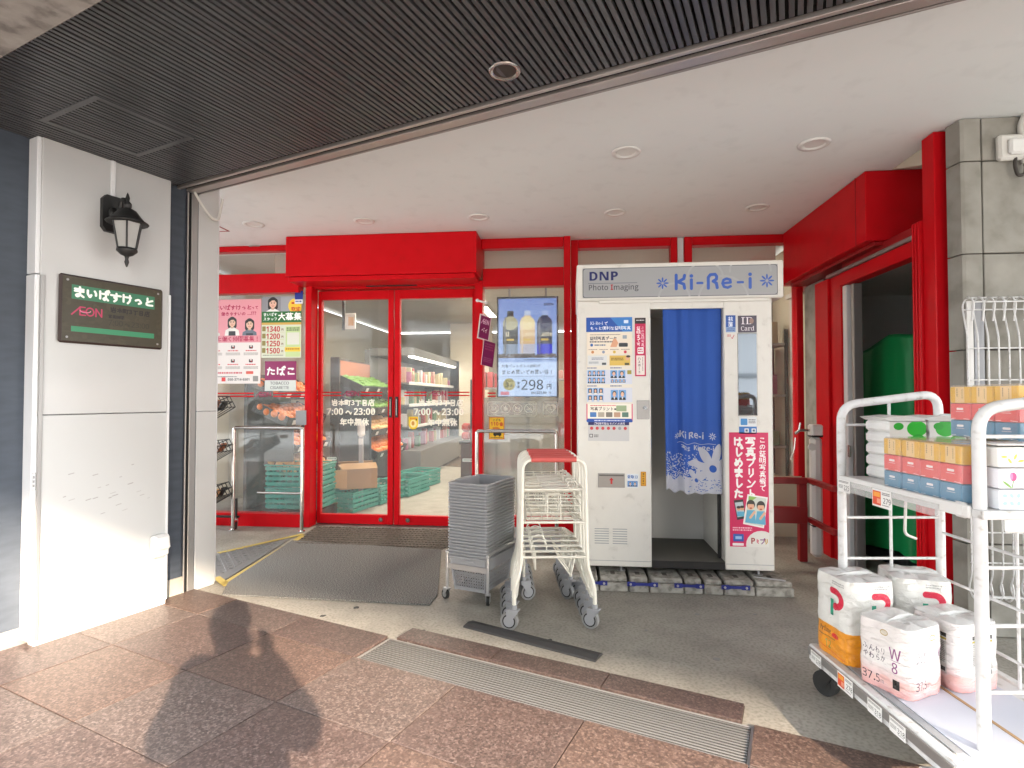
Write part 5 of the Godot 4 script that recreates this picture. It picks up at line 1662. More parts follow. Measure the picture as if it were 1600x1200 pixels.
# ---------------------------------------------------------------- the photo booth
func photo_booth():
	var zf := -3.92                     # its front face
	var t := thing("photo_booth", "white photo booth with a blue curtain and a lit style header sign", "photo booth")
	var x0 := .055
	var xa := 0.5530
	var xb := 1.0391
	var x1 := 1.357
	var yb := .135
	var yt := 1.965
	# header
	var hd: Node = red_box("header", x0 - .006, 1.424, 1.9636, 2.2173, zf - .66, zf + .03, t, M.booth_white, .008)
	var cv := Canvas.new(self, 880, 142, lin(.33, .34, .35))
	cv.rrect(0, 0, 880, 142, 14, lin(.10, .11, .12)); cv.rrect(3, 3, 874, 136, 12, lin(.36, .37, .38))
	for q in [[640, 160, 110], [560, 60, 80], [760, 30, 90], [420, 150, 70]]:
		var arc := PackedVector2Array()
		for i in 17:
			arc.append(Vector2(q[0], q[1]) + Vector2(q[2], 0).rotated(PI + PI * i / 16.0))
		cv.line(arc, 9, lin(.40, .41, .42))
	var nb := lin(.006, .01, .11)
	cv.text("DNP", 26, 8, 58, nb, .1, true, false, 1.16); cv.rect(26, 72, 226, 2, lin(.1, .1, .15)); cv.text("Photo ", 26, 74, 35, lin(.05, .05, .06), .1, false)
	var hx := 26 + cv.width("Photo ", 35, false)
	cv.text("I", hx, 74, 35, lin(.42, .02, .03)); cv.text("maging", hx + cv.width("I", 35), 74, 35, lin(.05, .05, .06), .1, false)
	var bl := lin(.03, .10, .46)
	kirei(cv, 338, 34, .9, bl)
	poster("header_sign", print_mat("header_sign", cv.done(), .3), Vector3((x0 + 1.418) / 2, 2.0854, zf + .0315), 1.295, .206, "", "", Vector3.RIGHT, hd)
	red_box("header_lip", .20, 1.335, 1.945, 1.972, zf + .001, zf + .014, t, M.booth_white, .004)
	# body
	red_box("left_cabinet", x0, xa, yb, yt, zf - .66, zf, t, M.booth_white, .006)
	red_box("right_cabinet", xb, x1, yb, yt, zf - .66, zf, t, M.booth_white, .006)
	red_box("lintel", xa, xb, 1.905, yt, zf - .03, zf - .003, t, M.booth_white, .002)
	red_box("booth_back", xa, xb, yb, yt, zf - .66, zf - .62, t, M.booth_inside, 0)
	red_box("booth_roof", xa, xb, 1.93, yt, zf - .62, zf - .03, t, M.booth_inside, 0)
	red_box("booth_floor", xa, xb, yb + .005, yb + .05, zf - .62, zf - .012, t, M.booth_floor, 0)
	red_box("threshold", xa + .002, xb - .002, yb - .002, yb + .048, zf - .011, zf - .001, t, M.black_plastic, .002)
	red_box("base_line", x0 + .004, xa - .004, yb + .038, yb + .041, zf, zf + .001, t, M.castor_grey, 0)
	red_box("base_line", xb + .004, x1 - .004, yb + .038, yb + .041, zf, zf + .001, t, M.castor_grey, 0)
	red_box("curtain_post", xb - .022, xb - .004, yb + .05, .66, zf - .12, zf - .09, t, M.black_plastic)
	red_box("inside_console", xa + .001, xa + .012, .9, 1.5, zf - .5, zf - .1, t, M.castor_grey)
	for q in [[1.42, .03, .14, lin(.3, .35, .5)], [1.30, .05, .1, lin(.5, .1, .1)], [1.13, .04, .12, lin(.7, .7, .68)], [1.02, .05, .12, lin(.05, .05, .06)], [.94, .05, .13, lin(.1, .2, .5)]]:
		red_box("console_label", xa + .0125, xa + .014, q[0], q[0] + q[1] + .02, zf - .32, zf - .32 + q[2] + .1, t, mat("console_%d" % M.size(), q[3], .4), 0)
	for p in [Vector3(.35, 0, zf - .06), Vector3(1.27, 0, zf - .06), Vector3(.35, 0, zf - .6), Vector3(1.27, 0, zf - .6)]:
		var lb := B.new()
		lb.cyl(p + Vector3(0, .085, 0), p + Vector3(0, yb, 0), .009, 8)
		lb.cyl(p + Vector3(0, .09, 0), p + Vector3(0, .098, 0), .03, 12)
		part("levelling_foot", lb, M.zinc, t)
	var lb2 := B.new()
	lb2.rod(Vector3(1.22, .093, zf - .0), Vector3(1.40, .096, zf + .07), .007)
	part("levelling_bar", lb2, M.zinc, t)
	# curtain
	var b := B.new()
	var rows := []
	var cx0 := 0.6414
	var cx1 := xb - .004
	for j in 25:
		var row := []
		var h := j / 24.0
		for i in 49:
			var u := i / 48.0
			var d := .016 * sin(u * 26.0 + h * .5) * (1.0 - u * .85) * (.55 + .45 * h) + .03 * exp(-pow((u - .36) / .07, 2)) * (.3 + h) - .018 * exp(-pow((u - .26) / .05, 2)) + .012 * sin(u * 7 + 1.2 + h * 2.2) + .014 * sin(u * 13 - h * 5.0) * h * u
			var x := lerpf(cx0 + .02 * h, cx1, u) - .012 * sin(u * PI) * h
			var bot := .655 - .05 * u + .018 * sin(u * 26.0) * (1 - u) + .03 * u * u
			row.append(Vector3(x, lerpf(bot, 1.912, 1.0 - h), zf - .055 + d))
		rows.append(row)
	rows.reverse()
	grid(b, rows, false)
	cv = Canvas.new(self, 400, 1264, lin(.030, .10, .42))
	var wt := lin(.50, .51, .58)
	var r2 := RandomNumberGenerator.new()
	r2.seed = 4
	for i in 700:
		var x := r2.randf_range(0, 400)
		var e := pow(r2.randf(), 1.8)
		var y := 1180.0 - e * 180.0
		if x < 230:
			cv.rrect(x, y, 8, 6, 2, wt)
		elif r2.randf() < .12:
			cv.rrect(x, y - 20, 6, 5, 2, wt)
	cv.rect(0, 1172, 400, 100, wt)
	for q in [[340, 1095, 1.0], [226, 1180, .55]]:
		for i in 8:
			var a := TAU * i / 8 + .25
			cv.disc(q[0] + cos(a) * 92 * q[2], q[1] + sin(a) * 92 * q[2], 82 * q[2], 28 * q[2], wt, a)
		cv.disc(q[0], q[1], 25 * q[2], 25 * q[2], lin(.030, .10, .42))
	for i in 50:
		cv.rect(r2.randf_range(150, 390), r2.randf_range(1170, 1250), r2.randf_range(3, 16), 4, lin(.030, .10, .42))
	cv.text("Ki", 106, 838, 62, wt, .1, true, false, .9); cv.text("Re-i", 172, 838, 62, wt, .1, true, false, .98)
	flower(cv, 336, 876, 26, wt)
	flower(cv, 98, 880, 20, wt)
	cv.rect(96, 926, 264, 3, wt); cv.text("写は", 120, 940, 34, wt, .13); cv.text("Ki-Re-i", 206, 934, 46, wt)
	part("curtain", b, print_mat("curtain_cloth", cv.done(), .85), t)
	booth_posters(t, zf)
	# the blocks it stands on
	var bx := [.0, .19, .385, .52, .745, .87, 1.0, 1.20, 1.445]
	for i in 8:
		var w: float = bx[i + 1] - bx[i] - .007
		var bk := thing("base_block", ["hidden concrete base block at the left end of the booth base", "second concrete base block from the left under the photo booth", "narrow concrete base block under the left cabinet of the booth", "concrete base block under the left edge of the booth opening", "narrow concrete base block under the middle of the booth opening", "concrete base block under the right part of the booth opening", "concrete base block under the right cabinet of the booth", "concrete base block at the right end, holding the thin metal bar"][i], "concrete block", Vector3((bx[i] + bx[i + 1]) / 2, 0, -4.18), Basis(Vector3.UP, rng.randf_range(-.006, .006)), "concrete blocks under the photo booth")
		b = B.new()
		b.box(Vector3(0, .029, 0), Vector3(w, .058, .735), .006)
		b.box(Vector3(0, .076, -.006), Vector3(w - .012, .036, .715), .008)
		part("block", b, M.block_concrete, bk)
		for z in [-.2, .2]:
			bxpart("lifting_slot", Vector3(0, .0945, z + .06), Vector3(.03, .002, .06), M.joint_grout, bk, 0)
	var pl := [[.07, .245, "leftmost blue plastic link on the base blocks, behind the carts"], [.375, .575, "blue plastic link joining blocks under the left cabinet edge"], [.68, .87, "blue plastic link joining blocks below the booth opening"], [.98, 1.16, "rightmost blue plastic link on the base blocks"]]
	for q in pl:
		var lk := thing("blue_link", q[2], "link", Vector3((q[0] + q[1]) / 2, .058, -3.805), Basis(), "blue links on the base blocks")
		var w: float = q[1] - q[0]
		b = B.new()
		b.prism(PackedVector2Array([Vector2(-w / 2, -.014), Vector2(-w / 2 + .045, -.014), Vector2(-w / 2 + .06, -.008), Vector2(w / 2 - .06, -.008), Vector2(w / 2 - .045, -.014), Vector2(w / 2, -.014), Vector2(w / 2, .014), Vector2(w / 2 - .045, .014), Vector2(w / 2 - .06, .009), Vector2(-w / 2 + .06, .009), Vector2(-w / 2 + .045, .014), Vector2(-w / 2, .014)]), Vector3.ZERO, Vector3.RIGHT, Vector3.UP, .008)
		part("strap", b, M.blue_plastic, lk)
		for s in [-1, 1]:
			b = B.new()
			b.cyl(Vector3(s * (w / 2 - .022), 0, .0085), Vector3(s * (w / 2 - .022), 0, .013), .008, 10)
			part("bolt", b, M.zinc, lk)

func flower(cv: Canvas, x: float, y: float, r: float, c: Color):
	for i in 8:
		var a := TAU * i / 8
		cv.disc(x + cos(a) * r * .62, y + sin(a) * r * .62, r * .42, r * .13, c, a)

func kirei(cv: Canvas, x: float, y: float, k: float, c: Color):
	flower(cv, x + 30, y + 44, 30 * k, c)
	var t := 15.0 * k
	var ox := x + 96 * k
	var L := func(q: Array):
		var r := PackedVector2Array()
		for v in q:
			r.append(Vector2(ox + v[0] * k, y + v[1] * k))
		return r
	cv.line(L.call([[6, 8], [6, 80]]), t, c); cv.line(L.call([[48, 10], [44, 28], [14, 44], [44, 56], [48, 78]]), t, c)
	cv.line(L.call([[82, 34], [82, 80]]), t, c); cv.disc(ox + 82 * k, y + 14 * k, 9 * k, 9 * k, c)
	cv.line(L.call([[112, 52], [136, 52]]), t * .8, c)
	cv.line(L.call([[166, 80], [166, 24], [176, 10], [200, 8], [208, 20], [206, 34], [190, 44], [206, 54], [210, 78]]), t, c)
	cv.line(L.call([[238, 56], [276, 52], [274, 38], [258, 32], [242, 38], [236, 56], [244, 74], [262, 79], [276, 72]]), t * .85, c)
	cv.line(L.call([[312, 52], [336, 52]]), t * .8, c)
	cv.line(L.call([[372, 34], [372, 80]]), t, c); cv.disc(ox + 372 * k, y + 12 * k, 9 * k, 9 * k, c)
	flower(cv, ox + 454 * k, y + 42, 34 * k, c)

func booth_posters(t: Node3D, zf: float):
	var z := zf + .0015
	# the big information sheet
	var cv := Canvas.new(self, 288, 652, lin(.72, .71, .67))
	var nv := Color(.10, .26, .58)
	cv.rrect(0, 0, 288, 652, 8, Color(.13, .33, .68)); cv.rect(0, 90, 288, 540, Color(.90, .88, .83))
	cv.rect(0, 0, 288, 6, Color(.12, .3, .66)); cv.poly(PackedVector2Array([Vector2(150, 0), Vector2(288, 0), Vector2(288, 90), Vector2(230, 90)]), Color(.22, .50, .80))
	cv.text("Ki-Re-i", 24, 22, 26, Color(1, 1, 1), .1, false, true); cv.text("で", 112, 26, 24, Color(1, 1, 1), .1); cv.text("もっと便利な証明写真", 24, 54, 25, Color(1, 1, 1), .1); cv.rrect(236, 18, 28, 20, 3, Color(.85, .92, 1))
	cv.rect(4, 96, 280, 134, Color(.93, .89, .82)); cv.grey(24, 106, 190, 4, 1, Color(.4, .38, .35), 1)
	cv.text("証明写真データ", 22, 118, 24, Color(.22, .24, .30), .11); cv.grey(22, 148, 150, 8, 1, Color(.25, .25, .3), 2); cv.disc(34, 172, 9, 9, Color(.2, .4, .7)); cv.grey(52, 168, 70, 9, 1, Color(.3, .4, .55), 3)
	cv.poly(PackedVector2Array([Vector2(150, 185), Vector2(170, 135), Vector2(185, 130), Vector2(200, 160), Vector2(190, 185)]), Color(.88, .66, .52)); cv.rrect(204, 160, 56, 24, 6, Color(.2, .22, .25)); cv.rrect(228, 112, 26, 22, 3, Color(.6, .65, .7))
	for i in 4:
		cv.grey(14 + i * 68, 198, 54, 4, 1, Color(.5, .45, .42), i); cv.disc(40 + i * 68, 216, 9, 9, [Color(.8, .55, .35), Color(.55, .6, .7), Color(.85, .72, .3), Color(.82, .2, .3)][i])
	cv.rect(8, 238, 122, 62, Color(.86, .87, .87)); cv.grey(34, 250, 74, 5, 2, Color(.45, .5, .6), 3); cv.grey(16, 276, 60, 4, 2, Color(.5, .55, .6), 4); cv.rect(98, 282, 26, 14, Color(.3, .33, .35))
	cv.rect(146, 238, 128, 62, Color(.87, .74, .36)); cv.grey(156, 252, 76, 6, 2, Color(.45, .32, .1), 5); cv.rect(240, 284, 28, 14, Color(.35, .33, .2)); cv.disc(258, 254, 13, 14, Color(.88, .68, .55)); cv.disc(262, 244, 13, 7, Color(.2, .14, .1))
	for b in 2:
		cv.grey(6, 312 + b * 112, 60, 6, 1, nv, b); cv.grey(150, 312 + b * 112, 70, 6, 1, nv, b + 5)
		cv.rect(2, 326 + b * 112, 284, 90, Color(.84, .86, .91))
	for i in 8:
		idp(cv, 8 + (i % 4) * 28, 330 + (i / 4) * 44, 26, 36, false)
	for i in 2:
		idp(cv, 150 + i * 50, 330, 44, 48, false)
		idp(cv, 152 + i * 50, 452, 46, 62, false)
	for i in 4:
		idp(cv, 152 + i * 24, 386, 22, 20, false)
	for i in 6:
		idp(cv, 8 + (i % 3) * 34, 440 + (i / 3) * 44, 30, 40, true)
	cv.rect(256, 330, 26, 24, Color(.65, .6, .25))
	cv.rect(0, 538, 288, 92, Color(.95, .93, .88)); cv.rect(0, 538, 6, 100, Color(.85, .15, .4)); cv.rect(282, 538, 6, 100, Color(.85, .15, .4))
	cv.grey(24, 546, 160, 5, 1, Color(.8, .2, .25), 3); cv.text("写真プリント", 24, 556, 24, Color(.25, .2, .2), .1); cv.grey(174, 566, 60, 10, 1, Color(.3, .3, .3), 6)
	for i in 5:
		cv.rrect(22 + i * 50, 590, 40, 30, 3, [Color(.3, .5, .75), Color(.7, .66, .6), Color(.5, .48, .44), Color(.75, .6, .5), Color(.35, .5, .45)][i])
	cv.rrect(186, 548, 64, 36, 3, Color(.62, .70, .55)); cv.grey(50, 638, 190, 7, 1, Color(.95, .95, 1), 2)
	poster("information_sheet", print_mat("information_sheet", cv.done()), Vector3(0.2712, 1.4874, -3.9185), 0.3149, 0.7267, "", "", Vector3.RIGHT, t)
	cv = Canvas.new(self, 256, 120, lin(.58, .58, .58))
	cv.rect(0, 0, 256, 20, Color(.13, .14, .38)); cv.text("ご利用可能なモバイル決済", 34, 2, 16, Color(1, 1, 1), .12)
	for i in 7:
		cv.disc(22 + i * 35, 40, 10, 10, Color(.78, .22, .25) if i != 5 else Color(.6, .6, .62))
	cv.rect(8, 76, 22, 22, Color(.25, .25, .25)); cv.rect(12, 80, 14, 14, Color(.8, .8, .8)); cv.grey(38, 80, 26, 6, 2, Color(.35, .35, .35), 6)
	poster("payment_label", print_mat("payment_label", cv.done()), Vector3(0.2647, 1.0603, -3.9185), 0.2800, 0.1312, "", "", Vector3.RIGHT, t)
	cv = Canvas.new(self, 68, 360, Color(.78, .10, .32))
	cv.rect(0, 0, 68, 36, Color(.18, .14, .15)); cv.grey(10, 12, 48, 6, 1, Color(.9, .9, .9), 2)
	cv.down("この証明写真で", 38, 52, 20, Color(.96, .85, .88), .1); cv.down("申", 10, 46, 0, Color(1, 1, 1)); cv.down("証明まで可", 10, 52, 24, Color(1, 1, 1), .12); cv.rrect(16, 182, 38, 40, 6, Color(.95, .95, .95)); cv.grey(20, 190, 28, 8, 2, Color(.75, .1, .3), 2)
	cv.rrect(8, 232, 52, 120, 3, Color(.92, .88, .86)); cv.down("パスホート".replace("ホ", "ポ").replace("パ", "ハ").replace("ポ", "ホ"), 16, 240, 20, Color(.3, .1, .15), .1); cv.grey(46, 244, 4, 5, 10, Color(.4, .2, .25), 4)
	poster("pink_strip", print_mat("pink_strip", cv.done()), Vector3(0.4833, 1.6428, -3.9185), 0.0735, 0.4030, "", "", Vector3.RIGHT, t)
	bxpart("lock_plate", Vector3(0.5000, 1.2109, -3.9180), Vector3(.086, .13, .006), M.dull_aluminium, t, .002)
	var b := B.new()
	b.cyl(Vector3(0.5126, 1.2241, -3.9150), Vector3(0.5113, 1.2243, -3.9050), .014, 16)
	part("lock", b, M.stainless, t)
	# delivery slot
	bxpart("slot_frame", Vector3(0.2826, 0.7238, -3.9170), Vector3(.182, .098, .006), M.dull_aluminium, t, .002)
	cv = Canvas.new(self, 160, 84, Color(.62, .60, .58))
	cv.rect(0, 0, 160, 10, Color(.35, .34, .33)); cv.poly(PackedVector2Array([Vector2(80, 20), Vector2(94, 38), Vector2(86, 38), Vector2(86, 64), Vector2(74, 64), Vector2(74, 38), Vector2(66, 38)]), Color(.75, .10, .12))
	poster("slot_flap", print_mat("slot_flap", cv.done(), .3), Vector3(0.2823, 0.7221, -3.9135), .168, .084, "", "", Vector3.RIGHT, t)
	cv = Canvas.new(self, 80, 88, Color(.86, .89, .91)); cv.text("受取口", 3, 6, 24, Color(.15, .35, .65), .11); cv.rect(6, 46, 68, 36, Color(.15, .40, .72)); idp(cv, 10, 50, 28, 30, false); idp(cv, 42, 50, 28, 30, false)
	poster("pick_up_label", print_mat("pick_up_label", cv.done()), Vector3(0.4258, 0.7234, -3.9185), .08, .093, "", "", Vector3.RIGHT, t)
	cv = Canvas.new(self, 36, 92, Color(.86, .62, .10)); cv.frame(0, 0, 36, 92, 4, Color(.75, .5, .05)); cv.grey(13, 10, 10, 9, 5, Color(.35, .22, .02), 4)
	poster("yellow_label", print_mat("yellow_label", cv.done()), Vector3(0.4992, 0.7376, -3.9185), .036, .098, "", "", Vector3.RIGHT, t)
	for x in [0.2154, 0.3392]:
		for i in 7:
			bxpart("vent_slot", Vector3(x, .292 + i * .0165, zf + .0005), Vector3(.098, .005, .004), M.castor_grey, t, .001)
	# right cabinet
	cv = Canvas.new(self, 62, 108, Color(.16, .34, .66)); cv.rect(0, 76, 62, 32, Color(.55, .66, .82)); cv.down("抗菌", 14, 8, 32, Color(.95, .97, 1), .12); cv.grey(6, 84, 50, 6, 2, Color(.15, .3, .6), 3)
	poster("antibacterial_label", print_mat("antibacterial_label", cv.done()), Vector3(1.0858, 1.7954, -3.9185), .064, .115, "", "", Vector3.RIGHT, t)
	cv = Canvas.new(self, 60, 44, Color(.88, .87, .84)); cv.grey(6, 8, 26, 5, 2, Color(.75, .2, .2), 3); cv.line(PackedVector2Array([Vector2(34, 30), Vector2(42, 36), Vector2(54, 12)]), 4, Color(.75, .2, .25))
	poster("small_label", print_mat("small_label", cv.done()), Vector3(1.0849, 1.7084, -3.9185), .056, .042, "", "", Vector3.RIGHT, t)
	cv = Canvas.new(self, 116, 108, lin(.03, .012, .04)); cv.text("ID", 18, 0, 62, Color(.93, .9, .92), .1, false, true, 1.2); cv.text("Card", 16, 62, 38, Color(.93, .9, .92), .1, false, true); cv.disc(84, 34, 14, 18, Color(.55, .4, .35))
	poster("id_card_label", print_mat("id_card_label", cv.done(), .3), Vector3(1.1945, 1.7917, -3.9185), .122, .115, "", "", Vector3.RIGHT, t)
	bxpart("mirror_frame", Vector3(1.1931, 1.4515, -3.9185), Vector3(.128, .56, .005), M.dull_aluminium, t, .001)
	bxpart("mirror", Vector3(1.1922, 1.4513, -3.9155), Vector3(.120, .552, .002), mat("mirror", lin(.30, .32, .34), .03, 1.0), t, 0)
	cv = Canvas.new(self, 110, 110, Color(.88, .90, .91)); cv.rrect(10, 12, 42, 42, 6, Color(.25, .55, .8)); cv.grey(60, 16, 42, 6, 3, Color(.4, .4, .45), 2); cv.rect(0, 64, 110, 46, Color(.18, .45, .75)); cv.rect(34, 76, 26, 26, Color(.9, .92, .94)); cv.rect(78, 76, 26, 26, Color(.9, .92, .94)); cv.rect(40, 82, 14, 14, Color(.3, .4, .5)); cv.rect(84, 82, 14, 14, Color(.3, .4, .5))
	poster("blue_label", print_mat("blue_label", cv.done()), Vector3(1.1917, 1.1083, -3.9185), .115, .115, "", "", Vector3.RIGHT, t)
	cv = Canvas.new(self, 244, 704, Color(.82, .10, .36))
	cv.rrect(0, 0, 244, 704, 8, Color(.82, .10, .36))
	var w := Color(.97, .96, .95)
	cv.down("はじめました", 26, 24, 62, w, .2); cv.down("写真プリント", 102, 24, 62, w, .17); cv.down("この証明写真機で", 186, 24, 41, w, .13)
	cv.poly(PackedVector2Array([Vector2(26, 420), Vector2(84, 412), Vector2(100, 530), Vector2(46, 540)]), Color(.1, .1, .12)); cv.poly(PackedVector2Array([Vector2(32, 434), Vector2(82, 427), Vector2(94, 516), Vector2(48, 524)]), Color(.75, .80, .82)); cv.disc(56, 470, 13, 13, Color(.85, .64, .5)); cv.disc(78, 468, 13, 13, Color(.85, .64, .5)); cv.disc(56, 462, 13, 8, Color(.12, .1, .1)); cv.disc(78, 459, 13, 8, Color(.12, .1, .1)); cv.rect(46, 488, 46, 30, Color(.35, .68, .80))
	cv.poly(PackedVector2Array([Vector2(112, 380), Vector2(238, 398), Vector2(212, 588), Vector2(82, 564)]), Color(.96, .95, .93)); cv.poly(PackedVector2Array([Vector2(119, 390), Vector2(229, 406), Vector2(206, 578), Vector2(92, 556)]), Color(.82, .84, .80))
	cv.poly(PackedVector2Array([Vector2(120, 392), Vector2(170, 399), Vector2(140, 420), Vector2(118, 424)]), Color(.55, .72, .35))
	for q in [[132, 444], [194, 450]]:
		cv.poly(PackedVector2Array([Vector2(q[0] - 36, q[1] + 110), Vector2(q[0] - 24, q[1] + 34), Vector2(q[0] + 24, q[1] + 34), Vector2(q[0] + 30, q[1] + 118)]), Color(.38, .68, .80)); cv.disc(q[0], q[1], 26, 29, Color(.12, .10, .09)); cv.disc(q[0], q[1] + 10, 21, 22, Color(.90, .70, .57)); cv.disc(q[0], q[1] + 22, 8, 4, Color(.7, .25, .22)); cv.rect(q[0] - 20, q[1] - 12, 40, 9, Color(.12, .10, .09)); cv.line(PackedVector2Array([Vector2(q[0] - 4, q[1] + 80), Vector2(q[0] + 22, q[1] + 46)]), 15, Color(.90, .70, .57))
	cv.grey(18, 584, 120, 8, 2, Color(.98, .8, .85), 3)
	cv.rrect(20, 626, 66, 46, 4, Color(.15, .35, .68)); cv.rect(34, 640, 40, 18, Color(.6, .75, .9)); cv.rrect(16, 682, 70, 16, 3, Color(.95, .93, .93))
	cv.disc(196, 690, 96, 86, lin(.80, .785, .735)); cv.rect(110, 690, 134, 20, lin(.80, .785, .735))
	cv.text("P", 128, 640, 50, Color(.62, .14, .14)); cv.text("ミ", 162, 648, 36, Color(.82, .3, .4), .12, true, false, .6); cv.text("プ", 184, 650, 36, Color(.5, .25, .5), .15); cv.text("リ", 210, 650, 36, Color(.78, .62, .2), .15, true, false, .8)
	poster("pink_banner", print_mat("pink_banner", cv.done()), Vector3(1.1955, 0.6766, -3.9185), 0.2537, 0.7658, "", "", Vector3.RIGHT, t)

func idp(cv: Canvas, x: float, y: float, w: float, h: float, lady: bool):
	cv.rect(x, y, w, h, Color(.45, .65, .86))
	var c := x + w / 2
	if lady:
		cv.rrect(c - w * .32, y + h * .1, w * .64, h * .75, w * .2, Color(.12, .10, .1))
	cv.poly(PackedVector2Array([Vector2(c - w * .46, y + h), Vector2(c - w * .34, y + h * .74), Vector2(c + w * .34, y + h * .74), Vector2(c + w * .46, y + h)]), Color(.15, .16, .2) if not lady else Color(.88, .86, .84))
	cv.poly(PackedVector2Array([Vector2(c - w * .12, y + h * .72), Vector2(c + w * .12, y + h * .72), Vector2(c, y + h)]), Color(.92, .92, .92))
	cv.disc(c, y + h * .36, w * .26, h * .26, Color(.10, .09, .09))
	cv.disc(c, y + h * .44, w * .21, h * .25, Color(.90, .73, .62))

# ---------------------------------------------------------------- baskets
func baskets():
	var bs := Basis(Vector3.UP, -.345)
	var org := Vector3(-0.6576, 0.0000, -3.4892)
	var o: Vector3 = org + bs * Vector3(.0, 0, -.225)
	var st_ := thing("basket_stand", "chromed wheeled stand under the stack of grey baskets", "basket stand", o, bs)
	for s in [-1, 1]:
		for z in [-.2, .2]:
			var b := B.new()
			b.rod(Vector3(s * .148, .075, z), Vector3(s * .148, .305, z), .0095, 10)
			b.ball(Vector3(s * .148, .305, z), Vector3.ONE * .0125, 10, 6)
			part("leg", b, M.zinc, st_)
			castor(st_, Vector3(s * .148, .078, z), .03, .018, M.tyre_black, M.zinc, [.7, -.5, 1.2, .4][(1 if s > 0 else 0) + (2 if z > 0 else 0)])
		var b2 := B.new()
		b2.tube(fillet([Vector3(s * .148, .305, -.2), Vector3(s * .148, .315, -.1), Vector3(s * .148, .315, .1), Vector3(s * .148, .305, .2)], .05), .008, 8)
		part("side_rail", b2, M.zinc, st_)
	for z in [-.2, .2]:
		bxpart("cross_plate", Vector3(0, .215, z), Vector3(.29, .034, .004), M.zinc, st_, .001)
	# one basket: tapered lattice walls, a rolled rim and two folded handles
	var p := thing("shopping_basket", "lowest grey basket, seated in the wheeled stand", "basket", o + Vector3(0, .062, 0), bs, "stacked grey shopping baskets")
	var H := .222
	var tw := Vector2(.134, .198)
	var bw := Vector2(.108, .165)
	var at := func(u: float, v: float, side: int) -> Vector3:     # u along the wall -1..1, v up 0..1
		var hw := bw.lerp(tw, v)
		match side:
			0: return Vector3(u * hw.x, v * H, hw.y)
			1: return Vector3(hw.x, v * H, -u * hw.y)
			2: return Vector3(-u * hw.x, v * H, -hw.y)
		return Vector3(-hw.x, v * H, u * hw.y)
	var b := B.new()
	for side in 4:
		var out: Vector3 = [Vector3.BACK, Vector3.RIGHT, Vector3.FORWARD, Vector3.LEFT][side]
		var nu := 13 if side % 2 == 0 else 19
		# solid bands and the upright and level bars of the lattice
		for band in [[.0, .10], [.47, .50], [.62, .99]]:
			b.quad(at.call(-1, band[0], side), at.call(1, band[0], side), at.call(1, band[1], side), at.call(-1, band[1], side), out)
			b.quad(at.call(-1, band[0], side) - out * .003, at.call(1, band[0], side) - out * .003, at.call(1, band[1], side) - out * .003, at.call(-1, band[1], side) - out * .003, -out)
		for i in nu + 1:
			var u := -1.0 + 2.0 * i / nu
			var du := .40 / nu
			b.quad(at.call(maxf(u - du, -1), .1, side), at.call(minf(u + du, 1), .1, side), at.call(minf(u + du, 1), .62, side), at.call(maxf(u - du, -1), .62, side), out)
		for i in 5:
			var v := .165 + i * .085
			b.quad(at.call(-1, v, side), at.call(1, v, side), at.call(1, v + .036, side), at.call(-1, v + .036, side), out)
	for sx in [-1, 1]:
		for sz in [-1, 1]:
			b.tube(PackedVector3Array([Vector3(sx * bw.x, 0, sz * bw.y) * .985, Vector3(sx * tw.x * .985, H, sz * tw.y * .985)]), .007, 6)
	b.box(Vector3(0, .003, 0), Vector3(bw.x * 2, .006, bw.y * 2), .002)
	part("body", b, M.basket_grey, p)
	var collar := B.new()                 # all that shows of a nested basket
	for side in 4:
		var out: Vector3 = [Vector3.BACK, Vector3.RIGHT, Vector3.FORWARD, Vector3.LEFT][side]
		collar.quad(at.call(-1, .62, side), at.call(1, .62, side), at.call(1, .99, side), at.call(-1, .99, side), out)
	var collar_mesh := collar.mesh()
	b = B.new()
	var ro := tw + Vector2(.008, .008)
	var rr := []
	for q in 4:
		var c: Vector2 = [Vector2(1, 1), Vector2(-1, 1), Vector2(-1, -1), Vector2(1, -1)][q] * (ro - Vector2(.022, .022))
		for i in 5:
			var a := PI / 2 * q + PI / 2 * i / 4.0
			rr.append(Vector3(c.x + cos(a) * .022, H - .004, c.y + sin(a) * .022))
	b.tube(PackedVector3Array(rr), .0062, 8, true)
	part("rim", b, M.basket_grey, p)
	for s in [-1, 1]:
		b = B.new()
		b.tube(fillet([Vector3(s * .146, H + .001, -.1), Vector3(s * .152, H + .002, -.05), Vector3(s * .152, H + .002, .05), Vector3(s * .146, H + .001, .1)], .03), .0055, 6)
		part("handle", b, M.basket_grey, p)
		b = B.new()
		b.box(Vector3(0, H - .028, s * (tw.y + .0015)), Vector3(.09, .012, .003), .001)
		part("grip_ridge", b, M.basket_grey, p)
	for i in range(1, 25):
		var a := rng.randf_range(-.008, .008)
		var nth: String = "topmost grey basket of the stack beside the right door" if i == 24 else "%s grey basket from the top of the stack beside the right door" % ORD[24 - i]
		var cb := copy(p, Transform3D(bs * Basis(Vector3.UP, a), o + Vector3(rng.randf_range(-.0015, .0015), .062 + i * .0194, rng.randf_range(-.0015, .0015))), nth, "stacked grey shopping baskets")
		if i < 23:
			(cb.get_node("body") as MeshInstance3D).mesh = collar_mesh

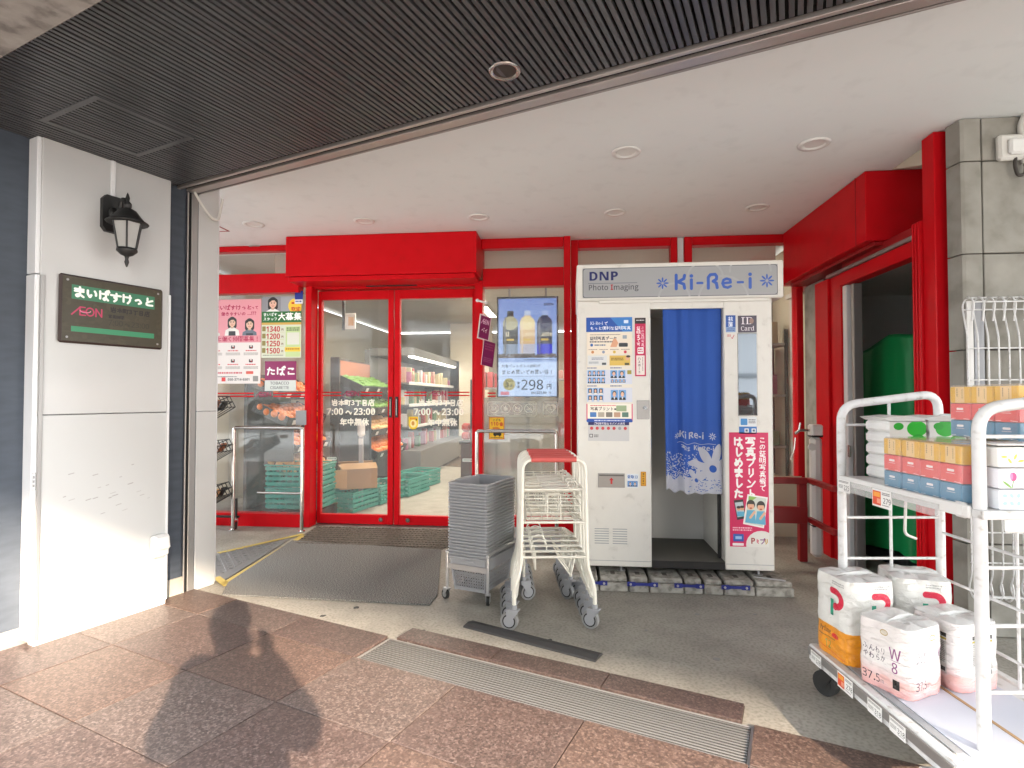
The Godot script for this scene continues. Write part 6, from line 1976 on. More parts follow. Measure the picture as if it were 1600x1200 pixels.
# ---------------------------------------------------------------- carts
func carts():
	var bs := Basis(Vector3.UP, .13)
	var o: Vector3 = Vector3(-0.0884, 0.0000, -3.1587)
	var c := thing("shopping_cart", "nearest white shopping cart of the nested row, with its full front frame showing", "shopping cart", o, bs, "nested white shopping carts")
	# the upright hoop with a red grip
	var b := B.new()
	b.tube(fillet([Vector3(-.226, .115, 0), Vector3(-.226, .235, 0), Vector3(-.186, .345, -.012), Vector3(-.178, .945, -.03), Vector3(.178, .945, -.03), Vector3(.186, .345, -.012), Vector3(.226, .235, 0), Vector3(.226, .115, 0)], .065, 6), .0115, 12)
	part("hoop", b, M.cart_paint, c)
	b = B.new()
	b.rod(Vector3(-.128, .945, -.03), Vector3(.128, .945, -.03), .0165, 14)
	part("grip", b, M.grip_red, c)
	# wire basket cradle
	b = B.new()
	var lv := []
	for y in [.60, .64, .68, .72, .765]:
		var e: float = (y - .6) / .165
		var w := .150 + .014 * e
		b.tube(fillet([Vector3(w, y, -.05), Vector3(w, y, -.36 - .03 * e), Vector3(-w, y, -.36 - .03 * e), Vector3(-w, y, -.05)], .03, 4), .0032, 6)
		b.rod(Vector3(-w, y, -.05), Vector3(w, y, -.05), .0032)
	for x in [-.12, -.06, .0, .06, .12]:
		b.tube(fillet([Vector3(x, .60, -.05), Vector3(x, .60, -.36), Vector3(x * 1.05, .77, -.39)], .02, 3), .0028, 6)
	for x in [-.035, .04]:
		b.rod(Vector3(x, .60, -.047), Vector3(x, .745, -.047), .0035)
	b.rod(Vector3(-.035, .748, -.047), Vector3(.04, .748, -.047), .0035)
	part("wire_cradle", b, M.cart_paint, c)
	b = B.new()
	b.rod(Vector3(-.18, .592, -.02), Vector3(.18, .592, -.02), .0075, 8)
	b.rod(Vector3(-.18, .776, -.03), Vector3(.175, .776, -.03), .006, 8)
	for s in [-1, 1]:
		b.rod(Vector3(s * .165, .592, -.02), Vector3(s * .14, .592, -.38), .006, 8)
		b.rod(Vector3(s * .17, .776, -.03), Vector3(s * .15, .776, -.40), .006, 8)
	part("cradle_frame", b, M.cart_paint, c)
	b = B.new()
	b.tube(fillet([Vector3(.085, .775, -.06), Vector3(.085, .815, -.06), Vector3(.135, .815, -.06), Vector3(.135, .775, -.06)], .012, 4), .0045, 8)
	b.box(Vector3(.03, .782, -.07), Vector3(.19, .006, .05), .002, Basis(Vector3.BACK, .02))
	part("coin_hook", b, M.cart_paint, c)
	# lower frame
	b = B.new()
	b.rod(Vector3(-.178, .40, -.012), Vector3(.178, .40, -.012), .0075, 10)
	for s in [-1, 1]:
		b.tube(fillet([Vector3(s * .182, .40, -.02), Vector3(s * .15, .36, -.42), Vector3(s * .15, .13, -.46)], .05, 4), .0095, 8)
		b.tube(fillet([Vector3(s * .226, .17, 0), Vector3(s * .21, .17, -.05), Vector3(s * .16, .34, -.35)], .04, 4), .006, 8)
	b.rod(Vector3(-.15, .355, -.42), Vector3(.15, .355, -.42), .0085, 10)
	part("lower_frame", b, M.cart_paint, c)
	b = B.new()
	b.tube(fillet([Vector3(-.10, .40, -.1), Vector3(-.10, .30, -.1), Vector3(-.10, .30, -.3), Vector3(-.10, .40, -.3)], .02, 3), .0045, 8)
	part("hanging_hook", b, M.cart_paint, c)
	b = B.new()
	b.tube(fillet([Vector3(.02, .39, -.04), Vector3(.10, .28, -.06), Vector3(.13, .40, -.08)], .01, 3), .0045, 8)
	part("prop_wire", b, M.cart_paint, c)
	b = B.new()
	b.tube(fillet([Vector3(-.12, .40, -.16), Vector3(-.12, .44, -.17), Vector3(-.07, .46, -.175), Vector3(-.03, .44, -.17), Vector3(-.03, .40, -.16)], .03, 4), .004, 8)
	part("ring_hook", b, M.cart_paint, c)
	for q in [[-.226, 0.0, .12, 1.25], [.226, 0.0, .12, .95], [-.15, -.46, .13, -1.2], [.15, -.46, .13, .75]]:
		castor(c, Vector3(q[0], q[2], q[1]), .05, .026, M.tyre_grey, M.castor_grey, q[3])
	var lab := ["second white shopping cart from the front of the nested row", "middle white shopping cart of the nested row", "fourth white shopping cart from the front of the nested row", "rearmost white shopping cart of the nested row, nearest the red window sill"]
	for i in 4:
		copy(c, Transform3D(bs * Basis(Vector3.UP, rng.randf_range(-.012, .012)), o + bs * Vector3(rng.randf_range(-.003, .003), 0, -.118 * (i + 1))), lab[i], "nested white shopping carts")

# ---------------------------------------------------------------- the roll cage with its goods
func roll_cage():
	var bs := Basis(Vector3.UP, .105)
	var o := Vector3(1.06, 0, -2.63)
	var t := thing("roll_cage", "white roll cage with a middle shelf at the right edge", "roll cage", o, bs)
	var C: Material = M.cage_paint
	# bottom platform
	for q in [[Vector3(.02, .165, .4), Vector3(.04, .07, .84)], [Vector3(.62, .165, .4), Vector3(.04, .07, .84)], [Vector3(.32, .165, .0), Vector3(.56, .07, .04)], [Vector3(.32, .165, .80), Vector3(.56, .07, .04)]]:
		bxpart("platform_beam", q[0], q[1], C, t, .006)
	bxpart("platform_sheet", Vector3(.32, .18, .4), Vector3(.558, .03, .758), C, t, .002)
	bxpart("plastic_mat", Vector3(.30, .1975, .48), Vector3(.44, .004, .58), mat("bluish_mat", lin(.56, .58, .66), .5), t, .001)
	bxpart("dark_strip", Vector3(.055, .2015, .48), Vector3(.026, .003, .56), M.castor_grey, t, 0)
	bxpart("brown_strip", Vector3(.30, .2005, .49), Vector3(.012, .002, .54), M.cardboard, t, 0)
	bxpart("lip", Vector3(-.004, .175, .4), Vector3(.008, .035, .82), M.dull_aluminium, t, .002)
	for p in [Vector3(.06, .13, .06), Vector3(.58, .13, .06), Vector3(.06, .13, .74), Vector3(.58, .13, .74)]:
		castor(t, p, .052, .035, M.tyre_black, M.black_iron, .4 + p.z)
	bxpart("latch_bracket", Vector3(-.02, .11, .74), Vector3(.06, .06, .04), M.zinc, t, .004)
	# end frames
	for z in [.012, .745]:
		var b := B.new()
		b.tube(fillet([Vector3(.14, .2, z), Vector3(.14, 1.262, z), Vector3(.575, 1.315, z), Vector3(.575, .2, z)], .075, 7), .0185, 12)
		part("end_hoop", b, C, t)
		b = B.new()
		b.rod(Vector3(.355, .2, z), Vector3(.355, 1.28, z), .0065, 8)
		part("end_bar", b, C, t)
		for y in [.38, .585, .765, .93, 1.175]:
			b = B.new()
			b.rod(Vector3(.14, y, z), Vector3(.575, y, z), .0062, 8)
			part("end_bar", b, C, t)
	for y in [.3, .5, .7, 1.0, 1.22]:
		var b := B.new()
		b.rod(Vector3(.575, y, .012), Vector3(.575, y, .745), .006, 8)
		part("back_bar", b, C, t)
	for z in [.2, .38, .56]:
		var b := B.new()
		b.rod(Vector3(.583, .2, z), Vector3(.583, 1.22, z), .006, 8)
		part("back_bar", b, C, t)
	# middle shelf
	bxpart("shelf", Vector3(.34, .935, .40), Vector3(.44, .028, .76), C, t, .003)
	bxpart("shelf_edge", Vector3(.115, .937, .39), Vector3(.012, .04, .70), M.white_plastic, t, .004)
	bxpart("label_rail", Vector3(.107, .917, .33), Vector3(.003, .045, .58), mat_clear(), t, 0)
	bxpart("corner_cap", Vector3(.118, .938, .70), Vector3(.02, .05, .05), M.white_plastic, t, .008)
	bxpart("grey_clip", Vector3(.24, .905, .77), Vector3(.09, .05, .012), M.white_plastic, t, .006)
	var hk := B.new()
	hk.tube(fillet([Vector3(.40, .92, .05), Vector3(.39, .70, .05), Vector3(.44, .68, .05)], .02, 4), .006, 8)
	part("hook", hk, M.pale_pipe, t)
	# price cards
	var pc := [["225", Vector3(.1035, .915, .09), .085, false, 0], ["279", Vector3(.1035, .905, .335), .11, true, 1], ["328", Vector3(-.0095, .165, .06), .08, false, 2], ["278", Vector3(-.0095, .165, .27), .10, true, 3], ["318", Vector3(-.0095, .165, .45), .08, false, 4], ["318", Vector3(-.0095, .165, .57), .08, false, 5]]
	for q in pc:
		var cv := Canvas.new(self, 160, 96, Color(.90, .90, .89))
		if q[3]:
			cv.rect(4, 10, 70, 76, Color(.85, .30, .18)); cv.rect(10, 16, 58, 26, Color(.92, .62, .25)); cv.rect(40, 50, 30, 26, Color(.9, .6, .5)); cv.grey(84, 12, 64, 5, 2, Color(.3, .3, .3), q[4]); cv.text(q[0], 92, 34, 40, Color(.1, .1, .1), .1, false)
		else:
			cv.grey(12, 8, 130, 5, 2, Color(.3, .3, .3), q[4]); cv.grey(10, 40, 60, 6, 3, Color(.5, .5, .5), q[4] + 4); cv.text(q[0], 78, 32, 46, Color(.1, .1, .1), .1, false)
		cv.grey(84, 78, 60, 4, 1, Color(.4, .4, .4), q[4] + 2)
		poster("price_card", print_mat("cage_price_%d" % q[4], cv.done()), q[1], q[2], q[2] * .62, "", "", Vector3(0, 0, 1), t, .001)
	cage_goods(o, bs)

func mat_clear() -> Material:
	if not M.has("clear_plastic"):
		var m := mat("clear_plastic", Color(.9, .9, .9, .25), .15)
		m.transparency = BaseMaterial3D.TRANSPARENCY_ALPHA
	return M.clear_plastic

func goods_box(n: String, label: String, cat: String, group: String, at: Vector3, size: Vector3, bs: Basis, m: Material, proto: Node3D = null) -> Node3D:
	if proto:
		return copy(proto, Transform3D(bs, at), label, group)
	var t := thing(n, label, cat, at, bs, group)
	return t

func cage_goods(o: Vector3, bs: Basis):
	# five boxes of tissue shrink wrapped: yellow, red and blue ends show
	var cols := [[Color(.35, .56, .68), "boxes_blue"], [Color(.88, .36, .36), "boxes_red"], [Color(.87, .68, .20), "boxes_yellow"]]
	var ms := []
	for i in 3:
		var cv := Canvas.new(self, 118, 64, cols[i][0])
		if i < 2:
			cv.text("ZiZa".substr(0, 0), 0, 0, 10, Color.WHITE); cv.rrect(38, 16, 42, 9, 4, Color(.95, .93, .92)); cv.grey(34, 30, 50, 3, 1, Color(.93, .85, .85), i)
			cv.line(PackedVector2Array([Vector2(2, 62), Vector2(30, 60)]), 2, Color(1, .95, .95)); cv.line(PackedVector2Array([Vector2(80, 60), Vector2(116, 62)]), 2, Color(1, .95, .95))
		else:
			cv.rect(30, 0, 58, 64, Color(.90, .78, .55))
			for j in 5:
				cv.rect(40, 6 + j * 7, 5, 4, Color(.3, .25, .2)); cv.rect(72, 10 + j * 8, 4, 4, Color(.35, .3, .25))
		ms.append(print_mat(cols[i][1], cv.done(), .3))
	var proto := thing("tissue_pack", "leftmost tissue box pack of the lower row on the cage shelf", "tissue pack", o + bs * Vector3(.15, .949, .327), bs, "wrapped tissue boxes on the cage shelf")
	for i in 3:
		var c := Vector3(.118, .031 + i * .063, 0)
		bxpart("box", c, Vector3(.234, .061, .091), plain(cols[i][1], cols[i][0]), proto, .003)
		poster("box_end", ms[i], c + Vector3(-.1172, 0, 0), .088, .058, "", "", Vector3(0, 0, 1), proto, .0006)
		poster("box_side", plain(cols[i][1], cols[i][0]), c + Vector3(0, 0, .0457), .228, .058, "", "", Vector3(1, 0, 0), proto, .0006)
	var fm := mat("shrink_film", Color(.95, .95, .95, .10), .12)
	fm.transparency = BaseMaterial3D.TRANSPARENCY_ALPHA
	bxpart("film", Vector3(.118, .095, 0), Vector3(.242, .198, .0955), fm, proto, .008)
	var lab := ["second tissue box pack from the left in the lower row", "third tissue box pack from the left in the lower row", "tissue box pack in the lower row nearest the front cage post"]
	for i in 3:
		copy(proto, Transform3D(bs, o + bs * Vector3(.15 + rng.randf_range(-.003, .003), .949, .327 + (i + 1) * .0972)), lab[i], "wrapped tissue boxes on the cage shelf")
	lab = ["left pack of the upper row of tissue boxes on the cage shelf", "middle pack of the upper row of tissue boxes on the cage shelf", "right pack of the upper row of tissue boxes, behind the cage hoop"]
	for i in 3:
		copy(proto, Transform3D(bs, o + bs * Vector3(.36, 1.15, .40 + i * .0985)), lab[i], "wrapped tissue boxes on the cage shelf")
	lab = ["left hidden tissue pack under the upper row on the cage shelf", "middle hidden tissue pack under the upper row on the cage shelf", "right hidden tissue pack under the upper row on the cage shelf"]
	for i in 3:
		copy(proto, Transform3D(bs, o + bs * Vector3(.394, .949, .40 + i * .0985)), lab[i], "wrapped tissue boxes on the cage shelf")
	# three long flower printed boxes at the near end
	var pr := [["bottom flowery tissue box with small blue flowers, at the near end of the shelf", Color(.86, .88, .90), Color(.42, .62, .72)], ["middle flowery tissue box with a pink tulip, at the near end of the shelf", Color(.90, .90, .92), Color(.80, .25, .48)], ["top flowery tissue box with yellow flowers, at the near end of the shelf", Color(.90, .90, .88), Color(.88, .70, .22)]]
	for i in 3:
		var cv := Canvas.new(self, 240, 64, pr[i][1])
		match i:
			0:
				for k in 6:
					cv.disc(14 + (k % 3) * 22, 18 + (k / 3) * 26, 8, 6, Color(.62, .78, .82), k)
			1:
				cv.disc(42, 26, 11, 15, Color(.86, .30, .52)); cv.disc(36, 24, 5, 13, Color(.92, .5, .66)); cv.line(PackedVector2Array([Vector2(42, 40), Vector2(38, 62)]), 3, Color(.35, .55, .25)); cv.disc(22, 52, 18, 4, Color(.45, .62, .3), .7)
			2:
				for k in 4:
					cv.disc(14 + k * 18, 30 + (k % 2) * 14, 10, 4, Color(.90, .72, .30), k)
		cv.text("SCOTTIE" if i == 2 else "scottie", 76, 10, 38, pr[i][2] if i < 2 else Color(.88, .66, .2), .1, false, false, .9); cv.grey(90, 52, 80, 3, 1, Color(.7, .7, .72), i)
		var t := thing("flower_tissue_box", pr[i][0], "tissue box", o + bs * Vector3(.30, .949 + i * .0655, .772), bs, "flower printed tissue boxes on the cage shelf")
		bxpart("box", Vector3(0, .032, -.046), Vector3(.24, .062, .088), plain("flower_box_%d" % i, pr[i][1]), t, .003)
		poster("front_print", print_mat("flower_print_%d" % i, cv.done(), .3), Vector3(0, .032, -.0022), .232, .058, "", "", Vector3.RIGHT, t, .0006)
	var fb := o + bs * Vector3(.30, .949 + 3 * .0655, .726)
	var lid := thing("wrapping_sheet", "loose clear wrapping folded on top of the flowery tissue boxes", "wrapping", fb, bs)
	bxpart("film", Vector3(0, .006, 0), Vector3(.244, .006, .09), M.white_plastic, lid, .002)
	# soft packs with green leaves behind
	for i in 2:
		var cv := Canvas.new(self, 160, 252, Color(.90, .90, .88))
		cv.disc(120 if i == 0 else 70, 30, 44, 34, Color(.20, .72, .22)); cv.disc(118, 104, 40, 52, Color(.17, .64, .2), .4); cv.disc(40, 20, 22, 16, Color(.2, .66, .22)); cv.grey(10, 150, 110, 6, 1, Color(.2, .2, .2), 1); cv.grey(10, 166, 90, 3, 3, Color(.5, .5, .5), 2); cv.text("5", 10, 192, 46, Color(.1, .1, .1)); cv.text("Pack", 46, 212, 22, Color(.12, .12, .12))
		var t := thing("soft_tissue_pack", ["white five pack of soft tissue with green leaves, at the far end of the shelf", "white soft tissue pack with green leaves, behind the lower row"][i], "tissue pack", o + bs * Vector3(.318 + i * .166, .949, .10), bs, "soft white tissue packs on the cage shelf")
		var b := B.new()
		for k in 5:
			b.box(Vector3(.0, .026 + k * .05, 0), Vector3(.16, .049, .16), .012)
		part("packets", b, M.white_plastic, t)
		poster("leaf_print", print_mat("leaf_print_%d" % i, cv.done(), .3), Vector3(0, .127, .0808), .152, .24, "", "", Vector3.RIGHT, t, .0006)
		b = B.new()
		b.prism(PackedVector2Array([Vector2(-.075, .25), Vector2(.075, .25), Vector2(.07, .262), Vector2(-.01, .272), Vector2(-.10, .264)]), Vector3(0, 0, -.08), Vector3.RIGHT, Vector3.UP, .16)
		part("wrapper_fold", b, M.white_plastic, t)
	# roll packs on the platform
	var side := Canvas.new(self, 880, 330, Color(.90, .90, .88))
	for i in 4:
		var x := 220.0 * i
		side.rect(x, 205, 220, 125, Color(.93, .60, .12))
		side.grey(x + 120, 16, 80, 5, 2, Color(.6, .6, .6), i)
		var pts := PackedVector2Array()
		for k in 13:
			pts.append(Vector2(x + 156, 86) + Vector2(30, 0).rotated(-PI / 2 + PI * k / 12.0))
		pts.insert(0, Vector2(x + 118, 56))
		side.line(pts, 25, Color(.84, .12, .26)); side.rect(x + 106, 92, 25, 66, Color(.14, .62, .50)); side.disc(x + 144, 118, 17, 15, Color(.84, .12, .26))
		if i == 3 or i == 1:
			side.text("Prime", x + 26, 218, 26, Color(.35, .2, .05), .1, true, true); side.disc(x + 140, 240, 28, 9, Color(.85, .15, .15)); side.grey(x + 20, 254, 120, 5, 1, Color(.4, .25, .05), 2); side.text("12", x + 60, 262, 44, Color(.35, .55, .30), .1, false); side.line(PackedVector2Array([Vector2(x + 10, 300), Vector2(x + 200, 318)]), 2, Color(.8, .15, .1))
	var pm := print_mat("kitchen_roll_wrap", side.done(), .28)
	wrinkled(pm)
	var r1 := thing("roll_pack", "white and orange twelve roll pack at the front corner of the cage platform", "roll pack", o + bs * Vector3(.135, .201, .10), bs * Basis(Vector3.UP, .10), "roll packs with a red and green mark")
	roll_pack(r1, .108, .34, 3, pm, .0)
	copy(r1, Transform3D(bs * Basis(Vector3.UP, -.28), o + bs * Vector3(.405, .201, .075)), "white roll pack with a red and green mark beside the far hoop of the cage", "roll packs with a red and green mark")
	var sw := Canvas.new(self, 880, 250, Color(.93, .91, .90))
	for y in 12:
		sw.rect(0, 150 + y * 9, 880, 9, Color(.93, .91, .90).lerp(Color(.90, .66, .64), y / 11.0))
	for i in 4:
		var x := 220.0 * i
		for k in 5:
			sw.disc(x + 30 + k * 44, 205 + (k % 2) * 14, 30, 14, Color(.92, .74, .71))
		if i == 3:
			sw.text("ふんわり", x + 14, 92, 27, Color(.42, .40, .42), .08); sw.text("やわらか", x + 14, 120, 27, Color(.42, .40, .42), .08); sw.text("37.5", x + 14, 190, 42, Color(.20, .16, .22), .1, false); sw.text("m", x + 96, 206, 22, Color(.5, .45, .5), .1, false)
			sw.text("W", x + 142, 70, 58, Color(.55, .30, .50), .1, false); sw.rect(x + 150, 124, 40, 2, Color(.6, .45, .55)); sw.text("8", x + 152, 122, 54, Color(.55, .30, .50), .1, false); sw.rect(x + 158, 192, 28, 34, Color(.12, .12, .12)); sw.disc(x + 118, 34, 20, 11, Color(.72, .62, .42)); sw.disc(x + 118, 34, 17, 8, Color(.9, .87, .8))
		elif i == 0:
			sw.text("ふんわり", x + 24, 78, 27, Color(.42, .40, .42), .08); sw.text("やわらか", x + 24, 106, 27, Color(.42, .40, .42), .08); sw.text("37.5", x + 24, 180, 42, Color(.20, .16, .22), .1, false); sw.text("m", x + 106, 196, 22, Color(.5, .45, .5), .1, false); sw.disc(x + 150, 40, 20, 11, Color(.72, .62, .42)); sw.disc(x + 150, 40, 17, 8, Color(.9, .87, .8))
			sw.text("W", x + 186, 70, 50, Color(.55, .30, .50), .1, false)
		else:
			sw.rect(x + 60, 44, 118, 150, Color(.80, .79, .77)); sw.rect(x + 60, 44, 118, 14, Color(.15, .14, .12)); sw.rect(x + 60, 62, 118, 7, Color(.66, .6, .2)); sw.grey(x + 66, 76, 104, 4, 12, Color(.45, .45, .45), i); sw.rect(x + 132, 172, 40, 16, Color(.3, .3, .3))
	var wm := print_mat("soft_roll_wrap", sw.done(), .25)
	wrinkled(wm)
	var r3 := thing("roll_pack", "pale pink eight roll pack with large figures at the front of the cage platform", "roll pack", o + bs * Vector3(.155, .201, .345), bs * Basis(Vector3.UP, .42), "pale pink roll packs")
	roll_pack(r3, .1, .25, 2, wm, .0)
	var r4 := copy(r3, Transform3D(bs * Basis(Vector3.UP, .22 + PI), o + bs * Vector3(.40, .201, .30)), "pale pink roll pack showing its grey data label, beside the near hoop", "pale pink roll packs")

func wrinkled(m: StandardMaterial3D):
	if not M.has("crease"):
		M.crease = noise_tex(31, .012, [Color(0, 0, 0), Color(.55, .55, .55), Color(.75, .75, .75), Color(1, 1, 1)], [.2, .47, .52, .8], 512, 5, FastNoiseLite.TYPE_SIMPLEX, 45.0)
	m.heightmap_enabled = true
	m.heightmap_texture = M.crease
	m.heightmap_scale = .55
	m.clearcoat_enabled = true
	m.clearcoat = .7
	m.clearcoat_roughness = .12

func plain(n: String, c: Color) -> Material:
	var k := n + "_plain"
	if not M.has(k):
		mat(k, c, .35)
	return M[k]

# four stacks of rolls in film: u runs round the pack from the left face, the wrap follows the rolls
func roll_pack(t: Node3D, r: float, h: float, layers: int, m: Material, _d: float):
	var rows := []
	var nz := FastNoiseLite.new()
	nz.seed = int(h * 1000)
	nz.frequency = 9.0
	var nv := layers * 8
	for j in nv + 1:
		var v := float(j) / nv
		var row := []
		for i in 65:
			var f := i / 64.0 * 4.0 + .0
			var a := PI - .75 * PI + f * PI / 2
			# outline: two bulges on each side
			var d := Vector2(cos(a + PI / 2), sin(a + PI / 2))
			var best := 0.0
			for cx in [-1, 1]:
				for cy in [-1, 1]:
					var c := Vector2(cx, cy) * r * .5
					var bq := d.dot(c)
					var disc := bq * bq - c.length_squared() + r * r * .2704
					if disc > 0:
						best = maxf(best, bq + sqrt(disc))
			best = maxf(best, minf(r * .99 / maxf(absf(d.x), absf(d.y)), r * 1.27))
			var waist := 1.0 - .022 * pow(absf(cos(v * layers * PI)), 6) if j > 0 and j < nv else .97
			var p := d * best * waist * (1 + .022 * nz.get_noise_3d(d.x * .35, d.y * .35, v * .5) + .012 * absf(nz.get_noise_3d(d.x * 1.4 + v, d.y * 1.4, v * 1.1)))
			row.append(Vector3(p.x, v * h, p.y))
		rows.append(row)
	var b := B.new()
	grid(b, rows)
	for i in b.U.size():
		b.U[i].x = 1.0 - b.U[i].x
	part("wrapped_side", b, m, t)
	b = B.new()
	var top := []
	for k in 5:
		var e := 1.0 - k / 4.0
		var row := []
		for i in 65:
			var p: Vector3 = rows[nv][i]
			var q := Vector2(p.x, p.z) * e
			var lift := .0
			for cx in [-1, 1]:
				for cy in [-1, 1]:
					var dd := (q - Vector2(cx, cy) * r * .5).length() / (r * .5)
					lift = maxf(lift, .012 * (1.0 - pow(minf(dd, 1.0), 3)) - .012 * exp(-dd * dd * 14))
			row.append(Vector3(q.x, h + lift * (1 if k > 0 else 0) + .003 * nz.get_noise_2d(q.x, q.y), q.y))
		top.append(row)
	grid(b, top)
	part("wrapped_top", b, M.film_top, t)
	b = B.new()
	b.prism(PackedVector2Array([Vector2(-r * .9, 0), Vector2(r * .9, 0), Vector2(r * .6, .012), Vector2(0, .016), Vector2(-r * .5, .010)]), Vector3(0, h - .002, -.002), Vector3.RIGHT, Vector3.UP, .003)
	part("film_seam", b, M.white_plastic, t)

# ---------------------------------------------------------------- on the concrete pier
func wire_panel_and_box():
	var t := thing("wire_grid_panel", "white wire display grid with rolled top hanging on the concrete pier", "wire panel", Vector3(2.12, 0, -3.225))
	for i in 13:
		var x := i * .051
		var b := B.new()
		b.tube(fillet([Vector3(x, 1.70, .035), Vector3(x, 1.80, .055), Vector3(x, 1.84, .01), Vector3(x, 1.80, -.04), Vector3(x, 1.70, -.02), Vector3(x, 1.62, 0), Vector3(x, .36, 0), Vector3(x, .27, -.03), Vector3(x, .22, .03), Vector3(x, .27, .075), Vector3(x, .33, .06)], .04, 4), .0042, 6)
		part("wire", b, M.cage_paint, t)
	for q in [[1.80, .053], [1.83, .0], [1.77, -.03], [1.56, -.003], [1.39, -.003], [1.225, -.003], [1.06, -.003], [.9, -.003], [.74, -.003], [.58, -.003], [.42, -.003], [.245, .0], [.262, .07]]:
		var b := B.new()
		b.rod(Vector3(-.004, q[0], q[1]), Vector3(.63, q[0], q[1]), .0042, 6)
		part("wire", b, M.cage_paint, t)
	var d := thing("pale_board", "narrow pale board behind the left end of the wire grid", "board", Vector3(2.19, 1.5, -3.27))
	bxpart("white_edge", Vector3(-.03, 0, 0), Vector3(.032, .64, .012), M.white_plastic, d, .002)
	bxpart("grey_edge", Vector3(.016, 0, 0), Vector3(.05, .64, .010), M.castor_grey, d, .002)
	var j := thing("junction_box", "dirty white junction box with a pipe and a cable loop on the concrete pier", "junction box", Vector3(2.385, 2.655, -3.298))
	bxpart("back_box", Vector3(0, 0, .02), Vector3(.13, .14, .04), M.pale_pipe, j, .012)
	bxpart("cover", Vector3(.012, -.005, .05), Vector3(.075, .085, .03), M.white_plastic, j, .01)
	var b := B.new()
	b.tube(fillet([Vector3(.085, .175, .02), Vector3(.06, .12, .02), Vector3(.075, .0, .025), Vector3(.075, -.09, .025)], .05), .021, 12)
	part("pipe", b, M.pale_pipe, j)
	b = B.new()
	b.tube(fillet([Vector3(.075, -.08, .025), Vector3(.07, -.15, .03), Vector3(.03, -.16, .03), Vector3(.015, -.10, .03), Vector3(.02, -.06, .03)], .05), .009, 8)
	part("cable", b, M.dark_brown_wood, j)

# ---------------------------------------------------------------- whoever takes the picture (their shadow falls on the paving)
func photographer():
	var t := thing("person", "person in dark clothes standing on the paving and holding up both hands", "person")
	var J := {
		"hip": [Vector3(.10, .86, .36), .19], "belly": [Vector3(.11, 1.0, .34), .185], "chest": [Vector3(.10, 1.12, .33), .18], "neck": [Vector3(.05, 1.31, .315), .06], "head": [Vector3(.033, 1.455, .305), .098], "crown": [Vector3(.03, 1.495, .315), .098],
		"shl": [Vector3(-.10, 1.215, .33), .085], "shr": [Vector3(.26, 1.225, .32), .085], "ell": [Vector3(-.175, 1.03, .29), .075], "elr": [Vector3(.36, 1.07, .28), .07], "wrl": [Vector3(-.03, 1.19, .13), .045], "wrr": [Vector3(.135, 1.22, .12), .045],
		"hl": [Vector3(-.0, .85, .36), .14], "hr": [Vector3(.22, .85, .36), .14], "knl": [Vector3(-.01, .46, .35), .085], "knr": [Vector3(.21, .46, .35), .085], "anl": [Vector3(-.02, .09, .38), .05], "anr": [Vector3(.21, .09, .38), .05], "tol": [Vector3(-.03, .035, .23), .035], "tor": [Vector3(.22, .035, .23), .035],
	}
	var bones := [["hip", "belly"], ["belly", "chest"], ["chest", "neck"], ["neck", "head"], ["head", "crown"], ["chest", "shl"], ["chest", "shr"], ["shl", "ell"], ["ell", "wrl"], ["shr", "elr"], ["elr", "wrr"], ["hip", "hl"], ["hip", "hr"], ["hl", "knl"], ["knl", "anl"], ["hr", "knr"], ["knr", "anr"], ["anl", "tol"], ["anr", "tor"]]
	var caps := []
	for q in bones:
		caps.append([J[q[0]][0], J[q[1]][0], J[q[0]][1], J[q[1]][1]])
	var b := B.new()
	nets(b, caps, Vector3(-.36, -.02, .0), Vector3(.50, 1.64, .56), .021, .03)
	# hands: palm, four fingers and a thumb each, closing on a thin phone's sides
	for s in [-1, 1]:
		var wr: Vector3 = J["wrl"][0] if s < 0 else J["wrr"][0]
		var pc := wr + Vector3(-s * .012, .06, -.02)
		var hc := [[wr, pc, .03, .03], [pc + Vector3(0, -.01, .012), pc + Vector3(-s * .01, .03, -.01), .022, .02]]
		for f in 4:
			var k := pc + Vector3(-s * .005, .038 - f * .017, -.012)
			var m1 := k + Vector3(-s * .024, .012 - f * .003, -.012)
			hc.append([k, m1, .0095, .009])
			hc.append([m1, m1 + Vector3(-s * .024, .002, .008 + f * .001), .009, .008])
		hc.append([pc + Vector3(0, -.02, .02), pc + Vector3(-s * .03, .0, .03), .011, .01])
		hc.append([pc + Vector3(-s * .03, .0, .03), pc + Vector3(-s * .05, .018, .024), .01, .0085])
		nets(b, hc, pc - Vector3(.1, .11, .07), pc + Vector3(.1, .1, .09), .006, .006)
	part("body", b, M.dark_cloth, t)
	b = B.new()
	b.ball(Vector3(.03, 1.50, .325), Vector3(.108, .105, .112), 14, 9)
	part("hair", b, M.hair, t)

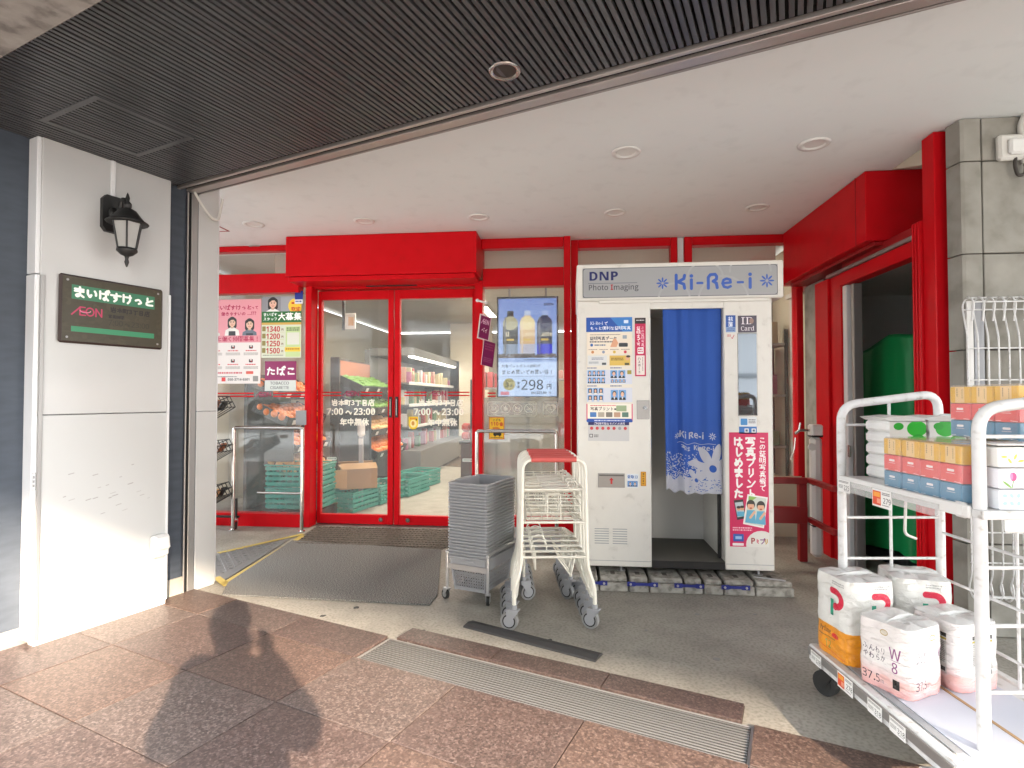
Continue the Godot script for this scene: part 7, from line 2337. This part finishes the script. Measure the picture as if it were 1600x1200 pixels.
# the skin of joined tapered capsules, meshed as surface nets
func nets(b: B, caps: Array, lo: Vector3, hi: Vector3, cell: float, blend: float):
	var n := Vector3i(((hi - lo) / cell).ceil()) + Vector3i.ONE
	var f := PackedFloat32Array()
	f.resize(n.x * n.y * n.z)
	f.fill(1.0)
	for c in caps:
		var a: Vector3 = c[0]
		var e: Vector3 = c[1]
		var ra: float = c[2]
		var rb: float = c[3]
		var pad := maxf(ra, rb) + blend * 2 + cell * 2
		var mn := Vector3i(((a.min(e) - Vector3.ONE * pad - lo) / cell).floor()).clamp(Vector3i.ZERO, n - Vector3i.ONE)
		var mx := Vector3i(((a.max(e) + Vector3.ONE * pad - lo) / cell).ceil()).clamp(Vector3i.ZERO, n - Vector3i.ONE)
		var d := e - a
		var dl := maxf(d.length_squared(), 1e-9)
		for z in range(mn.z, mx.z + 1):
			for y in range(mn.y, mx.y + 1):
				for x in range(mn.x, mx.x + 1):
					var p := lo + Vector3(x, y, z) * cell - a
					var h := clampf(p.dot(d) / dl, 0, 1)
					var v := (p - d * h).length() - lerpf(ra, rb, h)
					var i := x + n.x * (y + n.y * z)
					var w := f[i]
					var k := clampf(.5 + .5 * (w - v) / blend, 0, 1)
					f[i] = lerpf(w, v, k) - blend * k * (1 - k)
	var vid := {}
	var vs := []
	var off := [0, 1, n.x, n.x + 1, n.x * n.y, n.x * n.y + 1, n.x * n.y + n.x, n.x * n.y + n.x + 1]
	for z in n.z - 1:
		for y in n.y - 1:
			for x in n.x - 1:
				var i := x + n.x * (y + n.y * z)
				var ins := 0
				for q in 8:
					if f[i + off[q]] < 0:
						ins += 1
				if ins == 0 or ins == 8:
					continue
				var sum := Vector3.ZERO
				var cnt := 0
				for q in 8:
					for bit in 3:
						var r := q | (1 << bit)
						if r == q:
							continue
						var f0 := f[i + off[q]]
						var f1 := f[i + off[r]]
						if (f0 < 0) != (f1 < 0):
							var u := f0 / (f0 - f1)
							sum += Vector3(q & 1, (q >> 1) & 1, q >> 2).lerp(Vector3(r & 1, (r >> 1) & 1, r >> 2), u)
							cnt += 1
				var g := Vector3(f[i + 1] - f[i], f[i + off[2]] - f[i], f[i + off[4]] - f[i])
				vid[i] = vs.size()
				vs.append([lo + (Vector3(x, y, z) + sum / cnt) * cell, g.normalized()])
	for i in vid:
		for ax in 3:
			var st_: int = [1, n.x, n.x * n.y][ax]
			var u: int = [1, n.x, n.x * n.y][(ax + 1) % 3]
			var w: int = [1, n.x, n.x * n.y][(ax + 2) % 3]
			if i + st_ >= f.size() or (f[i] < 0) == (f[i + st_] < 0):
				continue
			if vid.has(i - u) and vid.has(i - w) and vid.has(i - u - w):
				var q := [vs[vid[i]], vs[vid[i - u]], vs[vid[i - u - w]], vs[vid[i - w]]]
				b.sm([q[0][0], q[1][0], q[2][0]], [q[0][1], q[1][1], q[2][1]])
				b.sm([q[0][0], q[2][0], q[3][0]], [q[0][1], q[2][1], q[3][1]])
